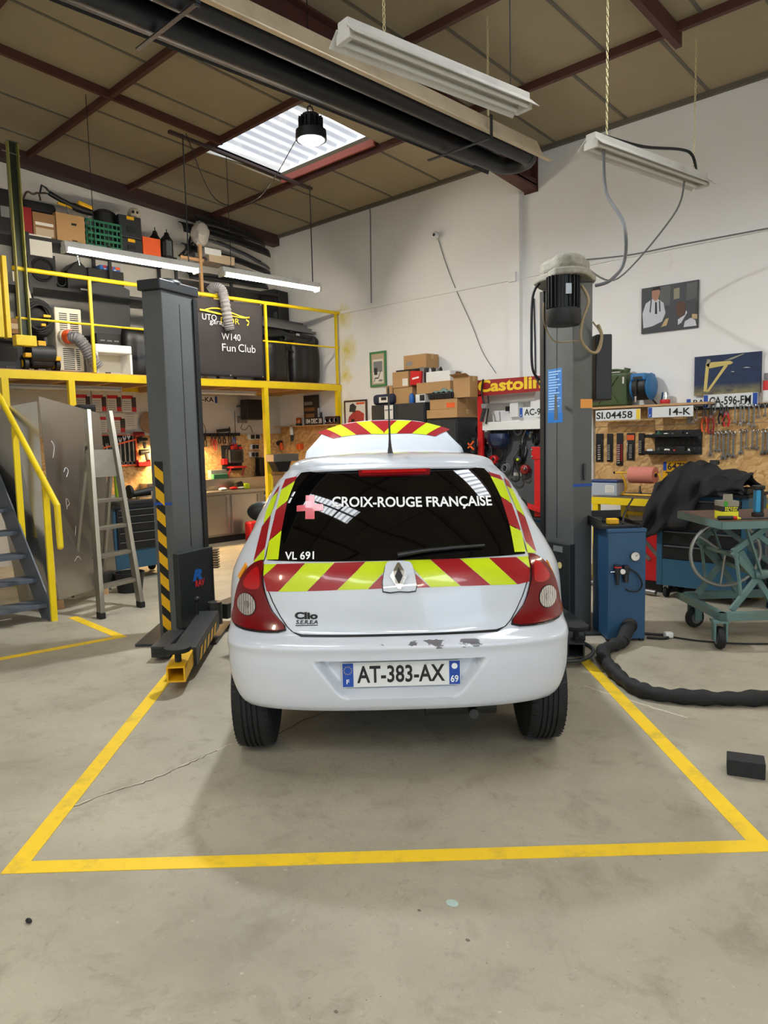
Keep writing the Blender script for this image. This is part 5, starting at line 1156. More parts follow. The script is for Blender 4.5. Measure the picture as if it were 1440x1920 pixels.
MB().bb(a[0]-.018, a[0]+.018, -.040, -.036, b_[2], a[2]).build('steel_rule', MATS['steel'], tag=('broad flat steel rule hanging left of the spanners', 'rule'))
def pliers(label, px, pya, pyb, hm, y=-.05, spread=.028, cat='pliers'):
    a = wr(1080+px/4, 640+pya/4, -y); b_ = wr(1080+px/4, 640+pyb/4, -y); x = a[0]; zt, zb = a[2], b_[2]; zm = zt-(zt-zb)*.40
    t = thing('pliers', label, cat, (x, y, zb), group='pliers on the tool wall')
    for s_ in (-1, 1):
        MB().tube(spline([(x+s_*.006, y, zm+.02), (x+s_*spread*.8, y, zm-.04), (x+s_*spread, y, (zm+zb)/2), (x+s_*spread*.6, y, zb)], 4), [.006]+[.010]*12, 8).build('handle', MATS[hm], t, smooth=50)
        MB().tube(spline([(x-s_*.008, y, zm-.01), (x-s_*.014, y, zm+.03), (x-s_*.004, y, zt)], 4), [.009]*5+[.007, .006, .005, .003], 6).build('jaw', MATS['steel_dark'], t, smooth=50)
    MB().lathe([(.0001, -.009), (.013, -.009), (.013, .009), (.0001, .009)], 12, (x, y, zm), 'Y').build('pivot', MATS['steel'], t)
pliers('pliers with orange handles hanging left of the spanners', 965, 500, 680, 'orange'); pliers('black pliers with dark red handles hanging on the tool rail', 1015, 480, 695, 'red_dark')
pliers('pliers with bright red handles below the crane plate', 1130, 480, 640, 'red'); pliers('black handled pliers below the crane plate', 1092, 470, 620, 'black')
# socket rails
rails = [(1117,813,1131,866,'first'),(1138,813,1149,866,'second'),(1156,812,1168,873,'third'),(1175,812,1190,863,'fourth'),(1197,812,1208,853,'fifth')]
notes = ['wide, at the left edge of the tool panel', 'narrow, second from the left', 'longest, with dark red clips', 'with an orange label on top', 'shortest, nearest the perforated rack']
for i, (a, b_, c_, d_, nm) in enumerate(rails):
    x0, x1, z0, z1 = RB(a, b_, c_, d_, .03)
    t = thing('socket_rail', 'black rail of chrome sockets, '+notes[i], 'socket set', ((x0+x1)/2, -.025, z0), group='socket rails on the tool panel')
    MB().bb(x0, x1, -.034, -.019, z0, z1).build('holder', MATS['black'], t, bevel=.006)
    if i == 3: MB().bb(x0+.005, x1-.005, -.0352, -.034, z1-.075, z1-.02).build('label_card', MATS['orange'], t)
    if i == 2: MB().bb(x0+.004, x1-.004, -.036, -.034, z0+.05, z1-.12).build('clip_strip', MATS['red_dark'], t)
    if i == 3: MB().cyl((x0+.012, -.04, z0+.09), (x0+.012, -.04, z1-.09), .008, n=8).build('ratchet', MATS['chrome'], t, smooth=40)
    n = 7 if i in (0, 4) else 9; top = z1-(.12 if i != 4 else .08); stp = (top-z0-.02)/n
    for k in range(n):
        z = z0+.02+stp*(k+.5); cxk = (x0+x1)/2+(.012 if i in (0, 3) else 0)
        MB().cyl((cxk-.016, -.046-.008, z), (cxk+.016, -.046-.008, z+.004), stp*.36, n=10).build('socket', MATS['chrome'], t, smooth=40)
# perforated rack with trays
x0, x1, z0, z1 = RB(1228, 806, 1316, 852, .03)
t = thing('perforated_rack', 'black perforated rack with two trays of small parts', 'rack', ((x0+x1)/2, -.03, z0))
pn = MB().bb(x0, x1, -.030, -.019, z0, z1).build('panel', MATS['black'], t)
for i in range(9):
    for k in range(3):
        MB().bb(x0+.02+(x1-x0-.04)*i/8-.008, x0+.02+(x1-x0-.04)*i/8+.008, -.031, -.030, z0+.05+.055*k, z0+.07+.055*k).build('slot', MATS['grey_dark'], pn)
for k, (zz, xa) in enumerate(((z1-.075, x0-.05), (z0+.005, x0-.08))):
    tr2 = MB().bb(xa, x1-.05, -.17, -.03, zz, zz+.006).bb(xa, x1-.05, -.17, -.164, zz, zz+.035).bb(xa, xa+.006, -.17, -.03, zz, zz+.035).build('tray', MATS['black_matt'], t)
    its = [('steel', .10, .022), ('green', .25, .03), ('steel', .42, .025), ('grey', .55, .02), ('black', .70, .035), ('chrome', .85, .02)] if k == 0 else [('white', .12, .03), ('steel_dark', .30, .03), ('chrome', .48, .03), ('red', .62, .022), ('black', .75, .045), ('chrome', .90, .025)]
    for j, (mm_, fr, r) in enumerate(its):
        px_ = xa+(x1-.05-xa)*fr
        if j % 2: MB().lathe([(r, 0), (r, r*1.2), (r*.6, r*1.3), (r*.5, r*2)], 12, (px_, -.10, zz+.006)).build('part', MATS[mm_], t, smooth=40)
        else: MB().bb(px_-r, px_+r, -.12, -.08, zz+.006, zz+.006+r*1.6).build('part', MATS[mm_], t, bevel=.005)
# workbench
bt, bx0, bx1 = .84, 6.02, 9.3
t = thing('workbench', 'yellow steel workbench along the right wall', 'workbench', (7.5, -.4, 0))
MB().bb(bx0, bx1, -.72, -.022, bt-.03, bt).build('worktop', mat('bench_top', (92, 86, 78), .6, var=.2), t)
MB().bb(bx0, bx1, -.735, -.72, bt-.07, bt).build('front_rail', MATS['yellow'], t)
for x in (bx0+.03, 7.62, bx1-.06):
    for y in (-.70, -.08): MB().bb(x, x+.06, y-.03, y+.03, 0, bt-.03).build('leg', MATS['yellow'], t)
MB().bb(bx0, bx1, -.10, -.06, .60, .64).build('back_rail', MATS['yellow'], t)
MB().bb(bx0+.03, bx1, -.66, -.06, .22, .24).build('lower_shelf', mat('shelf_grey', (96, 94, 88), .6, var=.15), t)
# things on and under the bench
x0, x1, z0, z1 = RB(1107, 901, 1160, 934, .50)
t = thing('car_battery', 'light grey car battery with blue lid on the workbench', 'battery', ((x0+x1)/2, -.45, bt))
MB().bb(x0, x1, -.54, -.37, bt, bt+.135).build('case', mat('battery_grey', (168, 176, 184), .4, var=.05), t, bevel=.006)
MB().bb(x0+.005, x1+.005, -.545, -.365, bt+.136, bt+.165).build('lid', mat('battery_blue', (30, 56, 110), .4), t, bevel=.008)
MB().bb(x1-.13, x1-.03, -.5412, -.54, bt+.03, bt+.11).build('sticker', MATS['paper'], t)
for k in range(4): MB().bb(x1-.12, x1-.05+.006*k, -.5418, -.5412, bt+.09-.018*k, bt+.094-.018*k).build('text_line', MATS['print_grey'], t)
ra = wr(1181, 885, .40); rb_ = wr(1229, 880, .40); rzr = .085; zr = bt+.215
t = thing('paper_roll_stand', 'yellow wire stand holding a large pink paper roll', 'paper roll holder', ((ra[0]+rb_[0])/2, -.38, bt))
rl = MB().lathe([(.02, ra[0]+.01), (rzr, ra[0]+.01), (rzr, rb_[0]), (.02, rb_[0])], 32, (0, -.40, zr), 'X').build('paper_roll', mat('paper_pink', (208, 128, 112), .85, var=.06, scale=20), t, smooth=40)
MB().cyl((rb_[0]-.002, -.40, zr), (rb_[0]+.012, -.40, zr), .022, n=16).build('roll_core', MATS['black'], rl)
MB().cyl((ra[0]-.17, -.40, zr+.02), (rb_[0]+.01, -.40, zr+.02), .010, n=8).build('axle', MATS['hazard_yellow'], t, smooth=40)
for xx in (ra[0]-.10, rb_[0]+.03):
    MB().tube(spline([(xx, -.40, zr+.02), (xx+.05, -.40, bt+.13), (xx+.06, -.40, bt+.06), (xx+.02, -.42, bt+.015)], 5), .010, 8).build('side_leg', MATS['hazard_yellow'], t, smooth=60)
MB().cyl((ra[0]-.12, -.44, bt+.012), (rb_[0]+.10, -.44, bt+.012), .011, n=8).build('base_rod', MATS['hazard_yellow'], t, smooth=40)
MB().ball((ra[0]-.17, -.40, zr+.02), .014).build('end_knob', MATS['black'], t)
f0 = wr(1200, 928, .40)
MB().lathe([(.036, 0), (.032, .006), (.007, .055), (.005, .10), (.0001, .10)], 18, (f0[0], -.40, bt)).build('funnel', MATS['black'], tag=('small black funnel upside down under the paper roll', 'funnel'), smooth=40)
# horn shaped clamp hanging beside the jacket
h0 = wr(1232, 918, .62)
t = thing('hand_clamp', 'dark clamp with a grey handle at the bench edge beside the jacket', 'clamp', (h0[0], -.74, bt-.1))
MB().tube(spline([(h0[0]+.06, -.66, bt+.075), (h0[0]+.01, -.66, bt+.085), (h0[0]-.02, -.66, bt+.05), (h0[0]+.0, -.68, bt+.01), (h0[0]+.01, -.72, bt+.005)], 5), .010, 8).build('hook', MATS['black'], t, smooth=60)
MB().cyl((h0[0]+.01, -.75, bt+.02), (h0[0]+.035, -.76, bt-.13), .014, .010, n=10).build('handle', MATS['grey'], t, smooth=40)
# pump with cross handle standing behind the jacket
p0 = wr(1337, 895, .30)
t = thing('grease_pump', 'black round pump with cross handle behind the jacket', 'pump', (p0[0], -.28, bt))
MB().lathe([(.09, 0), (.09, .16), (.14, .17), (.15, .185), (.12, .195), (.03, .20)], 24, (p0[0], -.28, bt)).build('drum', MATS['black'], t, smooth=40)
MB().cyl((p0[0], -.28, bt+.19), (p0[0], -.28, bt+.34), .016, n=10).build('stem', MATS['steel_dark'], t)
MB().cyl((p0[0]-.13, -.28, bt+.315), (p0[0]+.05, -.28, bt+.345), .007, n=8).bb(p0[0]-.03, p0[0]+.04, -.31, -.25, bt+.32, bt+.365).build('cross_handle', MATS['steel_dark'], t)
# blue tool trolley
mat('trolley_blue', (42, 84, 108), .45, var=.08, dirt=.15)
ty_, tx0, tx1, tz = -1.22, 6.95, 7.72, .93
t = thing('tool_trolley', 'blue tool trolley with black drawers in front of the workbench', 'tool trolley', ((tx0+tx1)/2, -1.0, 0))
MB().bb(tx0, tx1, ty_+.02, -.76, .12, tz).build('carcass', MATS['trolley_blue'], t, bevel=.006)
for xa in (tx0, tx1-.05): MB().bb(xa, xa+.05, ty_-.002, ty_+.02, .12, tz).build('corner_post', MATS['trolley_blue'], t)
zz = [.36, .49, .62, .75, .90]
for a, b_ in zip(zz[:-1], zz[1:]):
    dr = MB().bb(tx0+.055, tx1-.055, ty_-.004, ty_+.02, a+.006, b_-.004).build('drawer', MATS['black'], t, bevel=.004)
    MB().bb(tx0+.07, tx1-.07, ty_-.012, ty_-.004, b_-.018, b_-.008).build('drawer_pull', MATS['steel'], dr)
MB().bb(tx0+.05, tx1-.05, ty_+.002, ty_+.02, .12, .36).build('lower_panel', MATS['trolley_blue'], t)
MB().bb(tx0-.01, tx1+.01, ty_-.02, -.75, tz, tz+.025).build('top_tray', MATS['black'], t)
for x in (tx0+.07, tx1-.10):
    for y in (ty_+.06, -.83):
        f = MB().bb(x-.025, x+.025, y-.02, y+.02, .085, .12).build('caster_fork', MATS['steel'], t)
        MB().lathe([(.01, -.016), (.045, -.016), (.05, -.010), (.05, .010), (.045, .016), (.01, .016)], 18, (x, y, .051), 'X').build('caster_wheel', MATS['rubber'], f, smooth=40)
# red chest under the bench
t = thing('tool_chest', 'red tool chest with silver straps between the blue cabinet and the trolley', 'tool chest', (6.72, -1.0, 0))
MB().bb(6.35, 6.92, -1.02, -.755, .10, .60).build('chest', MATS['red'], t, bevel=.01)
MB().bb(6.36, 6.91, -1.01, -.765, 0, .10).build('plinth', MATS['black'], t)
for k in range(2): MB().bar((6.55+.12*k, -1.026, .56), (6.80+.12*k, -1.026, .30), .035, .008, (0, 1, 0)).build('strap', MATS['steel'], t)
MB().bb(6.34, 6.93, -1.03, -.75, .60, .63).build('lid', MATS['black'], t, bevel=.006)
# jacket thrown over the trolley
def jk(u, v):
    x = 6.90+.80*u; top = float(np.interp(u, [0, .12, .30, .45, .62, .85, 1.0], [1.03, 1.10, 1.20, 1.23, 1.17, 1.15, 1.10]))
    drop = float(np.interp(u, [0, .10, .25, .42, .55, .75, 1.0], [.52, .46, .44, .40, .14, .09, .05]))
    fold = .018*math.sin(u*31+v*5)+.014*math.sin(u*17-v*9+1)+.010*math.sin(v*23+u*7)
    if v < .45: q = v/.45; return (x+.02*math.sin(q*9), -.80-.38*q+fold*.4, top-.05*(1-q)**2*3*(1-q)+.0+fold-.10*(1-q)*0)
    q = (v-.45)/.55
    return (x-.10*q*(u < .4)*(1-u)+.012*math.sin(q*12+u*20), -1.18-.10*math.sin(min(q*2, 1)*PI/2)+fold*1.2, max(.955 if u > .99 else 0, top-(top-.97)*min(1, q*1.6)*.6-drop*q)+fold*.5)
MB().grid(jk, 44, 34).build('jacket', mat('jacket_black', (17, 17, 19), .85, var=.15, bump=.25, bscale=90), tag=('black work jacket thrown over the blue tool trolley', 'jacket'), smooth=80, solid=.012)
t = thing('laptop', 'black flat case with silver paper on the trolley behind the filter box', 'case', (7.60, -1.0, tz+.026))
MB().bb(7.36, 7.71, -1.20, -.95, tz+.026, tz+.075).build('case', MATS['black'], t, bevel=.008)
MB().box((7.55, -1.10, tz+.079), (.14, .10, .004), rz=.3).build('paper', MATS['paper'], t)
# drum with red base at the right edge below the bench
t = thing('oil_drum', 'dark blue drum standing under the bench at the right edge', 'drum', (7.98, -.95, 0))
MB().lathe([(.17, .0), (.17, .02), (.165, .03), (.165, .28), (.172, .29), (.165, .30), (.165, .58), (.172, .59), (.172, .60), (.15, .60)], 28, (7.98, -.98, 0)).build('drum', mat('drum_blue', (26, 66, 88), .4), t, smooth=40)
MB().cyl((7.93, -.98, .60), (7.93, -.98, .63), .025).build('bung', MATS['steel'], t)
MB().bb(8.20, 8.45, -1.25, -1.0, .0, .32).build('red_crate', MATS['red_dark'], tag=('small dark red crate behind the lift table at the right edge', 'crate'), bevel=.008)
# wheel and pipe on the floor behind the blue cabinet
wp_ = toCar((6.05, -1.15, 0))
t = thing('spare_wheel', 'black tyre leaning behind the right lift post', 'tyre', (5.98, -1.0, 0))
MB().lathe([(.15, -.05), (.22, -.06), (.25, -.04), (.255, 0), (.25, .04), (.22, .06), (.15, .05)], 30, (5.98, -.95, .256), 'X').build('tyre', MATS['rubber'], t, smooth=40)
MB().lathe([(.02, -.02), (.15, -.045), (.15, .045), (.02, .02)], 24, (5.98, -.95, .256), 'X').build('rim', MATS['steel'], t, smooth=40)
MB().cyl((6.20, -1.10, .035), (6.94, -1.20, .035), .022, n=12).build('steel_pipe', MATS['steel'], tag=('grey steel pipe lying on the floor before the red chest', 'pipe'), smooth=40)
# white doors / cover left of the tool wall
x0, x1, z0, z1 = RB(1105, 775, 1117, 900, .05)
MB().bb(5.56, 5.685, -.06, -.001, .55, 1.745).build('cable_duct', MATS['white'], tag=('white cable duct between the lift post and the tool wall', 'duct'))
# security camera with its cable, and conduits
sc0 = wr(820, 444, .0)
t = thing('security_camera', 'small white dome camera high on the right wall', 'camera', (sc0[0], -.03, sc0[2]))
MB().bb(sc0[0]-.05, sc0[0]+.02, -.03, -.001, sc0[2]-.04, sc0[2]+.04).build('mount', MATS['white'], t, bevel=.008)
MB().ball((sc0[0]+.03, -.07, sc0[2]), (.045, .045, .05), 16, 10).build('head', MATS['white_gloss'], t, smooth=60)
MB().lathe([(.0001, -.047), (.018, -.045), (.02, -.04)], 14, (sc0[0]+.035, -.07, sc0[2]), 'Y').build('lens', MATS['black'], t)
def wcab(label, pts, r, m_, off=.012): return cable(label, [tuple(wr(px, py, off)) for px, py in pts], r, m_)
wcab('thin wire hanging down the right wall from the small camera', [(822, 450), (838, 500), (858, 550), (885, 610), (905, 660), (930, 700)], .005, 'grey')
wcab('grey conduit running down from the ceiling on the right wall near the mezzanine', [(690, 388), (694, 400), (695, 480), (696, 568)], .007, 'grey')
wcab('steel conduit running down the right wall to the red sign', [(955, 525), (956, 600), (957, 700), (958, 770)], .008, 'steel')
wcab('dark twin conduit on the right wall left of the lift post', [(1001, 560), (1003, 640), (1004, 700)], .010, 'grey_dark')
wcab('black cable running along the upper right wall behind the lift motor', [(1095, 487), (1180, 478), (1280, 458), (1440, 428)], .007, 'grey', .03)
# ================================================================== MIDDLE OF THE RIGHT WALL: LOCKERS, CARTONS, SIGN, TOOL RACK
mat('locker', (40, 46, 50), .45, var=.06)
def locker(label, x0, x1, zt, y0=-.45):
    t = thing('steel_locker', label, 'cabinet', ((x0+x1)/2, y0/2, 0))
    MB().bb(x0, x1, y0, -.005, .0, zt).build('carcass', MATS['locker'], t, bevel=.004)
    xm = (x0+x1)/2
    for a, b_, hx_ in ((x0+.012, xm-.003, xm-.05), (xm+.003, x1-.012, xm+.05)):
        d = MB().bb(a, b_, y0-.012, y0, .06, zt-.03).build('door', MATS['locker'], t, bevel=.003)
        MB().bb(hx_-.012, hx_+.012, y0-.025, y0-.012, zt*.5, zt*.5+.10).build('handle', MATS['black'], d)
    return t
x0, x1, z0, z1 = RB(697, 757, 797, 900, .46); zl = z1
LK = locker('dark grey steel locker carrying a pile of cartons', x0, x1, zl); lx0, lx1 = x0, x1
x0, x1, z0, z1 = RB(801, 784, 857, 900, .46); zr2 = z1
LK2 = locker('lower dark steel locker with flat cartons beside the red sign', x0, x1, zr2); rx0, rx1 = x0, x1
a = RB(721, 760, 737, 786, .475)
MB().bb(a[0], a[1], -.477, -.4735, a[2], a[3]).build('notice', MATS['paper'], LK)
MB().bar((a[0]+.01, -.4782, a[2]+.12), (a[1]-.01, -.4782, a[3]-.06), .02, .001, (0, 1, 0)).build('notice_stripe', MATS['print_grey'], LK)
def carton(label, x0, x1, y0, y1, z0, z1, m_='cardboard', rz=0.0, tape=True, sticker=None, group=None, openf=False, name='carton', cat='box'):
    t = thing(name, label, cat, ((x0+x1)/2, (y0+y1)/2, z0), rz=rz, local=True, group=group); w, d, h = (x1-x0)/2, (y1-y0)/2, z1-z0
    MB().bb(-w, w, -d, d, 0, h).build('body', MATS[m_], t, bevel=.003)
    if tape:
        MB().bb(-w-.0008, w+.0008, -.022, .022, h-.06, h+.001).build('tape', MATS['tape'], t)
    MB().bb(-w*.995, w*.995, -.002, .002, h, h+.0015).build('flap_joint', MATS['cardboard_dark'], t)
    if sticker: s0, s1, t0, t1, sm = sticker; MB().bb(-w+2*w*s0, -w+2*w*s1, -d-.0012, -d, h*t0, h*t1).build('sticker', MATS[sm], t)
    if openf:
        MB().add([(-w, -d, h), (w, -d, h), (w, -d-.08, h+.03), (-w, -d-.08, h+.03)], [(0,1,2,3)]).build('open_flap', MATS[m_], t, solid=.003)
        MB().add([(-w, -d, h), (-w, d, h), (-w+.02, d*.6, h+.07), (-w+.05, -d, h+.07)], [(0,1,2,3)]).build('open_flap', MATS['cardboard_dark'], t, solid=.003)
    return t
def cbox(label, px, off, dep, zb=None, **k):
    """carton whose front face fills the pixel box at the distance off from the wall"""
    x0, x1, z0, z1 = RB(*px, off); z0 = z0 if zb is None else zb
    return carton(label, x0, x1, -off, -off+dep, z0, z1, **k), (x0, x1, z0, z1)
G = 'cartons on the dark lockers'
b1, e1_ = cbox('square brown carton standing directly on the tall locker', (738, 727, 773, 757), .36, .26, zl+.001, group=G)
b2, e2_ = cbox('narrow brown carton left of the square carton on the locker', (724, 723, 736, 757), .30, .22, zl+.001, group=G)
b3, e3_ = cbox('brown carton with white label, second from the top on the locker', (736, 697, 766, 728), .37, .27, e1_[3]+.002, group=G, sticker=(.62, .95, .1, .55, 'paper'))
b4, e4_ = cbox('topmost brown carton with a grey print on the pile', (757, 665, 799, 697), .28, .25, e3_[3]+.03, group=G, sticker=(.12, .38, .25, .55, 'print_grey'))
zz_ = e3_[3]
MB().bb(e3_[0], e4_[1], -.30, -.04, zz_+.003, zz_+.029).build('flat_case', MATS['black'], tag=('flat black case lying under the topmost carton', 'case'), bevel=.004)
x0, x1, z0, z1 = RB(767, 690, 787, 721, .40)
t = thing('red_box', 'bright red box standing tilted against the brown cartons', 'box', ((x0+x1)/2, -.38, e1_[3]+.002), rz=.0, local=True)
MB().box((.012, .06, (z1-z0)/2), (x1-x0, .14, z1-z0-.03), ry=.10).build('body', MATS['red'], t, bevel=.003)
MB().box((.012, -.012, (z1-z0)/2), ((x1-x0)*.62, .002, .022), ry=-.12).build('lettering_block', MATS['print_white'], t)
x0, x1, z0, z1 = RB(787, 688, 799, 718, .36)
for i in range(3): MB().bb(x0+(x1-x0)*i/3+.002, x0+(x1-x0)*(i+1)/3-.002, -.36, -.14, e1_[3]+.003, z1-.01*i).build('magazine_file', MATS[('grey', 'print_grey', 'grey_dark')[i]], tag=(('pale', 'mid', 'dark')[i]+' grey file standing right of the red box', 'file', 'files beside the red box'))
b8, e8_ = cbox('wide low brown carton on the right half of the locker top', (781, 716, 844, 737), .40, .30, None, group=G)
# it rests on two small boxes
x0, x1, z0, z1 = RB(779, 737, 797, 757, .40)
carton('white and black product box under the wide carton', x0, x1, -.40, -.15, zl+.001, e8_[2]-.001, m_='white', tape=False, sticker=(.45, .95, .2, .9, 'print_black'))
xa, xb, _, _ = RB(770, 737, 778, 757, .38); MB().lathe([(.03, 0), (.034, .01), (.034, .09), (.02, .115), (.02, .125)], 16, ((xa+xb)/2, -.40, zl+.001)).build('blue_bottle', MATS['blue'], tag=('squat blue bottle on the locker below the cartons', 'bottle'), smooth=40)
carton('low brown carton at the right end of the tall locker top', max(x1+.02, e8_[0]+.30), e8_[1], -.38, -.10, zl+.001, e8_[2]-.001, m_='cardboard_dark', group=G)
b7, e7_ = cbox('white carton on top of the wide brown carton', (796, 696, 844, 716), .36, .26, e8_[3]+.002, m_='white', group=G, tape=False)
x0, x1, z0, z1 = RB(800, 690, 826, 697, .30)
for i in range(4): MB().lathe([(.018, 0), (.022, .01), (.02, .04), (.008, .05), (.008, .06)], 12, (x0+.04+(x1-x0-.04)*i/3.2, -.28, e7_[3]+.001)).build('small_bottle', MATS[('white', 'black', 'steel', 'black')[i]], tag=('small '+('white', 'black', 'silver', 'dark capped')[i]+' bottle standing on the white carton', 'bottle', 'bottles on the white carton'), smooth=40)
# navy bag with a label
x0, x1, z0, z1 = RB(697, 739, 737, 757, .42)
t = thing('tool_bag', 'navy blue bag with white label on the left end of the locker', 'bag', ((x0+x1)/2, -.36, zl+.001))
MB().bb(x0+.02, x1, -.44, -.25, zl+.001, z1).build('bag', mat('navy', (26, 34, 58), .7, var=.15), t, bevel=.05, seg=3)
MB().bb(x0+.16, x1-.05, -.4425, -.44, zl+.03, z1-.04).build('label_card', MATS['paper'], t)
MB().bb(x0+.20, x0+.30, -.4435, -.4425, zl+.06, zl+.10).build('print_mark', MATS['print_black'], t)
# keyboard-like black case and gloves
x0, x1, z0, z1 = RB(799, 735, 848, 750, .56)
t = thing('black_case', 'black ribbed plastic case bridging the two lockers', 'case', ((x0+x1)/2, -.52, zr2+.18))
x0, x1, z0, z1 = RB(805, 748, 851, 769, .50)
c1, f1 = cbox('flat brown carton lying on the lower locker', (800, 768, 857, 784), .48, .40, zr2+.001, group=G)
c2, f2 = cbox('brown carton with an orange sticker on the lower locker', (806, 748, 857, 769), .46, .40, f1[3]+.002, group=G, sticker=(.62, .92, .15, .6, 'orange'))
x0, x1, _, _ = RB(799, 735, 848, 750, .46); z0 = f2[3]+.002
BASE[t.name] = ((x0+x1)/2, -.45, z0); t.location = BASE[t.name]
MB().bb(x0+.05, x1, -.48, -.25, z0, z0+.075).build('case', MATS['black'], t, bevel=.012)
for i in range(9): MB().bb(x0+.08+.045*i, x0+.105+.045*i, -.486, -.48, z0+.01, z0+.065).build('rib', MATS['black_matt'], t)
gz0 = z0+.077
b = MB()
def glove(u, v): return (x0+.10+.30*u+.02*math.sin(v*8), -.46+.18*v, gz0+.012+.045*math.sin(PI*u)*math.sin(PI*v)*(1+.5*math.sin(u*14+v*5))+.01*math.sin(u*23))
b.grid(glove, 16, 10).build('work_glove', mat('glove_grey', (110, 132, 128), .85, var=.4, scale=14), tag=('crumpled grey green work gloves lying on the black case', 'gloves'), smooth=80, solid=.01)
c3 = cbox('open brown carton with raised flaps right above the lower locker', (850, 706, 881, 747), .47, .16, f2[3]+.002, group=G, openf=True)
# framed pictures
def framed(name, label, px, off, fm, fw_, inner, items):
    x0, x1, z0, z1 = RB(*px, off); t = thing(name, label, 'picture', ((x0+x1)/2, -off, z0))
    for a, b_, c_, d_ in ((x0, x1, z0, z0+fw_), (x0, x1, z1-fw_, z1), (x0, x0+fw_, z0+fw_, z1-fw_), (x1-fw_, x1, z0+fw_, z1-fw_)): MB().bb(a, b_, -off-.008, -off+.012, c_, d_).build('frame', MATS[fm], t)
    MB().bb(x0+fw_, x1-fw_, -off-.001, -off+.008, z0+fw_, z1-fw_).build('print', MATS[inner], t)
    for i, (P, mm_) in enumerate(items): MB().prism([(x0+(x1-x0)*u, z0+(z1-z0)*v) for u, v in P], -off-.0022-.0003*i, -off-.0012-.0003*i).build('print_shape', MATS[mm_], t)
    return t
mat('frame_green', (70, 130, 84), .5); mat('frame_brown', (70, 44, 34), .5); mat('print_beige', (190, 170, 142), .7, var=.08); mat('moto_red', (176, 60, 56), .6, var=.4, scale=30)
framed('advert_picture', 'old printed advert in a green frame on the right wall', (694, 659, 724, 725), .02, 'frame_green', .03, 'print_beige', [([(.18,.10),(.82,.10),(.82,.78),(.18,.78)], 'paper'), ([(.22,.42),(.78,.42),(.78,.72),(.22,.72)], 'print_grey'), ([(.26,.34),(.46,.34),(.46,.54),(.26,.54)], 'grey_dark'), ([(.22,.14),(.30,.26),(.50,.26),(.66,.46),(.68,.44),(.52,.23),(.32,.23),(.25,.14)], 'print_black'), ([(.55,.14),(.76,.14),(.76,.20),(.55,.20)], 'print_grey')])
framed('motorcycle_picture', 'brown framed picture of a red racing motorcycle', (646, 750, 688, 798), .02, 'frame_brown', .025, 'paper', [([(.15,.10),(.85,.10),(.88,.45),(.60,.62),(.42,.55),(.20,.35)], 'moto_red'), ([(.22,.55),(.48,.52),(.55,.75),(.40,.88),(.26,.82)], 'grey_dark'), ([(.55,.60),(.85,.55),(.88,.70),(.70,.78)], 'paper'), ([(.55,.82),(.90,.82),(.90,.90),(.55,.90)], 'orange'), ([(.30,.12),(.45,.12),(.45,.26),(.30,.26)], 'print_black')])
# red sign board on its rack
t = thing('tool_rack', 'red framed grey rack with a yellow lettered red sign on top', 'rack', (4.5, -.25, 0))
so = .30
P = [wr(887, 714, so), wr(1016, 704, so), wr(1013, 733, so), wr(897, 743, so)]
MB().prism([(p[0], p[2]) for p in P], -so, -so+.02).build('sign_board', mat('sign_red', (150, 24, 32), .4, var=.05), t)
a = wr(895, 738, so); b_ = wr(1004, 730, so); h_ = wr(950, 711, so)[2]-wr(950, 735, so)[2]
letter('Castolin', (a[0]+.01, -so-.0015, a[2]+.01), EX, EZ, MATS['print_yellow'], t, width=b_[0]-a[0]+.08, height=h_*.98, bold=.035)
x0, x1 = wr(895, 780, so)[0], wr(904, 780, so)[0]
MB().bb(x0, x1, -so, -so+.04, 0, P[3][2]+.02).build('rack_post', MATS['red'], t, bevel=.003)
MB().bb(5.28, 5.33, -so, -so+.04, 0, P[3][2]+.02).build('rack_post', MATS['red'], t, bevel=.003)
shz = wr(950, 790, so)[2]
MB().bb(x1, 5.28, -so, -.002, shz-.10, shz).build('shelf_box', MATS['white'], t, bevel=.004)
MB().bb(x1, 5.28, -.10, -.08, .55, shz-.10).build('pegboard', mat('peg_grey', (82, 84, 86), .6, var=.15), t)
MB().bb(x1-.04, 5.30, -.45, -.05, .52, .55).build('lower_shelf', MATS['grey_dark'], t)
MB().bb(5.05, 5.27, -.36, -.05, .20, .52).build('blue_box', mat('compressor_blue', (16, 104, 190), .4), None, tag=('blue machine casing under the red rack behind the lift post', 'machine'), bevel=.01)
plate('white plate reading AC-94 on the shelf of the red rack', *RB(974, 763, 1022, 782, .27), 'AC-94', y=-.27, txtspan=(.2, .98))
def rk(px, py, off): return wr(px, py, off)
# pipes / paper rolls on the wall behind the sign
r0 = rk(905, 750, .12); r1 = rk(1008, 745, .12)
MB().cyl((r0[0], -.12, r0[2]), (r1[0], -.12, r0[2]), .06, n=20).build('paper_tube', mat('tube_pale', (200, 196, 190), .6, var=.05), tag=('pale grey long tube lying behind the red sign', 'tube'), smooth=40)
MB().bb(*RB(958, 752, 974, 782, .10)[:2], -.13, -.01, *RB(958, 752, 974, 782, .10)[2:]).build('wall_box', MATS['white'], tag=('white box fixed to the wall beside the AC-94 plate', 'box'), bevel=.004)
x0, x1, z0, z1 = RB(949, 762, 955, 771, .10); MB().bb(x0, x1, -.12, -.06, z0, z1).build('timer_switch', MATS['black'], tag=('small black timer box on the wall behind the red rack', 'switch'), bevel=.004)
MB().bb(*RB(997, 750, 1016, 770, .12)[:2], -.15, -.02, *RB(997, 750, 1016, 770, .12)[2:]).build('white_unit', MATS['white'], tag=('white control unit above the AC-94 plate', 'control unit'), bevel=.004)
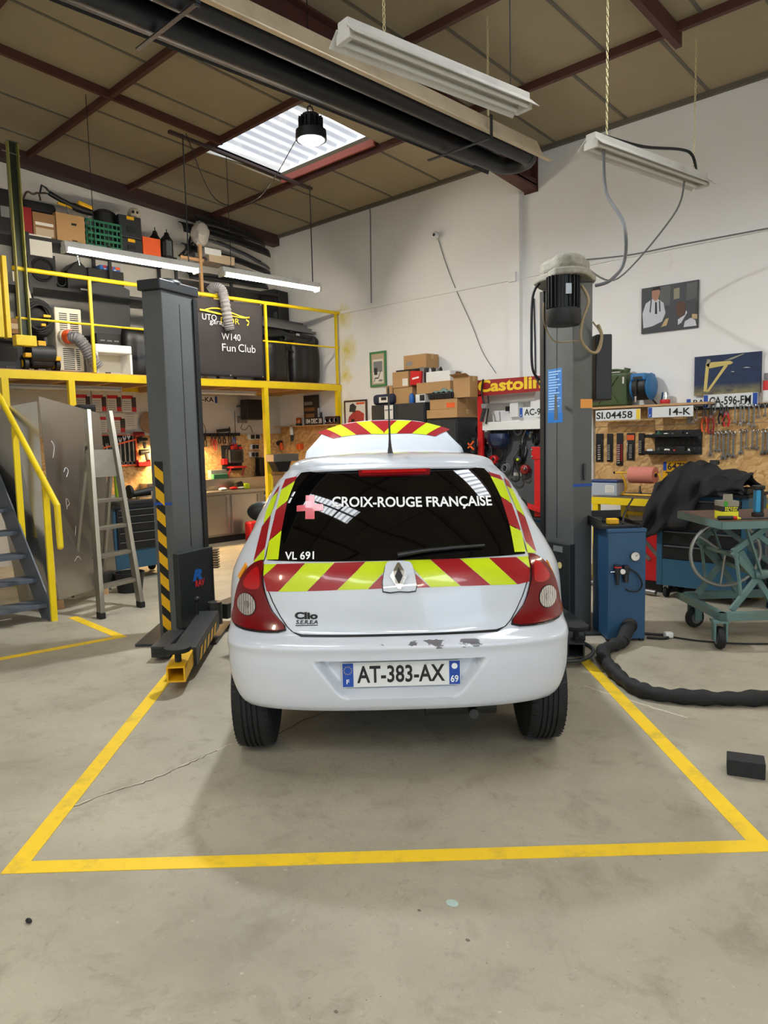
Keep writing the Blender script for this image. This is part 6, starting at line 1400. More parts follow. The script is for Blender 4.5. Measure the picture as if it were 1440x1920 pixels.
# cables and wands hanging over the sign
for i, pts in enumerate(([(906, 711), (903, 735), (908, 760), (904, 775)], [(915, 742), (916, 765), (911, 795)], [(1003, 704), (1010, 718), (1016, 725)])):
    cable(('black cable looped over the left end of the red sign', 'black cable hanging below the left part of the red sign', 'black cable draped over the right end of the red sign')[i], [tuple(rk(px, py, .33)) for px, py in pts], .010, 'black')
a, b_ = rk(909, 765, .36), rk(902, 790, .36)
t = thing('grinder_handle', 'grey hand torch hanging on the red rack post', 'hand tool', tuple(b_))
MB().cyl(tuple(a), tuple(b_), .026, .020, n=12).build('grip', MATS['grey_dark'], t, smooth=40); MB().bb(a[0]-.03, a[0]+.05, -.40, -.33, a[2]-.01, a[2]+.05).build('head', MATS['grey'], t, bevel=.01)
# blue welding helmet
h0 = rk(936, 822, .20)
t = thing('welding_helmet', 'dark blue welding helmet hanging upside down on the pegboard', 'helmet', (h0[0], -.20, h0[2]-.12))
MB().lathe([(.001, -.13), (.08, -.115), (.125, -.07), (.145, .0), (.135, .06), (.128, .06), (.135, 0), (.11, -.07), (.001, -.115)], 22, (h0[0], -.20, h0[2])).build('shell', mat('helmet_blue', (24, 40, 72), .25, var=.1, coat=.6), t, smooth=60)
MB().tube([(h0[0]+.12*math.cos(q), -.20+.03*math.sin(q), h0[2]+.06+.10*math.sin(q)) for q in [PI*i/14 for i in range(15)]], .014, 8).build('head_band', MATS['black'], t, smooth=60)
MB().tube([(h0[0]+.05+.10*math.cos(q), -.22, h0[2]+.05+.13*math.sin(q)) for q in [PI*i/14 for i in range(15)]], .010, 8).build('head_band', MATS['steel_dark'], t, smooth=60)
# ring rolls and small hooks on the pegboard
for px, py, r, mm_, lb in ((971, 806, .055, 'grey', 'grey cable ring hanging on the pegboard'), (991, 806, .045, 'blue', 'blue tape ring hanging on the pegboard')):
    c_ = rk(px, py, .12); MB().tube([(c_[0]+r*math.cos(q), -.12, c_[2]+r*math.sin(q)) for q in [2*PI*i/20 for i in range(20)]], r*.32, 8, closed=True).build('tape_ring', MATS[mm_], tag=(lb, 'roll'), smooth=60)
cable('bright hooked steel wand hanging from the blue ring', [tuple(rk(px, py, .15)) for px, py in [(986, 806), (980, 822), (978, 835), (968, 850), (964, 856)]], .010, 'steel')
cable('grey hose loop hanging in the middle of the pegboard', [tuple(rk(px, py, .14)) for px, py in [(975, 832), (970, 850), (964, 862), (968, 868), (978, 864), (985, 850), (986, 838)]], .008, 'grey')
for i, (px, py, mm_, lb) in enumerate(((893, 830, 'grey', 'grey face mask hanging on the left edge of the red rack'), (904, 828, 'red_dark', 'dark red respirator hanging on the pegboard'), (908, 842, 'black', 'black ear defenders hanging low on the pegboard'), (905, 856, 'red_dark', 'dark red pump head hanging at the bottom of the pegboard'), (926, 862, 'red', 'small red gauge on a round fitting low on the pegboard'), (972, 863, 'black', 'black and yellow tape measure reel hanging on the pegboard'), (985, 880, 'red_dark', 'dark red trigger tool hanging by the red press'), (900, 805, 'black', 'black strap buckle hanging on the red rack post'))):
    c_ = rk(px, py, .16); t = thing('hanging_tool', lb, 'tool', (c_[0], -.14, c_[2]-.06), group='tools hanging on the pegboard')
    MB().lathe([(.02, -.05), (.055, -.03), (.06, .02), (.03, .05)], 14, (c_[0], -.16, c_[2]), 'Y').build('body', MATS[mm_], t, smooth=40)
    MB().tube([(c_[0]+.045*math.cos(q), -.16, c_[2]-.07+.05*math.sin(q)) for q in [2*PI*k/12 for k in range(12)]], .008, 6, closed=True).build('strap', MATS['black' if i % 2 else 'grey_dark'], t, smooth=60)
    MB().ball((c_[0]+.03, -.22, c_[2]+.01), .018).build('knob', MATS[('white', 'steel', 'red', 'steel', 'black', 'lime', 'steel', 'grey')[i]], t, smooth=60)
c_ = rk(882, 834, .46)
t = thing('angle_grinder', 'black angle grinder with orange cross handle hanging beside the locker', 'grinder', (c_[0], -.40, c_[2]-.1))
MB().cyl((c_[0], -.40, c_[2]-.10), (c_[0]+.01, -.40, c_[2]+.09), .04, .035, n=12).build('body', MATS['black'], t, smooth=40)
for s_ in (-1, 1): MB().bar((c_[0]-.045, -.45, c_[2]-.03*s_-.01), (c_[0]+.045, -.45, c_[2]+.05*s_-.01), .018, .012, (0, 1, 0)).build('cross_handle', MATS['orange'], t)
MB().bb(rx1+.0, rx1+.001, -.42, -.38, c_[2]-.02, c_[2]+.02).build('hook_plate', MATS['steel'], t)
# black A-shaped stand and white card low on the board
cable('black tripod shaped strap hanging before the pegboard', [tuple(rk(px, py, .20)) for px, py in [(960, 892), (966, 864), (974, 895), (966, 902), (958, 898)]], .010, 'black')
x0, x1, z0, z1 = RB(963, 886, 980, 892, .10); MB().bb(x0, x1, -.10, -.061, z0, z1).build('white_card', MATS['paper'], tag=('white card fixed low on the pegboard', 'card'))
# red hydraulic press column
c0 = rk(997, 838, .45); c1 = rk(1016, 920, .45)
t = thing('hydraulic_press', 'bright red hydraulic press standing left of the right lift post', 'press', (c0[0]+.12, -.42, .55))
MB().bb(c0[0], c0[0]+.30, -.46, -.34, c0[2]-.14, c0[2]).build('cross_head', MATS['red'], t, bevel=.006)
MB().bb(c0[0]+.03, c0[0]+.13, -.45, -.36, .56, c0[2]-.13).build('column', MATS['red'], t, bevel=.006)
MB().bar((c0[0]-.12, -.46, .70), (c0[0]+.16, -.50, .64), .06, .05).bar((c0[0]+.12, -.44, .78), (c0[0]+.30, -.44, .70), .06, .05).build('foot', MATS['red'], t, bevel=.006)
for zb in (c0[2]-.03, c0[2]-.11): MB().ball((c0[0]+.012, -.465, zb), .012).build('bolt', MATS['steel'], t)
MB().cyl((c0[0]-.20, -.42, .555), (c0[0]-.06, -.46, .70), .010, n=8).build('pump_lever', MATS['red_dark'], t)
MB().bb(4.82, 5.25, -.44, -.20, .552, .66).build('charger', MATS['black'], tag=('black battery charger on the lower shelf of the red rack', 'charger'), bevel=.02)
MB().cyl((4.80, -.52, .45), (5.26, -.52, .45), .06, n=20).build('grey_cylinder', MATS['grey_dark'], tag=('grey horizontal air cylinder below the red rack shelf', 'cylinder'), smooth=40)

# more leads, rings and clips on the pegboard
for i, (px, py, rx_, rz3, mm_, lb) in enumerate(((906, 846, .085, .10, 'black', 'black coiled lead hanging left of the welding helmet'), (912, 858, .06, .07, 'grey_dark', 'dark grey coiled lead below the welding helmet'), (934, 846, .10, .13, 'grey_dark', 'large grey hose coil under the welding helmet'), (928, 872, .05, .07, 'black', 'small black hose coil low on the pegboard'), (978, 848, .04, .11, 'black', 'long black strap loop right of the middle of the pegboard'), (1004, 822, .05, .08, 'black', 'black tool loop hanging near the right end of the pegboard'), (996, 815, .025, .05, 'steel', 'narrow steel shackle hanging below the shelf'), (948, 878, .05, .06, 'grey', 'pale grey ring low on the pegboard'))):
    c_ = rk(px, py, .15); t = thing('coiled_lead', lb, 'cable', (c_[0], -.15, c_[2]-rz3), group='coils on the pegboard')
    for k in range(3): MB().tube([(c_[0]+(rx_-.008*k)*math.cos(q), -.13-.02*k+.006*math.sin(3*q), c_[2]+(rz3-.008*k)*math.sin(q)) for q in [2*PI*j/18 for j in range(18)]], .008, 6, closed=True).build('loop', MATS[mm_], t, smooth=60)
    MB().bar((c_[0], -.10, c_[2]+rz3), (c_[0], -.19, c_[2]+rz3+.008), .012, .010).build('hook', MATS['steel_dark'], t)
for i, (px, py) in enumerate(((1001, 806), (1006, 812), (1010, 808), (983, 812))):
    c_ = rk(px, py, .14); t = thing('hanging_chisel', ('first', 'second', 'third', 'leftmost')[i]+' dark chisel hanging under the white shelf', 'chisel', (c_[0], -.13, c_[2]-.12), group='chisels under the white shelf')
    MB().cyl((c_[0], -.13, c_[2]-.12), (c_[0], -.13, c_[2]-.02), .008, .012, n=8).build('blade', MATS['steel_dark'], t); MB().cyl((c_[0], -.13, c_[2]-.02), (c_[0], -.13, c_[2]+.05), .016, .014, n=10).build('handle', MATS['black'], t, smooth=40)
# ================================================================== MEZZANINE (along the left wall, edge at x=1.5)
MXE, MZ = 1.50, 2.31
mz = thing('mezzanine', 'yellow steel mezzanine with timber deck along the left wall', 'mezzanine', (.75, -2.4, 0))
MB().bb(MXE-.05, MXE+.02, -4.86, -.002, MZ-.10, MZ-.012).build('edge_beam', MATS['yellow'], mz)
MB().bb(.002, .08, -4.86, -.002, MZ-.10, MZ-.02).build('wall_beam', MATS['yellow'], mz)
for i in range(9):
    y = -.30-.55*i; MB().bb(.08, MXE-.05, y-.03, y+.03, MZ-.11, MZ-.022).build('joist', MATS['wood'], mz)
for i in range(7): MB().bb(.01+.212*i, .01+.212*i+.206, -4.86, -.004, MZ-.020, MZ).build('deck_board', MATS['wood'], mz)
for y in (-4.78, -4.08, -1.41, -.06): MB().bb(MXE-.04, MXE+.02, y-.035, y+.035, 0, MZ-.10).build('column', MATS['yellow'], mz)
MB().tube(spline([(MXE, -1.40, 1.02), (MXE+.05, -1.40, .98), (MXE+.05, -1.40, .80)], 4), .02, 8).build('column_hook', MATS['yellow'], mz)
for y in (-3.80, -1.36, -.07): MB().bb(MXE-.015, MXE+.015, y-.015, y+.015, MZ, 3.34).build('rail_post', MATS['yellow'], mz)
MB().cyl((MXE, -4.62, 3.355), (MXE, -.004, 3.355), .024, n=12).build('top_rail', MATS['yellow'], mz, smooth=40)
MB().cyl((MXE, -4.62, 2.845), (MXE, -.02, 2.845), .012, n=8).build('middle_rail', MATS['yellow'], mz, smooth=40)
# yellow overspray on the wall is left by the rail
# tall gate channel at the stair head
gt = thing('gate_channel', 'tall pale green steel channel standing at the stair head', 'gate post', (1.52, -4.50, 2.6))
mat('gate_paint', (150, 146, 74), .45, var=.15)
g0, g1 = -4.60, -4.49
MB().bb(1.50, 1.56, g0, g0+.012, 2.55, 4.62).bb(1.50, 1.56, g1-.012, g1, 2.55, 4.62).build('flange', MATS['gate_paint'], gt)
MB().bb(1.49, 1.50, g0, g1, 2.55, 4.62).build('web', mat('gate_dark', (44, 50, 34), .5), gt)
MB().bb(1.50, 1.565, g0-.004, g1+.004, 4.615, 4.625).cyl((1.53, g0-.05, 4.52), (1.53, g1+.02, 4.50), .006, n=8).build('pin', MATS['steel'], gt)
for ya_, yb_ in ((-4.84, -4.77), (-4.745, -4.70)): MB().bb(1.47, 1.58, ya_, yb_, 2.62, 3.45).build('hinge_plate', MATS['yellow'], gt, bevel=.004)
MB().bb(1.47, 1.58, -4.66, -4.45, 2.55, 2.66).build('foot', MATS['yellow'], gt, bevel=.006)
# banner on the rail
bn = thing('banner', 'black fabric banner with yellow car outline tied to the mezzanine rail', 'banner', (1.53, -2.0, MZ+.03))
by0, by1, bz0, bz1 = -2.56, -1.44, 2.335, 3.325
def bnp(u, v, off=0.0): return (1.532+.010*math.sin(u*9+v*2)*(1-v*.5)+.006*math.sin(v*12+u*4)+off, by0+(by1-by0)*u+.012*(v-.5)*(2*u-1), bz0+(bz1-bz0)*v-.02*math.sin(PI*u)*v+(.012*(u-.5)))
MB().grid(bnp, 30, 26).build('cloth', mat('banner_black', (46, 42, 44), .8, var=.1), bn, smooth=80, solid=.003)
EYv, EZv = (0, 1, 0), (0, 0, 1)
def bann(txt, u0, u1, v0, hgt, mname, bold=.0, y_off=.014):
    a = bnp(u0, v0); w = (by1-by0)*(u1-u0)
    letter(txt, (1.552, a[1], a[2]), EYv, EZv, MATS[mname], bn, width=w, height=hgt, bold=bold)
bann('UTO', .155, .345, .715, .075, 'print_white', -.004); bann("D'OR", .40, .655, .705, .075, 'print_yellow', -.004); bann('garage', .25, .50, .655, .060, 'print_white', -.004)
bann('W140', .40, .66, .485, .085, 'print_white', -.002); bann('Fun', .40, .585, .335, .095, 'print_white', -.002); bann('Club', .625, .87, .338, .10, 'print_white', -.002)
def bline(pts, w, mname='print_yellow'):
    P = [bnp(u, v) for u, v in pts]; b = MB(); n = len(P)
    vs = [(1.553, p[1], p[2]-w/2) for p in P]+[(1.553, p[1], p[2]+w/2) for p in P]
    b.add(vs, [(i, i+1, n+i+1, n+i) for i in range(n-1)]).build('car_outline', MATS[mname], bn)
bline([(.13,.835),(.20,.835),(.30,.825),(.40,.815),(.50,.815)], .022); bline([(.20,.845),(.28,.875),(.36,.885),(.46,.875),(.56,.845),(.66,.815),(.74,.80),(.80,.805)], .016); bline([(.50,.815),(.60,.80),(.72,.79),(.80,.80)], .012); bline([(.75,.77),(.79,.745),(.78,.71),(.76,.70)], .022)
for u in (.02, .5, .97):
    for v in (.015, .985): p = bnp(u, v); MB().lathe([(.006, 0), (.012, .002), (.006, .004)], 10, (1.549, p[1], p[2]), 'X').build('eyelet', MATS['steel'], bn)
# flexible duct over the banner
dp = spline([(1.44, -2.18, 3.42), (1.50, -2.15, 3.46), (1.57, -2.10, 3.43), (1.60, -2.08, 3.30), (1.60, -2.04, 3.05), (1.60, -2.01, 2.92)], 10)
MB().tube(dp, [.062+.006*(1 if i % 2 else -1) for i in range(len(dp))], 16, cap=False).build('flexible_duct', mat('duct_grey', (128, 126, 130), .5, var=.1), tag=('grey ribbed flexible duct hanging over the banner', 'duct'), smooth=20, solid=.003)
# ---- shelving
sh_ = thing('storage_shelving', 'dark steel shelving along the left wall above the mezzanine', 'shelving', (.27, -2.6, MZ))
mat('shelf_dark', (36, 36, 38), .5, var=.12)
for y in (-4.88, -4.06, -3.05, -2.10, -1.20, -.34):
    for x in (.03, .48): MB().bb(x, x+.035, y-.018, y+.018, MZ+.001, 4.02 if y < -1.9 else 3.80).build('upright', MATS['shelf_dark'], sh_)
for a, b_, zz in ((-4.88, -2.08, 3.985), (-4.88, -2.08, 3.42), (-4.88, -2.08, 2.86), (-2.12, -.34, 3.74), (-2.12, -.34, 3.02)):
    MB().bb(.02, .52, a, b_, zz-.04, zz).build('shelf_board', MATS['shelf_dark'], sh_)
def LI(label, px, x, dep, zb, m_, name, cat, bevel=.006, group=None):
    """plain cased item whose face fills the pixel box on the plane x"""
    y0, y1, z0, z1 = LBX(*px, x)
    return y0, y1, zb if zb is not None else z0, z1
def lcarton(label, px, x, dep, zb, m_='cardboard', name='carton', cat='box', extra=None):
    y0, y1, z0, z1 = LI(label, px, x, dep, zb, m_, name, cat); t = thing(name, label, cat, (x-dep/2, (y0+y1)/2, z0), group=None)
    MB().bb(x-dep, x, y0, y1, z0, z1).build('body', MATS[m_], t, bevel=.004)
    MB().bb(x-dep*.52, x-dep*.48, y0+.002, y1-.002, z1, z1+.001).build('lid_joint', MATS['cardboard_dark' if m_ == 'cardboard' else 'black'], t)
    for (u0, u1, v0, v1, mm_) in (extra or []): MB().bb(x, x+.0015, y0+(y1-y0)*u0, y0+(y1-y0)*u1, z0+(z1-z0)*v0, z0+(z1-z0)*v1).build('print_patch', MATS[mm_], t)
    return t, (y0, y1, z0, z1)
TS = 3.986; MS = 3.421
lcarton('red cardboard file box on the top shelf', (40, 388, 60, 432), .47, .30, TS, 'red_dark')
lcarton('brown carton with white print strip on the top shelf beside the red box', (62, 400, 104, 438), .47, .30, TS, 'cardboard_dark', extra=[(.1, .9, .1, .4, 'print_beige'), (.1, .9, .5, .62, 'paper')])
lcarton('pale archive carton with a hand slot on the top shelf', (106, 402, 159, 447), .49, .36, TS, extra=[(.52, .70, .62, .70, 'black'), (.52, .70, .06, .10, 'black')])
# green crate with lattice sides
y0, y1, z0, z1 = LBX(163, 416, 227, 455, .49); z0 = TS
t = thing('plastic_crate', 'green lattice plastic crate on the top shelf', 'crate', (.32, (y0+y1)/2, z0)); mat('crate_green', (30, 104, 72), .45, var=.1)
MB().bb(.14, .49, y0, y1, z0, z0+.012).build('bottom', MATS['crate_green'], t)
for k in range(5):
    zz = z0+.02+(z1-z0-.03)*k/4; MB().bb(.478, .49, y0, y1, zz-.014, zz+.014).bb(.14, .49, y0, y0+.012, zz-.014, zz+.014).bb(.14, .49, y1-.012, y1, zz-.014, zz+.014).bb(.14, .152, y0, y1, zz-.014, zz+.014).build('slat', MATS['crate_green'], t)
for k in range(9):
    yy = y0+(y1-y0)*k/8; MB().bb(.479, .489, yy-.007, yy+.007, z0, z1).build('rib', MATS['crate_green'], t)
# black pot in the crate
y0, y1, zq0, zq1 = LBX(176, 393, 217, 425, .36)
MB().lathe([(.10, z0+.014), (.125, z0+.03), (.13, zq1-.06), (.145, zq1-.055), (.145, zq1-.045), (.09, zq1-.01), (.02, zq1)], 22, (.33, (y0+y1)/2, 0)).build('cooking_pot', MATS['black'], tag=('black enamel pot with lid standing in the green crate', 'pot'), smooth=40)
# stacked tool cases
y0, y1, z0, z1 = LBX(224, 405, 266, 468, .48)
zm_ = TS+(z1-TS)*.40
for i, (a, b_) in enumerate(((TS, zm_), (zm_+.004, z1))):
    t = thing('tool_case', ('lower', 'upper')[i]+' black tool case with yellow latch in the stack on the top shelf', 'tool case', (.30, (y0+y1)/2, a), group='stacked tool cases')
    MB().bb(.12, .48, y0, y1, a, b_).build('case', MATS['anthracite'], t, bevel=.012)
    MB().bb(.48, .492, y0+.10, y1-.10, a+(b_-a)*.25, a+(b_-a)*.5).build('grip', MATS['black'], t, bevel=.004)
    MB().bb(.48, .490, (y0+y1)/2-.05, (y0+y1)/2+.05, b_-.05, b_-.012).build('latch', MATS['hazard_yellow'], t)
# skull ornament
y0, y1, a, b_ = LBX(238, 387, 264, 412, .32); c_ = (.32, (y0+y1)/2, z1+.085)
t = thing('skull_ornament', 'pale skull ornament lying on the upper tool case', 'ornament', (c_[0], c_[1], z1+.004))
MB().ball(c_, (.095, .085, .08), 18, 12).build('cranium', mat('bone', (196, 184, 160), .7, var=.2, scale=20), t, smooth=60)
MB().bb(c_[0]+.03, c_[0]+.09, c_[1]-.09, c_[1]+.0, z1+.006, z1+.06).build('jaw', MATS['bone'], t, bevel=.015)
for s_ in (-.055, .0): MB().ball((c_[0]+.083, c_[1]+s_, z1+.085), (.02, .02, .022), 10, 8).build('eye_socket', MATS['black'], t, smooth=60)
lcarton('orange plastic box on the top shelf between the tool cases and lantern', (268, 446, 301, 467), .47, .22, TS, 'orange', name='plastic_box')
def lantern(px, py0, py1, x, label):
    y0, y1, z0, z1 = LBX(px-11, py0, px+11, py1, x); c_ = (y0+y1)/2; h = z1-TS; t = thing('lantern', label, 'lantern', (x, c_, TS), group='black lanterns')
    MB().bb(x-.06, x+.06, c_-.06, c_+.06, TS, TS+h*.12).build('foot', MATS['black'], t, bevel=.004)
    for sx_ in (-1, 1):
        for sy_ in (-1, 1): MB().bb(x+sx_*.05-.006, x+sx_*.05+.006, c_+sy_*.05-.006, c_+sy_*.05+.006, TS+h*.12, TS+h*.62).build('frame_bar', MATS['black'], t)
    MB().bb(x-.045, x+.045, c_-.045, c_+.045, TS+h*.13, TS+h*.61).build('pane', mat('lantern_glass', (86, 90, 94), .15, var=.1), t)
    MB().lathe([(.10, TS+h*.62), (.085, TS+h*.68), (.045, TS+h*.78), (.03, TS+h*.88), (.008, TS+h*.90), (.006, TS+h), (.0001, TS+h)], 4, (x, c_, 0)).build('roof', MATS['black'], t)
    return t
lantern(291, 426, 470, .25, 'black garden lantern behind the orange box'); lantern(313, 430, 477, .45, 'larger black garden lantern at the end of the top shelf')
# hedge trimmer tangle on the boxes
t0 = wl(75, 372, .30); zt1 = wl(133, 410, .40)[2]
t = thing('hedge_trimmer', 'black and yellow power tool lying on the cartons of the top shelf', 'power tool', (.32, wl(130, 400, .32)[1], zt1+.02))
Pp = lambda px, py, x=.32: tuple(wl(px, py, x))
MB().tube([Pp(75, 362), Pp(78, 347), Pp(86, 352), Pp(95, 364), Pp(84, 362), Pp(75, 362)], .012, 8).build('hoop_handle', MATS['black'], t, smooth=60)
MB().tube(spline([Pp(92, 362), Pp(120, 378), Pp(150, 392), Pp(172, 398)], 5), [.03]*8+[.045]*8, 10).build('shaft', MATS['black'], t, smooth=50)
MB().tube(spline([Pp(108, 380), Pp(130, 388), Pp(160, 398)], 4), .016, 8).build('yellow_guard', MATS['hazard_yellow'], t, smooth=50)
MB().bar(Pp(145, 380), Pp(173, 393), .09, .05).build('motor_cover', MATS['hazard_yellow'], t, bevel=.012)
MB().tube(spline([Pp(124, 385, .40), Pp(130, 404, .45), Pp(150, 412, .47), Pp(170, 405, .45), Pp(178, 418, .48)], 5), .007, 6).build('cord', MATS['grey'], t, smooth=60)
t = thing('bag_frame', 'dark folded bag with looped handle lying on the red box', 'bag', (.3, wl(65, 390, .3)[1], wl(65, 392, .3)[2]))
y0, y1, z0, z1 = LBX(40, 375, 104, 398, .36)
MB().bb(.12, .40, y0, y1, z0-.02, z1-.02).build('bag', MATS['black_matt'], t, bevel=.05, seg=3)
MB().tube(spline([Pp(42, 378, .36), Pp(50, 360, .36), Pp(62, 364, .36), Pp(72, 362, .36), Pp(76, 376, .36)], 5), .012, 8).build('handle_loop', MATS['frame_brown'], t, smooth=60)
# left of the channel: dark items
lcarton('dark device with a pale screen at the far left of the top shelf', (-20, 352, 18, 432), .45, .30, TS, 'black', name='speaker_box', cat='device', extra=[(.55, .98, .35, .60, 'grey')])
# straps on a folded stand, plastic bag on a wooden pole
t = thing('folded_stand', 'folded black tripod stand at the end of the top shelf', 'stand', (.5, wl(352, 470, .5)[1], TS))
for a, b_ in (((342, 482), (368, 418)), ((375, 480), (350, 420)), ((335, 480), (372, 445)), ((352, 482), (360, 422)), ((346, 480), (376, 462))):
    MB().bar(Pp(*a, .46), Pp(*b_, .40), .018, .018).build('leg', MATS['black'], t)
pz = [wl(374, 455, .62), wl(380, 552, .62)]
t = thing('shrouded_pole', 'wooden pole topped with a white plastic bag before the shelving', 'pole', (.62, pz[1][1], MZ))
MB().bb(.60, .64, pz[0][1]-.022, pz[0][1]+.022, MZ+.002, pz[0][2]).build('pole', MATS['wood'], t)
MB().bb(.60, .62, pz[0][1]-.30, pz[0][1]+.06, wl(372, 487, .62)[2]-.02, wl(372, 487, .62)[2]+.02).build('cross_bar', MATS['wood'], t)
bc_ = wl(375, 438, .62)
b = MB().ball(tuple(bc_), (.13, .115, .16), 18, 12); rnd = random.Random(3)
b.v = [(p[0]+rnd.uniform(-.018, .018), p[1]+rnd.uniform(-.018, .018), p[2]+rnd.uniform(-.018, .018)) for p in b.v]
b.build('plastic_bag', mat('bag_plastic', (186, 180, 172), .35, var=.15, scale=12), t, smooth=35)
# ---- pile of black car body parts on the right hand shelf
PZ = 3.741
mat('trim_black', (20, 21, 23), .45, var=.15); mat('trim_grey', (74, 76, 80), .5, var=.12)
def bumper_part(label, c, L_, rz, curve, h, mm_, tilt=0.0, lift=0.0):
    t = thing('body_part', label, 'car part', (c[0], c[1], c[2]), rz=rz, local=True, group='pile of car body parts')
    def f(u, v):
        s_ = 2*u-1; a = v*1.5
        return (.16*math.cos(a)+curve*s_*s_, L_/2*s_, h*math.sin(a)+tilt*s_+.004*math.sin(s_*9))
    MB().grid(f, 22, 6).build('skin', MATS[mm_], t, smooth=60, solid=.012)
    MB().grid(lambda u, v: (f(u*.7+.15, .45)[0]+.012, f(u*.7+.15, .45)[1], f(u*.7+.15, .30+.14*v)[2]+.01), 14, 2).build('grille_strip', MATS['black'], t, solid=.006)
    return t
lbl = ['black bumper skin at the top of the body part pile', 'grey bumper skin second in the body part pile', 'black sill cover in the middle of the body part pile', 'long black bumper lying across the body part pile', 'grey door trim low in the body part pile', 'black bumper at the bottom of the body part pile']
for i, (dz, yy, L_, rz, cv, h, mm_, ti) in enumerate(((.74, -1.08, 1.30, .10, -.10, .16, 'trim_black', -.05), (.60, -1.12, 1.45, -.06, -.12, .17, 'trim_black', -.08), (.46, -1.00, 1.25, .14, -.06, .09, 'trim_grey', -.10), (.33, -1.12, 1.42, -.05, -.10, .13, 'trim_black', -.09), (.20, -1.05, 1.15, .10, -.05, .06, 'trim_grey', -.10), (.03, -1.15, 1.35, -.03, -.08, .12, 'trim_black', -.0))):
    bumper_part(lbl[i], (.34, yy, PZ+dz+.03), L_, rz, cv, h, mm_, ti)
lcarton('pale pink and white folder lying low in the body part pile', (392, 478, 440, 494), .55, .30, None, 'print_beige', name='folder', cat='folder')
lcarton('white crumpled box in the body part pile', (384, 466, 415, 478), .56, .25, None, 'white')
# ---- middle shelf items
y0, y1, z0, z1 = LBX(52, 476, 105, 532, .46)
t = thing('loudspeaker', 'large black loudspeaker on the middle shelf', 'loudspeaker', (.28, (y0+y1)/2, MS))
MB().bb(.10, .46, y0, y1, MS, z1).build('cabinet', MATS['black'], t, bevel=.006)
cs_ = ((y0+y1)/2, (MS+z1)/2); rs = min(y1-y0, z1-MS)*.42
MB().lathe([(.02, .0), (rs*.35, -.03), (rs*.80, .004), (rs*.9, .022), (rs, .018), (rs*1.02, .0)], 26, (.463, *cs_), 'X').build('cone', MATS['rubber'], t, smooth=40)
y0, y1, z0, z1 = LBX(49, 441, 97, 480, .50)
MB().bb(.50, .506, y0, y1, z0, z1).build('white_card', MATS['paper'], tag=('blank white card hanging below the top shelf', 'card'))
y0, y1, z0, z1 = LBX(126, 488, 165, 540, .44)
t = thing('instrument_case', 'black angular case with a silver catch on the middle shelf', 'case', (.3, (y0+y1)/2, MS))
MB().prism([(y0, MS), (y1, MS), (y1, z1-.10), (y1-.10, z1), (y0+.12, z1-.02), (y0, z1-.14)], .14, .44, 'yz').build('case', MATS['black'], t, bevel=.01)
MB().cyl((.44, y1-.10, z1-.06), (.46, y1-.13, z1+.05), .012, n=8).build('catch', MATS['chrome'], t, smooth=40)
MB().bb(.44, .442, y0+.16, y1-.02, MS+.005, MS+.035).build('label_strip', MATS['paper'], t)
y0, y1, z0, z1 = LBX(107, 508, 124, 535, .40)
MB().tube([(.38, (y0+y1)/2+.06*math.cos(q), (MS+z1)/2+.07*math.sin(q)) for q in [2*PI*i/16 for i in range(16)]], .012, 6, closed=True).build('cable_coil', MATS['grey_dark'], tag=('small dark coil of cable between speaker and case', 'cable'), smooth=60)
t, e = lcarton('dark box with a blue and red product box on top', (166, 506, 232, 532), .47, .32, MS, 'black', name='black_box')
lcarton('blue and red printed product box on the middle shelf', (188, 499, 226, 520), .46, .12, e[3]+.002, 'blue', name='product_box', extra=[(.15, .32, .45, .95, 'print_red'), (.42, .62, .3, .95, 'print_red'), (.75, .98, .35, .95, 'orange'), (.2, .3, .1, .3, 'print_white'), (.68, .78, .1, .3, 'print_white')])
lcarton('pale green and white box left of the speaker', (24, 510, 46, 535), .46, .25, MS, 'cream', name='small_box')
# pale board standing behind the banner
MB().bb(.10, .13, -2.05, -1.25, 3.03, 3.70).build('pale_board', mat('board_pale', (206, 190, 180), .7, var=.08), tag=('pale pinkish board standing on the shelf behind the lamp', 'board'))
t = thing('shelf_lamp', 'small lit yellow paper and hooks on the shelf behind the duct', 'paper', (.5, wl(420, 545, .5)[1], 3.03))  # a plain sheet of yellow paper
y0, y1, z0, z1 = LBX(403, 535, 423, 560, .5); MB().bb(.44, .46, y0, y1, 3.022, z1).build('paper', mat('paper_yellow', (236, 206, 110), .7), t)
y0, y1, z0, z1 = LBX(492, 540, 548, 572, .5)
t = thing('black_bracket', 'black moulded bracket panel leaning at the shelf end', 'car part', (.4, (y0+y1)/2, 3.025))
MB().prism([(y0, 3.025), (y1, 3.025), (y1-.02, z1-.02), ((y0+y1)/2, z1), (y0+.05, z1-.06)], .36, .42, 'yz').build('panel', MATS['trim_black'], t, bevel=.01)
MB().lathe([(.01, 0), (.06, .0), (.06, .03)], 16, (.42, (y0+y1)/2+.02, (3.025+z1)/2), 'X').build('boss', MATS['trim_grey'], t, smooth=40)
# ---- on the mezzanine floor
FZ = MZ+.001
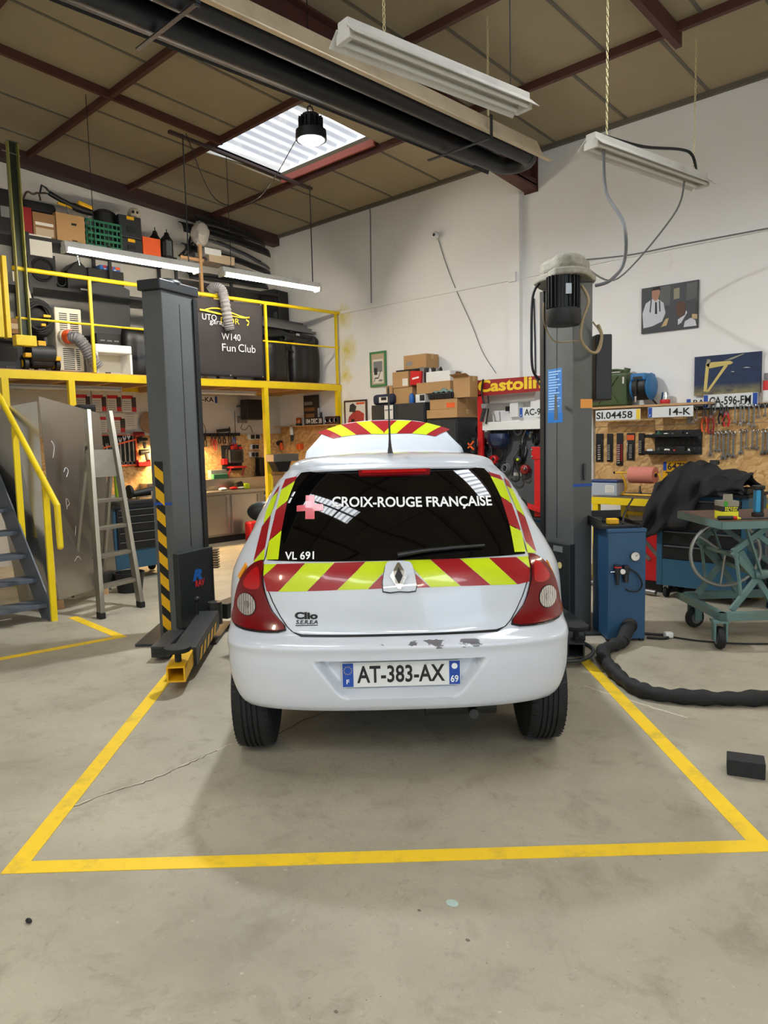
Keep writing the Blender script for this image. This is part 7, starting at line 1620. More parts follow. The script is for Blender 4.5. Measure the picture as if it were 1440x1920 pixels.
# pressure washer
wy_ = wl(76, 680, 1.2)[1]; wx_ = 1.17; sc_z = (wl(72, 535, 1.2)[2]-FZ)
t = thing('pressure_washer', 'black and yellow pressure washer with coiled hose behind the rail', 'pressure washer', (wx_, wy_, FZ))
for s_ in (-1, 1): MB().lathe([(.02, -.025), (.075, -.03), (.09, -.02), (.09, .02), (.075, .03), (.02, .025)], 20, (wx_+.02, wy_+s_*.17, FZ+.091), 'Y').build('wheel', MATS['black'], t, smooth=40)
for s_ in (-1, 1): MB().lathe([(.001, -.034), (.045, -.033), (.045, .033), (.001, .034)], 16, (wx_+.02, wy_+s_*.17, FZ+.091), 'Y').build('wheel_hub', MATS['hazard_yellow'], t, smooth=40)
MB().bb(wx_-.10, wx_+.12, wy_-.13, wy_+.14, FZ+.05, FZ+.30).build('motor_body', MATS['black'], t, bevel=.05, seg=3)
MB().lathe([(.05, -.14), (.11, -.13), (.12, 0), (.11, .13), (.05, .14)], 18, (wx_+.05, wy_, FZ+.20), 'Y').build('ribbed_housing', MATS['anthracite'], t, smooth=30)
MB().bb(wx_+.03, wx_+.13, wy_-.05, wy_+.04, FZ+.28, FZ+.34).bb(wx_+.06, wx_+.14, wy_+.12, wy_+.19, FZ+.13, FZ+.18).bb(wx_+.06, wx_+.14, wy_-.20, wy_-.11, FZ+.15, FZ+.20).build('yellow_catch', MATS['hazard_yellow'], t, bevel=.01)
MB().bar((wx_-.02, wy_-.10, FZ+.28), (wx_-.04, wy_-.08, FZ+.66), .05, .04).bar((wx_-.02, wy_+.10, FZ+.28), (wx_-.04, wy_+.06, FZ+.66), .05, .04).build('frame', MATS['black'], t, bevel=.01)
MB().bar((wx_+.01, wy_-.20, FZ+.20), (wx_-.02, wy_-.22, FZ+.52), .05, .03).build('lance_holder', MATS['hazard_yellow'], t, bevel=.008)
hc = MB()
for k in range(5): hc.tube([(wx_+.02+.02*k, wy_-.01+(.185-.012*k)*math.cos(q), FZ+.60+(.21-.02*k)*math.sin(q)+.01*math.sin(3*q+k)) for q in [2*PI*i/24 for i in range(24)]], .016, 6, closed=True)
hc.build('coiled_hose', MATS['rubber'], t, smooth=60, kind='stuff')
MB().ball((wx_+.02, wy_-.01, FZ+.60), (.05, .13, .16), 14, 10).build('hose_bundle', MATS['rubber'], t, smooth=50)
MB().bb(wx_+.10, wx_+.13, wy_+.03, wy_+.11, FZ+.60, FZ+.63).bb(wx_+.10, wx_+.13, wy_-.0, wy_+.05, FZ+.50, FZ+.53).build('yellow_clip', MATS['hazard_yellow'], t, bevel=.006)
MB().cyl((wx_, wy_-.05, FZ+.74), (wx_-.02, wy_-.09, FZ+1.02), .026, .022, n=12).build('pale_handle', MATS['cream'], t, smooth=40)
# air conditioner
ay0, ay1 = wl(108, 680, 1.22)[1], wl(158, 680, 1.22)[1]; az = wl(130, 578, 1.22)[2]
t = thing('air_conditioner', 'cream portable air conditioner with grey exhaust hose', 'air conditioner', (1.05, (ay0+ay1)/2, FZ))
MB().bb(.86, 1.22, ay0, ay1, FZ+.03, az).build('case', MATS['cream'], t, bevel=.015)
for yy in (ay0+.05, ay1-.05):
    for xx in (.92, 1.16): MB().ball((xx, yy, FZ+.018), .018).build('caster', MATS['black'], t)
for (c0, c1, zl_, zh_) in ((ay0+.05, ay0+.14, .60, .93), (ay0+.17, ay0+.26, .60, .93), (ay1-.13, ay1-.04, .60, .93), (ay0+.07, ay0+.20, .06, .40), (ay0+.22, ay1-.05, .06, .40)):
    H_ = az-FZ
    for k in range(11): MB().bb(1.22, 1.2212, c0, c1, FZ+H_*(zl_+(zh_-zl_)*(k+.1)/11), FZ+H_*(zl_+(zh_-zl_)*(k+.6)/11)).build('vent_slot', MATS['grey_dark'], t)
o0 = (1.22, wl(122, 632, 1.24)[1], wl(122, 632, 1.24)[2])
MB().cyl((1.21, o0[1], o0[2]), (1.26, o0[1]+.01, o0[2]), .085, n=22).build('outlet_flange', MATS['cream'], t, smooth=40)
MB().cyl((1.26, o0[1]+.01, o0[2]), (1.315, o0[1]+.035, o0[2]), .078, n=22).build('orange_collar', MATS['orange'], t, smooth=40)
hp2 = spline([(1.30, o0[1]+.03, o0[2]), (1.36, o0[1]+.09, o0[2]-.02), (1.37, o0[1]+.17, o0[2]-.12), (1.37, o0[1]+.24, o0[2]-.24), (1.37, o0[1]+.31, FZ+.075)], 9)
MB().tube(hp2, [.068+.005*(1 if i % 2 else -1) for i in range(len(hp2))], 14).build('exhaust_hose', MATS['duct_grey'], t, smooth=20)
# big dark panel (table top) leaning on edge and a black rack
y0, y1, z0, z1 = LBX(172, 527, 246, 640, .80)
t = thing('tabletop_slab', 'large dark grey panel standing upright behind the rail', 'panel', (.78, (y0+y1)/2, FZ))
MB().prism([(y0-.02, z0-.05), (y1-.03, z0-.05), (y1, z1-.08), ((y0+y1)/2+.12, z1-.03), ((y0+y1)/2-.10, z1-.02), (y0, z1-.06)], .76, .80, 'yz').build('panel', MATS['grey_dark'], t, bevel=.012)
MB().bb(.70, .76, y0+.02, y1-.02, FZ, z0).build('support', MATS['black'], t)
y0, y1, z0, z1 = LBX(178, 628, 246, 650, .95)
t = thing('black_rack_unit', 'low black electronic unit behind the white tub', 'device', (.9, (y0+y1)/2, FZ))
MB().bb(.82, 1.0, y0, y1, FZ, z1).build('case', MATS['black'], t, bevel=.006)
for k in range(6): MB().bb(1.0, 1.004, y0+.04+.09*k, y0+.10+.09*k, z1-.09, z1-.075).build('key', MATS['grey'], t)
# white plastic tub lying on its side
y0, y1, z0, z1 = LBX(180, 646, 248, 694, 1.30)
t = thing('plastic_tub', 'white plastic tub lying on its side behind the rail', 'tub', (1.2, (y0+y1)/2, FZ)); w_ = y1-y0
MB().bb(1.02, 1.30, y0, y1, z1-.10, z1-.004).build('upper_wall', MATS['white_gloss'], t, bevel=.012)
MB().bb(1.02, 1.30, y0, y0+.03, FZ, z1-.10).build('side_wall', MATS['white_gloss'], t, bevel=.008)
MB().bb(1.02, 1.30, y1-.03, y1, FZ, z1-.10).build('side_wall', MATS['white_gloss'], t, bevel=.008)
MB().bb(1.02, 1.05, y0+.03, y1-.03, FZ, z1-.10).build('back_wall', MATS['cream'], t)
MB().bb(1.05, 1.30, y0+.03, y1-.03, FZ, FZ+.012).build('lower_wall', MATS['cream'], t)
MB().bb(1.30, 1.302, y0+.10, y0+.17, FZ+.004, FZ+.03).build('label_strip', MATS['black'], t)
def seat(label, yc, x, z, rz=0.0, w=.50, group='leather car seats'):
    t = thing('leather_bench', label, 'car seat', (x, yc, z), rz=rz, local=True, group=group)
    def f(u, v):
        s_ = 2*u-1; q = 2*v-1; e = (1-abs(s_)**4)*(1-abs(q)**6)
        return (.10*e**.5+.02*math.cos(s_*7)*e, w/2*s_*(1-.06*q*q), .60*v)
    MB().grid(f, 18, 16).build('backrest', mat('leather_black', (19, 19, 21), .42, var=.12, bump=.15, bscale=50), t, smooth=60, solid=.02)
    for s_ in (-1, 1): MB().tube([f(.5+s_*.22+s_*.06*math.sin(PI*k/8), .1+.6*k/8) for k in range(9)], .008, 6).build('seam_piping', MATS['trim_grey'], t, smooth=60)
    MB().tube([f(k/12, .68+.10*math.sin(PI*k/12)) for k in range(1, 12)], .007, 6).build('seam_piping', MATS['trim_grey'], t, smooth=60)
    return t
seat('black leather rear seat next to the banner behind the rail', -1.07, 1.16, FZ+.0, w=.56); seat('black leather rear seat at the end of the mezzanine by the wall', -.44, 1.16, FZ+.0, w=.54)
seat('black leather seat half hidden behind the left lift post', -2.95, 1.0, FZ, w=.5)
# dash panel, crumpled leather and grey slats above the seats
y0, y1, z0, z1 = LBX(487, 598, 622, 622, 1.15)
t = thing('dash_panel', 'long black dashboard lying on the seats with a small badge', 'car part', (1.0, -.75, FZ+.64))
MB().grid(lambda u, v: (.92+.26*math.sin(v*PI*.6), -1.36+1.22*u, FZ+.66+.14*math.cos(v*PI*.55)-.05*(u-.5)+.012*math.sin(u*18)), 26, 8).build('skin', MATS['trim_black'], t, smooth=60, solid=.015)
MB().box((1.19, -.55, FZ+.72), (.01, .07, .03)).build('badge', MATS['chrome'], t)
MB().grid(lambda u, v: (1.22+.03*math.sin(u*9+v*4), -.88+.60*u+.05*math.sin(v*5), FZ+.68-.30*v*(1-.55*abs(2*u-1.1))+.015*math.sin(u*15+v*9)), 20, 14).build('leather_sheet', MATS['leather_black'], tag=('crumpled black leather cover hanging over the seats', 'seat cover'), smooth=70, solid=.006)
for i in range(4):
    zz = FZ+.80+.055*i
    MB().bar((1.05-.10*i, -1.36, zz+.045), (1.05-.10*i, -.10, zz-.01), .07, .035).build('metal_profile', mat('slat_grey', (112, 112, 114), .4, metal=.5), tag=(('lowest', 'second lowest', 'second highest', 'highest')[i]+' grey metal slat stacked above the car seats', 'slat', 'stacked metal slats'))
# left end: carton and dark gear under the channel
lcarton('brown printed carton standing at the left end behind the gate channel', (0, 596, 43, 625), 1.20, .30, None, 'cardboard_dark', extra=[(.2, .85, .3, .65, 'print_beige')])
y0, y1, z0, z1 = LBX(-10, 622, 44, 690, 1.20)
t = thing('storage_chest', 'dark trunk below the printed carton at the left end', 'trunk', (1.05, (y0+y1)/2, FZ)); zc_ = LBX(0, 596, 43, 625, 1.20)[2]
MB().bb(.88, 1.20, y0, y1, FZ, zc_-.002).build('trunk', MATS['black'], t, bevel=.01); MB().bb(1.20, 1.206, y0+.1, y1-.1, FZ+.03, FZ+.06).build('rail', MATS['grey_dark'], t)
# ================================================================== UNDER THE MEZZANINE AND THE STAIRS
MB().bb(.001, .019, -4.6, -.02, .80, 1.60).build('chipboard_panel', MATS['osb'], tag=('chipboard panel on the left wall behind the steel bench', 'board'))
MB().bb(.02, 1.48, -.019, -.001, .80, 1.70).build('chipboard_panel', MATS['osb'], tag=('chipboard panel on the right wall below the beacon in the corner', 'board'))
# stainless bench
mat('inox', (176, 170, 162), .30, metal=.9, var=.12, scale=3); mat('inox_dull', (150, 146, 140), .38, metal=.85, var=.2, scale=5)
sb = thing('steel_bench', 'stainless steel bench with two doors under the mezzanine', 'bench', (.30, -1.3, 0))
bx = .50; ya, yb = -2.55, -.76
MB().bb(.02, bx, ya, yb, .10, .72).build('carcass', MATS['inox_dull'], sb)
MB().bb(.05, bx-.05, ya+.02, yb-.05, 0, .10).build('plinth', MATS['black'], sb)
MB().bb(.02, bx+.03, ya-.02, -.03, .72, .765).build('worktop', MATS['inox'], sb, bevel=.004)
MB().bb(.02, .24, ya-.02, -.03, .765, .93).build('splashback', MATS['inox'], sb)
for a, b_ in ((-2.50, -1.98), (-1.93, -1.42), (-1.37, -.86)):
    d = MB().bb(bx, bx+.018, a, b_, .13, .70).build('door', MATS['inox'], sb, bevel=.004)
    MB().bb(bx+.018, bx+.030, b_-.05, b_-.02, .15, .68).build('door_pull', MATS['inox_dull'], d, bevel=.003)
MB().bb(.05, bx, -.74, -.05, .62, .66).build('side_shelf', MATS['white'], sb)
def lb_box(label, px, x, dep, zb, m_, name, cat, bevel=.006):
    y0, y1, z0, z1 = LBX(*px, x); z0 = zb if zb is not None else z0
    return MB().bb(x-dep, x, y0, y1, z0, z1).build(name, MATS[m_], tag=(label, cat), bevel=bevel), (y0, y1, z0, z1)
BTz = .766
# things on the steel bench
lb_box('grey tray standing at the back of the steel bench', (396, 881, 425, 893), .14, .10, .931, 'grey', 'tray', 'tray')
lb_box('green and white box on the steel bench', (401, 889, 428, 896), .23, .08, .931, 'green', 'small_box', 'box')
for i, (px, py, mm_, lb) in enumerate(((383, 922, 'steel', 'small steel part at the left of the steel bench'), (420, 918, 'white', 'white wrapped part lying on the steel bench'), (440, 917, 'red', 'small pink cloth on the steel bench'), (452, 912, 'white', 'pale hose fittings lying on the steel bench'))):
    p = wl(px, py, .40); b = MB().ball((.38, p[1], BTz+.022), (.05, .07, .022), 12, 8); rnd = random.Random(i)
    b.v = [(q[0]+rnd.uniform(-.008, .008), q[1]+rnd.uniform(-.008, .008), max(BTz+.0005, q[2])) for q in b.v]; b.build('bench_part', MATS[mm_], tag=(lb, 'part'), smooth=40)
p = wl(448, 905, .36)
t = thing('bench_grinder', 'dark hand drill with yellow case on the steel bench', 'drill', (.36, p[1], BTz))
MB().cyl((.36, p[1]-.06, BTz+.05), (.36, p[1]+.05, BTz+.08), .05, .04, n=14).build('body', MATS['black'], t, smooth=40); MB().bb(.30, .42, p[1]+.06, p[1]+.16, BTz, BTz+.08).build('case', MATS['lime'], t, bevel=.01)
# red diagnostic machine on its backplate
y0, y1, z0, z1 = LBX(418, 838, 455, 880, .06)
t = thing('battery_tester', 'red and black battery tester mounted on a dark plate above the bench', 'tester', (.06, (y0+y1)/2, z0))
MB().bb(.02, .035, y0, y1, z0-.02, z1+.03).build('back_plate', MATS['grey_dark'], t)
MB().bb(.035, .16, y0+.06, y1-.05, z0+.10, z1-.04).build('screen_housing', MATS['grey_dark'], t, bevel=.01)
MB().bb(.16, .163, y0+.09, y1-.09, z0+.14, z1-.07).build('screen', mat('screen_dark', (22, 20, 20), .15), t)
MB().bb(.035, .20, y0+.08, y1-.02, z0+.02, z0+.05).build('red_tray', MATS['red'], t, bevel=.006); MB().bb(.035, .12, y0-.03, y0+.05, z0+.08, z0+.17).build('red_clamp', MATS['red'], t, bevel=.01)
MB().bb(.035, .10, y0+.16, y0+.25, z1-.04, z1+.05).bb(.035, .10, y1-.09, y1-.02, z1-.06, z1).build('red_clamp', MATS['red'], t, bevel=.01)
MB().tube(spline([(.08, y0+.03, z0+.15), (.12, y0+.06, z1), (.10, y0+.18, z1+.03)], 5), .009, 6).build('lead', MATS['black'], t, smooth=60); MB().bar((.18, y0+.06, z0+.03), (.16, y0+.0, z0-.12), .02, .02).bar((.18, y1-.05, z0+.03), (.16, y1-.10, z0-.10), .02, .02).build('red_stay', MATS['red_dark'], t)
# pliers bar
MB().bb(.02, .035, wl(374, 815, .03)[1], wl(450, 815, .03)[1], wl(410, 818, .03)[2], wl(410, 812, .03)[2]).build('magnet_bar', MATS['black'], tag=('black magnetic tool bar above the steel bench', 'tool bar'))
for i, (px, pa, pb, hm, lb) in enumerate(((384, 812, 838, 'black', 'large grey snips, leftmost on the magnetic bar'), (397, 814, 836, 'red_dark', 'dark red handled pliers second on the magnetic bar'), (403, 812, 845, 'red', 'pliers with long red handles on the magnetic bar'), (411, 813, 832, 'black', 'small black pliers in the middle of the magnetic bar'), (420, 813, 832, 'black', 'black side cutters right of the middle on the magnetic bar'), (430, 800, 834, 'black', 'long black pliers near the right end of the magnetic bar'), (438, 812, 836, 'blue', 'blue handled pliers at the right end of the magnetic bar'))):
    a = wl(px, pa, .05); b_ = wl(px, pb, .05); y = a[1]; zt, zb = a[2], b_[2]; zm = zt-(zt-zb)*.35
    t = thing('pliers', lb, 'pliers', (.05, y, zb), group='pliers on the magnetic bar')
    for s_ in (-1, 1):
        MB().tube(spline([(.05, y+s_*.004, zm), (.05, y+s_*.022, (zm+zb)/2), (.05, y+s_*.012, zb)], 4), .009, 6).build('handle', MATS[hm], t, smooth=50)
        MB().tube([(.05, y-s_*.007, zm), (.05, y-s_*.012, (zm+zt)/2), (.05, y-s_*.002, zt)], [.010, .008, .004], 6).build('jaw', MATS['steel_dark'], t, smooth=50)
p = wl(421, 808, .06); MB().bar((.06, p[1]-.14, p[2]), (.06, p[1]+.10, p[2]+.02), .03, .045).build('black_clamp', MATS['black'], tag=('black bar clamp lying on top of the magnetic bar', 'clamp'), bevel=.008)
cable('thin upright rod behind the magnetic bar', [tuple(wl(440, 770, .03)), tuple(wl(441, 800, .03)), tuple(wl(442, 835, .03))], .005, 'steel_dark')
# sockets
for i, (px, py, w_) in enumerate(((477, 819, 12), (478, 838, 8), (477, 852, 9))):
    y0, y1, z0, z1 = LBX(px-w_, py-5, px+w_, py+5, .045); t = thing('socket_outlet', ('top', 'middle', 'bottom')[i]+' white wall socket block with black plugs above the bench', 'socket', (.03, (y0+y1)/2, z0), group='wall sockets above the bench')
    MB().bb(.02, .045, y0, y1, z0, z1).build('block', MATS['white'], t, bevel=.004)
    for k in range(2): MB().bb(.045, .075, y0+(y1-y0)*(.2+.4*k), y0+(y1-y0)*(.45+.4*k), z0+.01, z1-.01).build('plug', MATS['black'], t, bevel=.004)
cable('black lead hanging from the wall sockets to the bench', [tuple(wl(px, py, .06)) for px, py in [(482, 855), (480, 875), (478, 893)]], .006, 'black')
# black monitor in the corner and junction box
y0, y1, z0, z1 = LBX(462, 749, 494, 787, .25)
t = thing('black_monitor', 'black angled monitor mounted in the corner under the mezzanine', 'monitor', (.2, (y0+y1)/2, z0))
MB().bb(.08, .26, y0, y1, z0, z1).build('case', MATS['black'], t, bevel=.02); MB().bar((.02, y0-.02, z1-.10), (.10, y0+.06, z1-.08), .03, .03).build('wall_arm', MATS['steel_dark'], t)
y0, y1, z0, z1 = LBX(448, 780, 464, 793, .05); MB().bb(.002, .05, y0, y1, z0, z1).build('junction_box', MATS['grey'], tag=('grey junction box on the wall below the corner monitor', 'junction box'), bevel=.004)
cable('thin black wires looping below the junction box', [tuple(wl(px, py, .03)) for px, py in [(455, 794), (452, 803), (460, 806), (468, 798), (474, 812)]], .004, 'black')
cable('black lead looping down the wall beside the left lift post', [tuple(wl(px, py, .03)) for px, py in [(374, 790), (382, 796), (386, 808), (384, 815)]], .005, 'black')
# number plate high on the left wall
y0, y1, z0, z1 = LBX(352, 742, 408, 756, .03)
t = thing('number_plate', 'white plate reading 314-KA high on the left wall under the deck', 'number plate', (.03, (y0+y1)/2, z0), group='number plates')
MB().bb(.02, .03, y0, y1, z0, z1).build('plate', MATS['plate_white'], t); MB().bb(.03, .0312, y1-.05, y1-.006, z0+.006, z1-.006).build('band', MATS['print_blue'], t)
letter('-314-KA', (.0316, y0+.03, z0+.02), EYv, EZv, MATS['print_black'], t, width=(y1-y0)-.10, height=(z1-z0)*.66, bold=.02)
# unlit battens under the deck
for i, (pa, pb) in enumerate((((10, 718), (228, 728)), ((300, 736), (480, 742)))):
    A2_ = wl(*pa, 1.0); B2_ = wl(*pb, 1.0); t = thing('fluorescent_lamp', ('unlit tube lamp under the deck above the posters', 'unlit tube lamp under the deck above the steel bench')[i], 'lamp', (1.0, (A2_[1]+B2_[1])/2, A2_[2]), group=None)
    z_ = MZ-.150
    MB().bb(.97, 1.03, A2_[1], B2_[1], z_+.02, MZ-.111).build('housing', MATS['lamp_body'], t, bevel=.006); MB().cyl((1.0, A2_[1]+.03, z_), (1.0, B2_[1]-.03, z_), .02, n=12).build('tube', MATS['tube_off'], t, smooth=40)
    for yy in (A2_[1]+.01, B2_[1]-.03): MB().bb(.975, 1.025, yy, yy+.02, z_-.025, z_+.02).build('end_cap', MATS['lamp_body'], t)
# a lit strip low over the bench lights the chipboard
bl_ = thing('bench_lamp', 'small warm lamp behind the left lift post lighting the bench', 'lamp', (.20, -1.93, 1.46))
MB().bb(.02, .30, -2.35, -1.75, 1.46, 1.49).build('housing', MATS['lamp_body'], bl_); MB().bb(.12, .28, -2.33, -1.77, 1.452, 1.460).build('light_strip', mat('strip_warm', (255, 226, 170), .4, var=0, emit=150.0, ecol=(255, 214, 150)), bl_)
# corner items on top of the corner chipboard
cz_ = 1.701
MB().bb(.02, 1.48, -.14, -.001, 1.701, 1.715).build('corner_ledge', MATS['wood'], tag=('narrow wooden ledge in the corner under the mezzanine', 'shelf')); cz_ = 1.716
p = wr(560, 792, .08)
t = thing('amber_beacon', 'amber warning beacon on the corner ledge', 'beacon', (p[0], -.075, cz_))
MB().lathe([(.05, cz_), (.052, cz_+.03), (.04, cz_+.035)], 18, (p[0], -.075, 0)).build('base', MATS['black'], t, smooth=40); MB().lathe([(.042, cz_+.035), (.045, cz_+.10), (.035, cz_+.125), (.001, cz_+.13)], 18, (p[0], -.075, 0)).build('dome', mat('beacon_amber', (190, 84, 24), .25, var=.1, coat=.6), t, smooth=50)
x0, x1, z0, z1 = RB(573, 789, 606, 801, .135); plate('black plate with white figures 184 DEC 38 on the corner ledge', x0, x1, cz_+.002, cz_+.115, '184 DEC 38', y=-.14, bg_='print_black', tm='print_white', band=False, txtspan=(.05, .95))
x0, x1, z0, z1 = RB(608, 783, 633, 797, .12)
t = thing('gauge_panel', 'dark panel with three round gauges on the corner ledge', 'gauge panel', ((x0+x1)/2, -.09, cz_))
MB().bb(x0, x1, -.11, -.06, cz_, z1+.02).build('panel', mat('panel_brown', (52, 30, 28), .4), t, bevel=.006)
for k in range(3): MB().lathe([(.0001, 0), (.030, 0), (.036, -.006), (.036, 0)], 16, (x0+(x1-x0)*(k+.5)/3, -.111, (cz_+z1+.02)/2), 'Y').build('gauge', MATS['steel'], t, smooth=40)
x0, x1, z0, z1 = RB(570, 741, 598, 789, .04)
t = thing('car_poster', 'dark poster of engines leaning in the corner', 'poster', ((x0+x1)/2, -.05, z0))
MB().bb(x0, x1, -.045, -.035, cz_+.0, z1).build('sheet', MATS['pic_dark'], t)
for (u0, u1, v0, v1, mm_) in ((.05, .6, .62, .75, 'print_grey'), (.05, .75, .38, .52, 'cardboard_dark'), (.1, .7, .12, .28, 'cardboard_dark'), (.75, .95, .1, .95, 'grey_dark')): MB().bb(x0+(x1-x0)*u0, x0+(x1-x0)*u1, -.0465, -.045, z0+(z1-z0)*v0, z0+(z1-z0)*v1).build('print_shape', MATS[mm_], t)
for i, px in enumerate((597, 602)): p = wr(px, 770, .06); MB().cyl((p[0], -.06, cz_), (p[0], -.06, cz_+.26-.07*i), .016, n=10).build('round_bar', MATS['steel' if i == 0 else 'black'], tag=(('tall pale bar standing on the corner ledge', 'short black bar standing on the corner ledge')[i], 'bar'), smooth=40)
# bottle and orange drill hanging on the corner board
p = wr(547, 812, .06)
t = thing('grease_gun', 'white and black cartridge gun hanging on the corner chipboard', 'cartridge gun', (p[0], -.06, p[2]-.16))
MB().cyl((p[0], -.06, p[2]-.03), (p[0], -.06, p[2]+.10), .03, n=14).build('cartridge', MATS['white'], t, smooth=40); MB().cyl((p[0], -.06, p[2]-.13), (p[0], -.06, p[2]-.03), .022, .026, n=12).build('barrel', MATS['steel_dark'], t, smooth=40); MB().cyl((p[0], -.06, p[2]+.10), (p[0], -.06, p[2]+.125), .012, n=8).build('nozzle', MATS['black'], t)
p = wr(524, 834, .08)
t = thing('cordless_drill', 'orange and black drill hanging on the corner chipboard', 'drill', (p[0], -.08, p[2]-.08))
MB().cyl((p[0]-.10, -.08, p[2]+.02), (p[0]+.04, -.08, p[2]+.03), .04, n=12).build('body', MATS['black'], t, smooth=40); MB().bar((p[0]+.03, -.08, p[2]+.03), (p[0]+.07, -.08, p[2]-.08), .05, .05).build('grip', MATS['orange'], t, bevel=.012)
p = wr(562, 838, .06); MB().bb(p[0]-.04, p[0]+.05, -.10, -.02, p[2]-.04, p[2]+.05).build('orange_reflector', MATS['orange'], tag=('orange reflector on the corner board beside the car bonnet', 'reflector'), bevel=.01)
# bench vise on a post before the corner
y0, y1, z0, z1 = LBX(498, 851, 545, 865, 1.62)
t = thing('steel_vise', 'steel block vise on a stand beside the yellow column', 'vise', (1.72, (y0+y1)/2, 0))
MB().bb(1.62, 1.80, y0, y1, z0, z1).build('block', MATS['inox_dull'], t, bevel=.006); MB().prism([(y0+.02, z0), (y1-.12, z0), (y1-.18, z0-.14), (y0+.10, z0-.14)], 1.64, 1.78, 'yz').build('body', MATS['black'], t)
MB().cyl((1.71, (y0+y1)/2+.05, 0), (1.71, (y0+y1)/2+.05, z0-.02), .025, n=12).build('post', MATS['chrome'], t, smooth=40); MB().lathe([(.16, 0), (.15, .02), (.03, .03)], 20, (1.71, (y0+y1)/2+.05, 0)).build('foot', MATS['steel_dark'], t, smooth=40)
y0, y1, z0, z1 = LBX(488, 858, 500, 892, .15); MB().bb(.02, .16, y0, y1, z0, z1).build('dark_bin', MATS['black'], tag=('black bin hanging on the chipboard beside the column', 'bin'), bevel=.008)
p = wl(475, 990, .75); MB().bb(.66, .84, p[1]-.10, p[1]+.10, 0, .30).build('red_canister', MATS['red'], tag=('red canister on the floor beside the car door mirror', 'canister'), bevel=.03, seg=3)
# ---- posters on the left wall
mat('poster_img', (70, 58, 56), .6, var=.5, scale=25)
k = 0
for r_, row in enumerate(((732, 771, (143, 173, 201, 229)), (774, 811, (183, 208)))):
    for i, px in enumerate(row[2]):
        y0, y1, z0, z1 = LBX(px, row[0]+i*.6, px+27, row[1]+i*.6, .03)
        t = thing('safety_poster', ('upper', 'lower')[r_]+' row poster with red title bar, '+('first', 'second', 'third', 'fourth')[i]+' from the left', 'poster', (.03, (y0+y1)/2, z0), group='posters on the left wall')
        MB().bb(.022, .030, y0, y1, z0, z1).build('sheet', MATS['paper'], t)
        w_, h_ = y1-y0, z1-z0
        MB().bb(.030, .0308, y0, y0+w_*.75, z1-h_*.36, z1-h_*.20).build('title_bar', MATS['print_red'], t); MB().bb(.030, .0308, y0+w_*.64, y1-.008, z0+h_*.24, z0+h_*.72).build('photo', MATS['poster_img'], t); MB().bb(.030, .0308, y0+w_*.64, y1-.008, z0+h_*.02, z0+h_*.24).build('red_box', MATS['print_red'], t)
        for q in range(5): MB().bb(.030, .0306, y0+w_*.06, y0+w_*.56, z0+h_*(.10+.10*q), z0+h_*(.125+.10*q)).build('text_line', MATS['print_grey'], t)
y0, y1, z0, z1 = LBX(234, 776, 258, 806, .03)
t = thing('safety_poster', 'plain white notice with small drawings right of the posters', 'notice', (.03, (y0+y1)/2, z0)); MB().bb(.022, .030, y0, y1, z0, z1).build('sheet', MATS['paper'], t)
for q in range(6): MB().bb(.030, .0306, y0+.03, y1-.05, z0+.06+.03*q, z0+.066+.03*q).build('text_line', MATS['print_grey'], t)
# orange edged spanner holder
y0, y1, z0, z1 = LBX(186, 815, 257, 875, .05)
t = thing('spanner_holder', 'black board with orange edges holding a row of spanners', 'tool holder', (.04, (y0+y1)/2, z0))
MB().bb(.02, .035, y0, y1, z0, z1).build('board', MATS['black_matt'], t)
for a, b_, c_, d_ in ((y0, y1, z0, z0+.02), (y0, y1, z1-.012, z1), (y1-.02, y1, z0, z1)): MB().bb(.02, .06, a, b_, c_, d_).build('edge', MATS['orange'], t)
MB().bar((.06, y0+.05, z0+.26), (.06, y1-.01, z0+.37), .012, .02).build('holding_strap', MATS['orange'], t)
for i in range(8):
    yy = y0+.05+(y1-y0-.10)*i/7; h = .24+.025*i; r = .016+.0015*i
    t2 = thing('spanner', 'steel spanner standing in the orange edged holder, '+orde[i]+' from the left', 'spanner', (.05, yy, z0+.02), group='spanners in the orange holder')
    MB().bb(.042, .050, yy-.009, yy+.009, z0+.06, z0+h).build('shank', MATS['steel'], t2); MB().tube([(.047, yy+r*math.cos(q), z0+.045+r*math.sin(q)) for q in [2*PI*k_/12 for k_ in range(12)]], .007, 6, closed=True).build('ring_end', MATS['chrome'], t2, smooth=60)
    MB().prism([(yy-.010, z0+h-.01), (yy-r*1.1, z0+h+.02), (yy-r, z0+h+.055), (yy-r*.4, z0+h+.06), (yy-r*.4, z0+h+.03), (yy+r*.4, z0+h+.03), (yy+r*.4, z0+h+.06), (yy+r, z0+h+.055), (yy+r*1.1, z0+h+.02), (yy+.010, z0+h-.01)], .042, .051, 'yz').build('open_jaw', MATS['chrome'], t2)
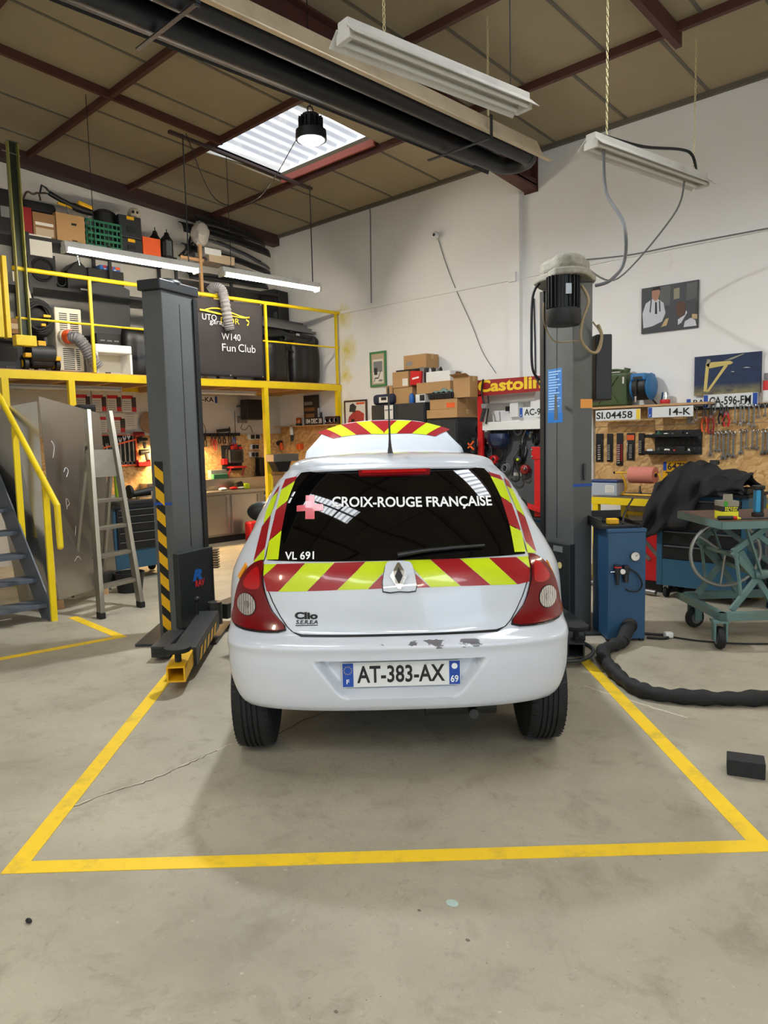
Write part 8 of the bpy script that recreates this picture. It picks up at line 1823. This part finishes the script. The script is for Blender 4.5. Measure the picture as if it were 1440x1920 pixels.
# red bins and dark tools left of the post
y0, y1, z0, z1 = LBX(259, 862, 283, 875, .12)
t = thing('storage_bin', 'bright red wall bin left of the lift post', 'bin', (.08, (y0+y1)/2, z0)); MB().bb(.02, .12, y0, y1, z0, z0+.01).bb(.11, .12, y0, y1, z0, z1-.03).bb(.02, .12, y0, y0+.01, z0, z1).bb(.02, .12, y1-.01, y1, z0, z1).build('bin', MATS['red'], t)
for i, (px, py, mm_, lb) in enumerate(((268, 826, 'black', 'black impact driver hanging above the red bin'), (272, 848, 'black', 'black torque tool hanging just above the red bin'), (262, 815, 'red_dark', 'dark red hand tool hanging beside the posters'))):
    p = wl(px, py, .10); t = thing('hanging_tool', lb, 'tool', (.08, p[1], p[2]-.06), group='tools hanging by the red bin'); MB().cyl((.08, p[1]-.07, p[2]), (.08, p[1]+.07, p[2]+.01), .04, .03, n=12).build('body', MATS[mm_], t, smooth=40); MB().bar((.08, p[1]+.02, p[2]), (.08, p[1]+.04, p[2]-.11), .04, .035).build('grip', MATS['grey_dark'], t, bevel=.008)
y0, y1, z0, z1 = LBX(266, 772, 288, 812, .05)
MB().lathe([(.001, -.02), (.09, -.02), (.12, 0), (.10, .015), (.001, .02)], 20, (.05, (y0+y1)/2, (z0+z1)/2), 'X', rx=1.0, ry=1.25).build('wall_mask', mat('mask_brown', (150, 120, 92), .6, var=.5, scale=14), tag=('brown mask shaped ornament on the wall beside the lift post', 'ornament'), smooth=50)
# ---- blue and black roller chest in front of the mezzanine
ch = thing('roller_chest', 'blue and black roller tool chest behind the step ladder', 'tool chest', (1.95, -3.65, 0))
cx1, cx0, cy0, cy1 = 2.22, 1.72, -4.02, -3.32
MB().bb(cx0, cx1-.02, cy0, cy1, .13, .80).build('carcass', MATS['trolley_blue'], ch, bevel=.005)
for a, b_ in ((.34, .44), (.44, .54), (.54, .64), (.64, .72), (.72, .79)):
    d = MB().bb(cx1-.02, cx1, cy0+.03, cy1-.06, a+.004, b_-.004).build('drawer', MATS['black'], ch); MB().bb(cx1, cx1+.010, cy0+.05, cy1-.08, b_-.016, b_-.008).build('drawer_pull', MATS['steel'], d)
MB().bb(cx0-.01, cx1+.01, cy0-.01, cy1+.01, .80, .83).build('top', MATS['black'], ch)
MB().bb(cx1-.02, cx1-.001, cy1-.22, cy1-.10, .22, .26).build('type_plate', MATS['cream'], ch)
for x in (cx0+.06, cx1-.08):
    for y in (cy0+.06, cy1-.06):
        f_ = MB().bb(x-.02, x+.02, y-.02, y+.02, .09, .13).build('caster_fork', MATS['steel'], ch); MB().lathe([(.01, -.014), (.045, -.014), (.049, 0), (.045, .014), (.01, .014)], 16, (x, y, .051), 'X').build('caster_wheel', MATS['rubber'], f_, smooth=40)
MB().bb(1.80, 2.16, -3.95, -3.36, .831, .87).build('parts_tray', MATS['steel_dark'], tag=('metal parts tray on the roller chest', 'tray'), bevel=.004)
p = (1.95, -3.58, .872)
t = thing('rotary_polisher', 'dark rotary polisher lying on the parts tray', 'polisher', p)
MB().cyl((1.95, -3.66, .925), (1.95, -3.42, .95), .035, .05, n=14).build('body', MATS['black'], t, smooth=40); MB().lathe([(.001, -.02), (.075, -.018), (.08, .0), (.07, .018), (.001, .02)], 20, (1.95, -3.69, .955), 'Y').build('pad', MATS['rubber'], t, smooth=40); MB().cyl((1.95, -3.60, .873), (1.95, -3.60, .93), .02, n=10).build('side_handle', mat('brass', (150, 120, 60), .4, metal=.5), t, smooth=40)
MB().bb(2.0, 2.12, -3.46, -3.38, .872, .95).build('small_box', MATS['white'], tag=('small white box on the parts tray beside the polisher', 'box'), bevel=.004)
t = thing('plastic_bucket', 'black bucket standing behind the step ladder feet', 'bucket', (2.75, -4.22, 0)); MB().lathe([(.12, 0), (.145, .18), (.15, .18), (.152, .20), (.14, .20), (.115, .01), (.001, .01)], 24, (2.75, -4.15, 0)).build('bucket', MATS['black'], t, smooth=40)
MB().cyl((2.62, -4.30, .02), (2.35, -4.22, .98), .012, n=8).build('broom_handle', MATS['grey'], tag=('grey pole leaning behind the ladder', 'pole'), smooth=40)
# bright green bottle on the steel sheet edge
p = wl(184, 838, 2.35); t = thing('spray_bottle', 'lime green bottle standing behind the ladder platform', 'bottle', (2.3, p[1], .85))
MB().lathe([(.035, .871), (.038, 1.10), (.036, 1.24), (.02, 1.28), (.018, 1.32), (.001, 1.33)], 16, (2.0, -3.85, 0)).build('bottle', mat('bottle_lime', (150, 190, 30), .35), t, smooth=40); MB().cyl((2.0, -3.85, 1.33), (2.0, -3.85, 1.36), .012, n=8).build('cap', MATS['black'], t)
BASE[t.name] = (2.0, -3.85, .871)
for c_ in [o for o in bpy.data.objects if o.parent == t]:
    for v in c_.data.vertices: v.co = (v.co[0]+2.3-2.0, v.co[1]+p[1]+3.85, v.co[2]+.85-.871)
t.location = (2.0, -3.85, .871)
# ---- stainless sheets leaning by the stairs
mat('sheet_steel', (186, 182, 174), .27, metal=.95, var=.15, scale=2.5, bump=.05, bscale=4)
def sheet(label, P, th=.004):
    P = [Vector(p) for p in P]; n = (P[1]-P[0]).cross(P[3]-P[0]).normalized()*th
    t = thing('steel_sheet', label, 'metal sheet', tuple((P[0]+P[1])/2), group='steel sheets beside the stairs')
    MB().add([*P, *[p+n for p in P]], [(0,1,2,3),(7,6,5,4),(0,4,5,1),(1,5,6,2),(2,6,7,3),(3,7,4,0)]).build('sheet', MATS['sheet_steel'], t); return t
TL, TR = wl(72, 743, 2.90), wl(186, 775, 2.47)
st1 = sheet('large shiny stainless sheet with chalk marks leaning beside the stairs', [(3.02, -4.98, .09), (2.62, -4.22, .09), tuple(TR), tuple(TL)])
o_ = np.array((3.02, -4.98, .09)); e_u = np.array((2.62, -4.22, .09))-o_; e_v = np.array(TL)-o_; nn = np.cross(e_u, e_v); nn = nn/np.linalg.norm(nn); nn = nn if nn[0] > 0 else -nn
for i, (u, v, pts) in enumerate(((.30, .60, [(0,0),(.03,.06),(0,.09),(-.03,.05)]), (.26, .44, [(0,0),(.0,.10),(.04,.05),(.0,.02)]), (.46, .45, [(0,0),(.03,.05),(.05,.01),(.07,.06)]), (.35, .30, [(0,0),(.02,.09)]), (.30, .17, [(0,0),(.05,.04),(.09,0)]), (.60, .17, [(0,0),(.02,.06),(.05,.01)]), (.12, .70, [(0,0),(.03,.10),(0,.16)]))):
    MB().tube([tuple(o_+e_u*(u+a/.86)+e_v*(v+b_/1.9)+nn*.004) for a, b_ in [(x_, y_) for x_, y_, _ in spline([(a_, b2, 0) for a_, b2 in pts], 4)]], .003, 4).build('chalk_mark', MATS['print_white'], st1)
for u in (.05, .8): p = o_+e_u*u-nn*.03; MB().bb(p[0]-.03, p[0]+.03, p[1]-.03, p[1]+.03, 0, .085).build('wooden_block', MATS['wood'], st1)
sheet('darker stainless sheet edge-on at the left of the chalk marked sheet', [(2.74, -5.13, .01), (2.93, -5.0, .01), tuple(wl(70, 752, 2.80)), tuple(wl(18, 762, 2.62))])
sheet('narrow stainless sheet furthest left behind the handrail', [(2.40, -5.10, .01), (2.66, -5.06, .01), tuple(wl(30, 765, 2.5)), tuple(wl(-30, 770, 2.2))])
lb_box('dark grey jacket lump lying on top of the steel sheets', (149, 758, 182, 774), 2.50, .16, None, 'black_matt', 'folded_cloth', 'cloth', .03)
# ---- step ladder
ld = thing('step_ladder', 'aluminium platform step ladder standing beside the stairs', 'ladder', (3.3, -4.6, 0)); mat('alu', (158, 153, 140), .42, metal=.85, var=.15, scale=8)
FL_, FR_ = np.array((3.66, -4.88, .03)), np.array((3.52, -4.44, .03)); TLd, TRd = wl(163, 770, 3.10), wl(204, 772, 3.05)
def lp(s_, k): a = FL_+(TLd-FL_)*k; b_ = FR_+(TRd-FR_)*k; return a+(b_-a)*s_
for s_ in (0, 1): MB().bar(tuple(lp(s_, 0)), tuple(lp(s_, 1)), .038, .085, (1, 0, 0)).build('front_rail', MATS['alu'], ld, bevel=.003); p = lp(s_, 0); MB().box((p[0], p[1], .028), (.085, .05, .056)).build('rubber_foot', MATS['rubber'], ld, bevel=.006)
for k in (.125, .27, .405, .54):
    a, b_ = lp(0, k), lp(1, k); MB().bar(tuple(a-np.array([.03, 0, 0])), tuple(b_-np.array([.03, 0, 0])), .10, .030).build('tread', MATS['alu'], ld, bevel=.003)
a, b_, c_, d_ = lp(0.02, .66), lp(.98, .66), lp(.98, .80), lp(.02, .80)
MB().add([a, b_, c_, d_, a-[.012,0,0], b_-[.012,0,0], c_-[.012,0,0], d_-[.012,0,0]], [(0,1,2,3),(7,6,5,4),(0,4,5,1),(1,5,6,2),(2,6,7,3),(3,7,4,0)]).build('platform', MATS['alu'], ld)
for s_ in (0, 1): q = lp(s_, .80); MB().bar(tuple(q-np.array([.06, 0, 0])), (q[0]-.55, q[1]-.02+.06*s_, .03), .025, .055, (1, 0, 0)).build('rear_rail', MATS['alu'], ld); MB().lathe([(.001, -.02), (.035, -.018), (.035, .018), (.001, .02)], 14, (q[0]-.03, q[1], q[2]), 'Y').build('hinge', MATS['steel_dark'], ld, smooth=40)
# ---- stairs
stt = thing('metal_stairs', 'grey steel staircase with yellow handrail at the left edge', 'stairs', (2.4, -5.6, 0)); mat('stair_grey', (84, 90, 98), .5, var=.12, scale=8, dirt=.2); ys0, ys1 = -6.05, -5.20
for yy in (ys0, ys1-.012): MB().add([(3.40, yy, 0), (3.22, yy, 0), (1.56, yy, 1.93-.13), (1.56, yy, 2.20), (3.40, yy, .19), (3.40, yy+.012, 0), (3.22, yy+.012, 0), (1.56, yy+.012, 1.80), (1.56, yy+.012, 2.20), (3.40, yy+.012, .19)], [(0,1,2,3,4),(9,8,7,6,5),(0,5,6,1),(1,6,7,2),(2,7,8,3),(3,8,9,4),(4,9,5,0)]).build('stringer', MATS['stair_grey'], stt)
for k in range(11):
    x = 3.36-.217*k*.87; z = .15+.205*k*.95
    if z < 2.2: MB().bb(x-.24, x, ys0+.012, ys1-.012, z-.035, z).build('tread', MATS['stair_grey'], stt, bevel=.003)
hr = [wr(-40, 690, 5.18), wr(0, 745, 5.18), wr(107, 948, 5.18), wr(113, 1025, 5.18)]
for a, b_ in zip(hr[:-1], hr[1:]): MB().cyl(tuple(a), tuple(b_), .026, n=14).ball(tuple(b_), .026).build('handrail', MATS['yellow'], stt, smooth=40)
for px, py0, py1 in ((27, 800, 1010), (84, 905, 1162)):
    a, b_ = wr(px, py0, 5.18), wr(px+6, py1, 5.18); MB().bar(tuple(a), (a[0], a[1], max(b_[2], 0.0)), .05, .03).build('rail_post', MATS['yellow'], stt)
for o in list(bpy.data.objects):
    if o.type == 'EMPTY' and not [c for c in bpy.data.objects if c.parent == o]: print('EMPTY WITHOUT PARTS', o.name)
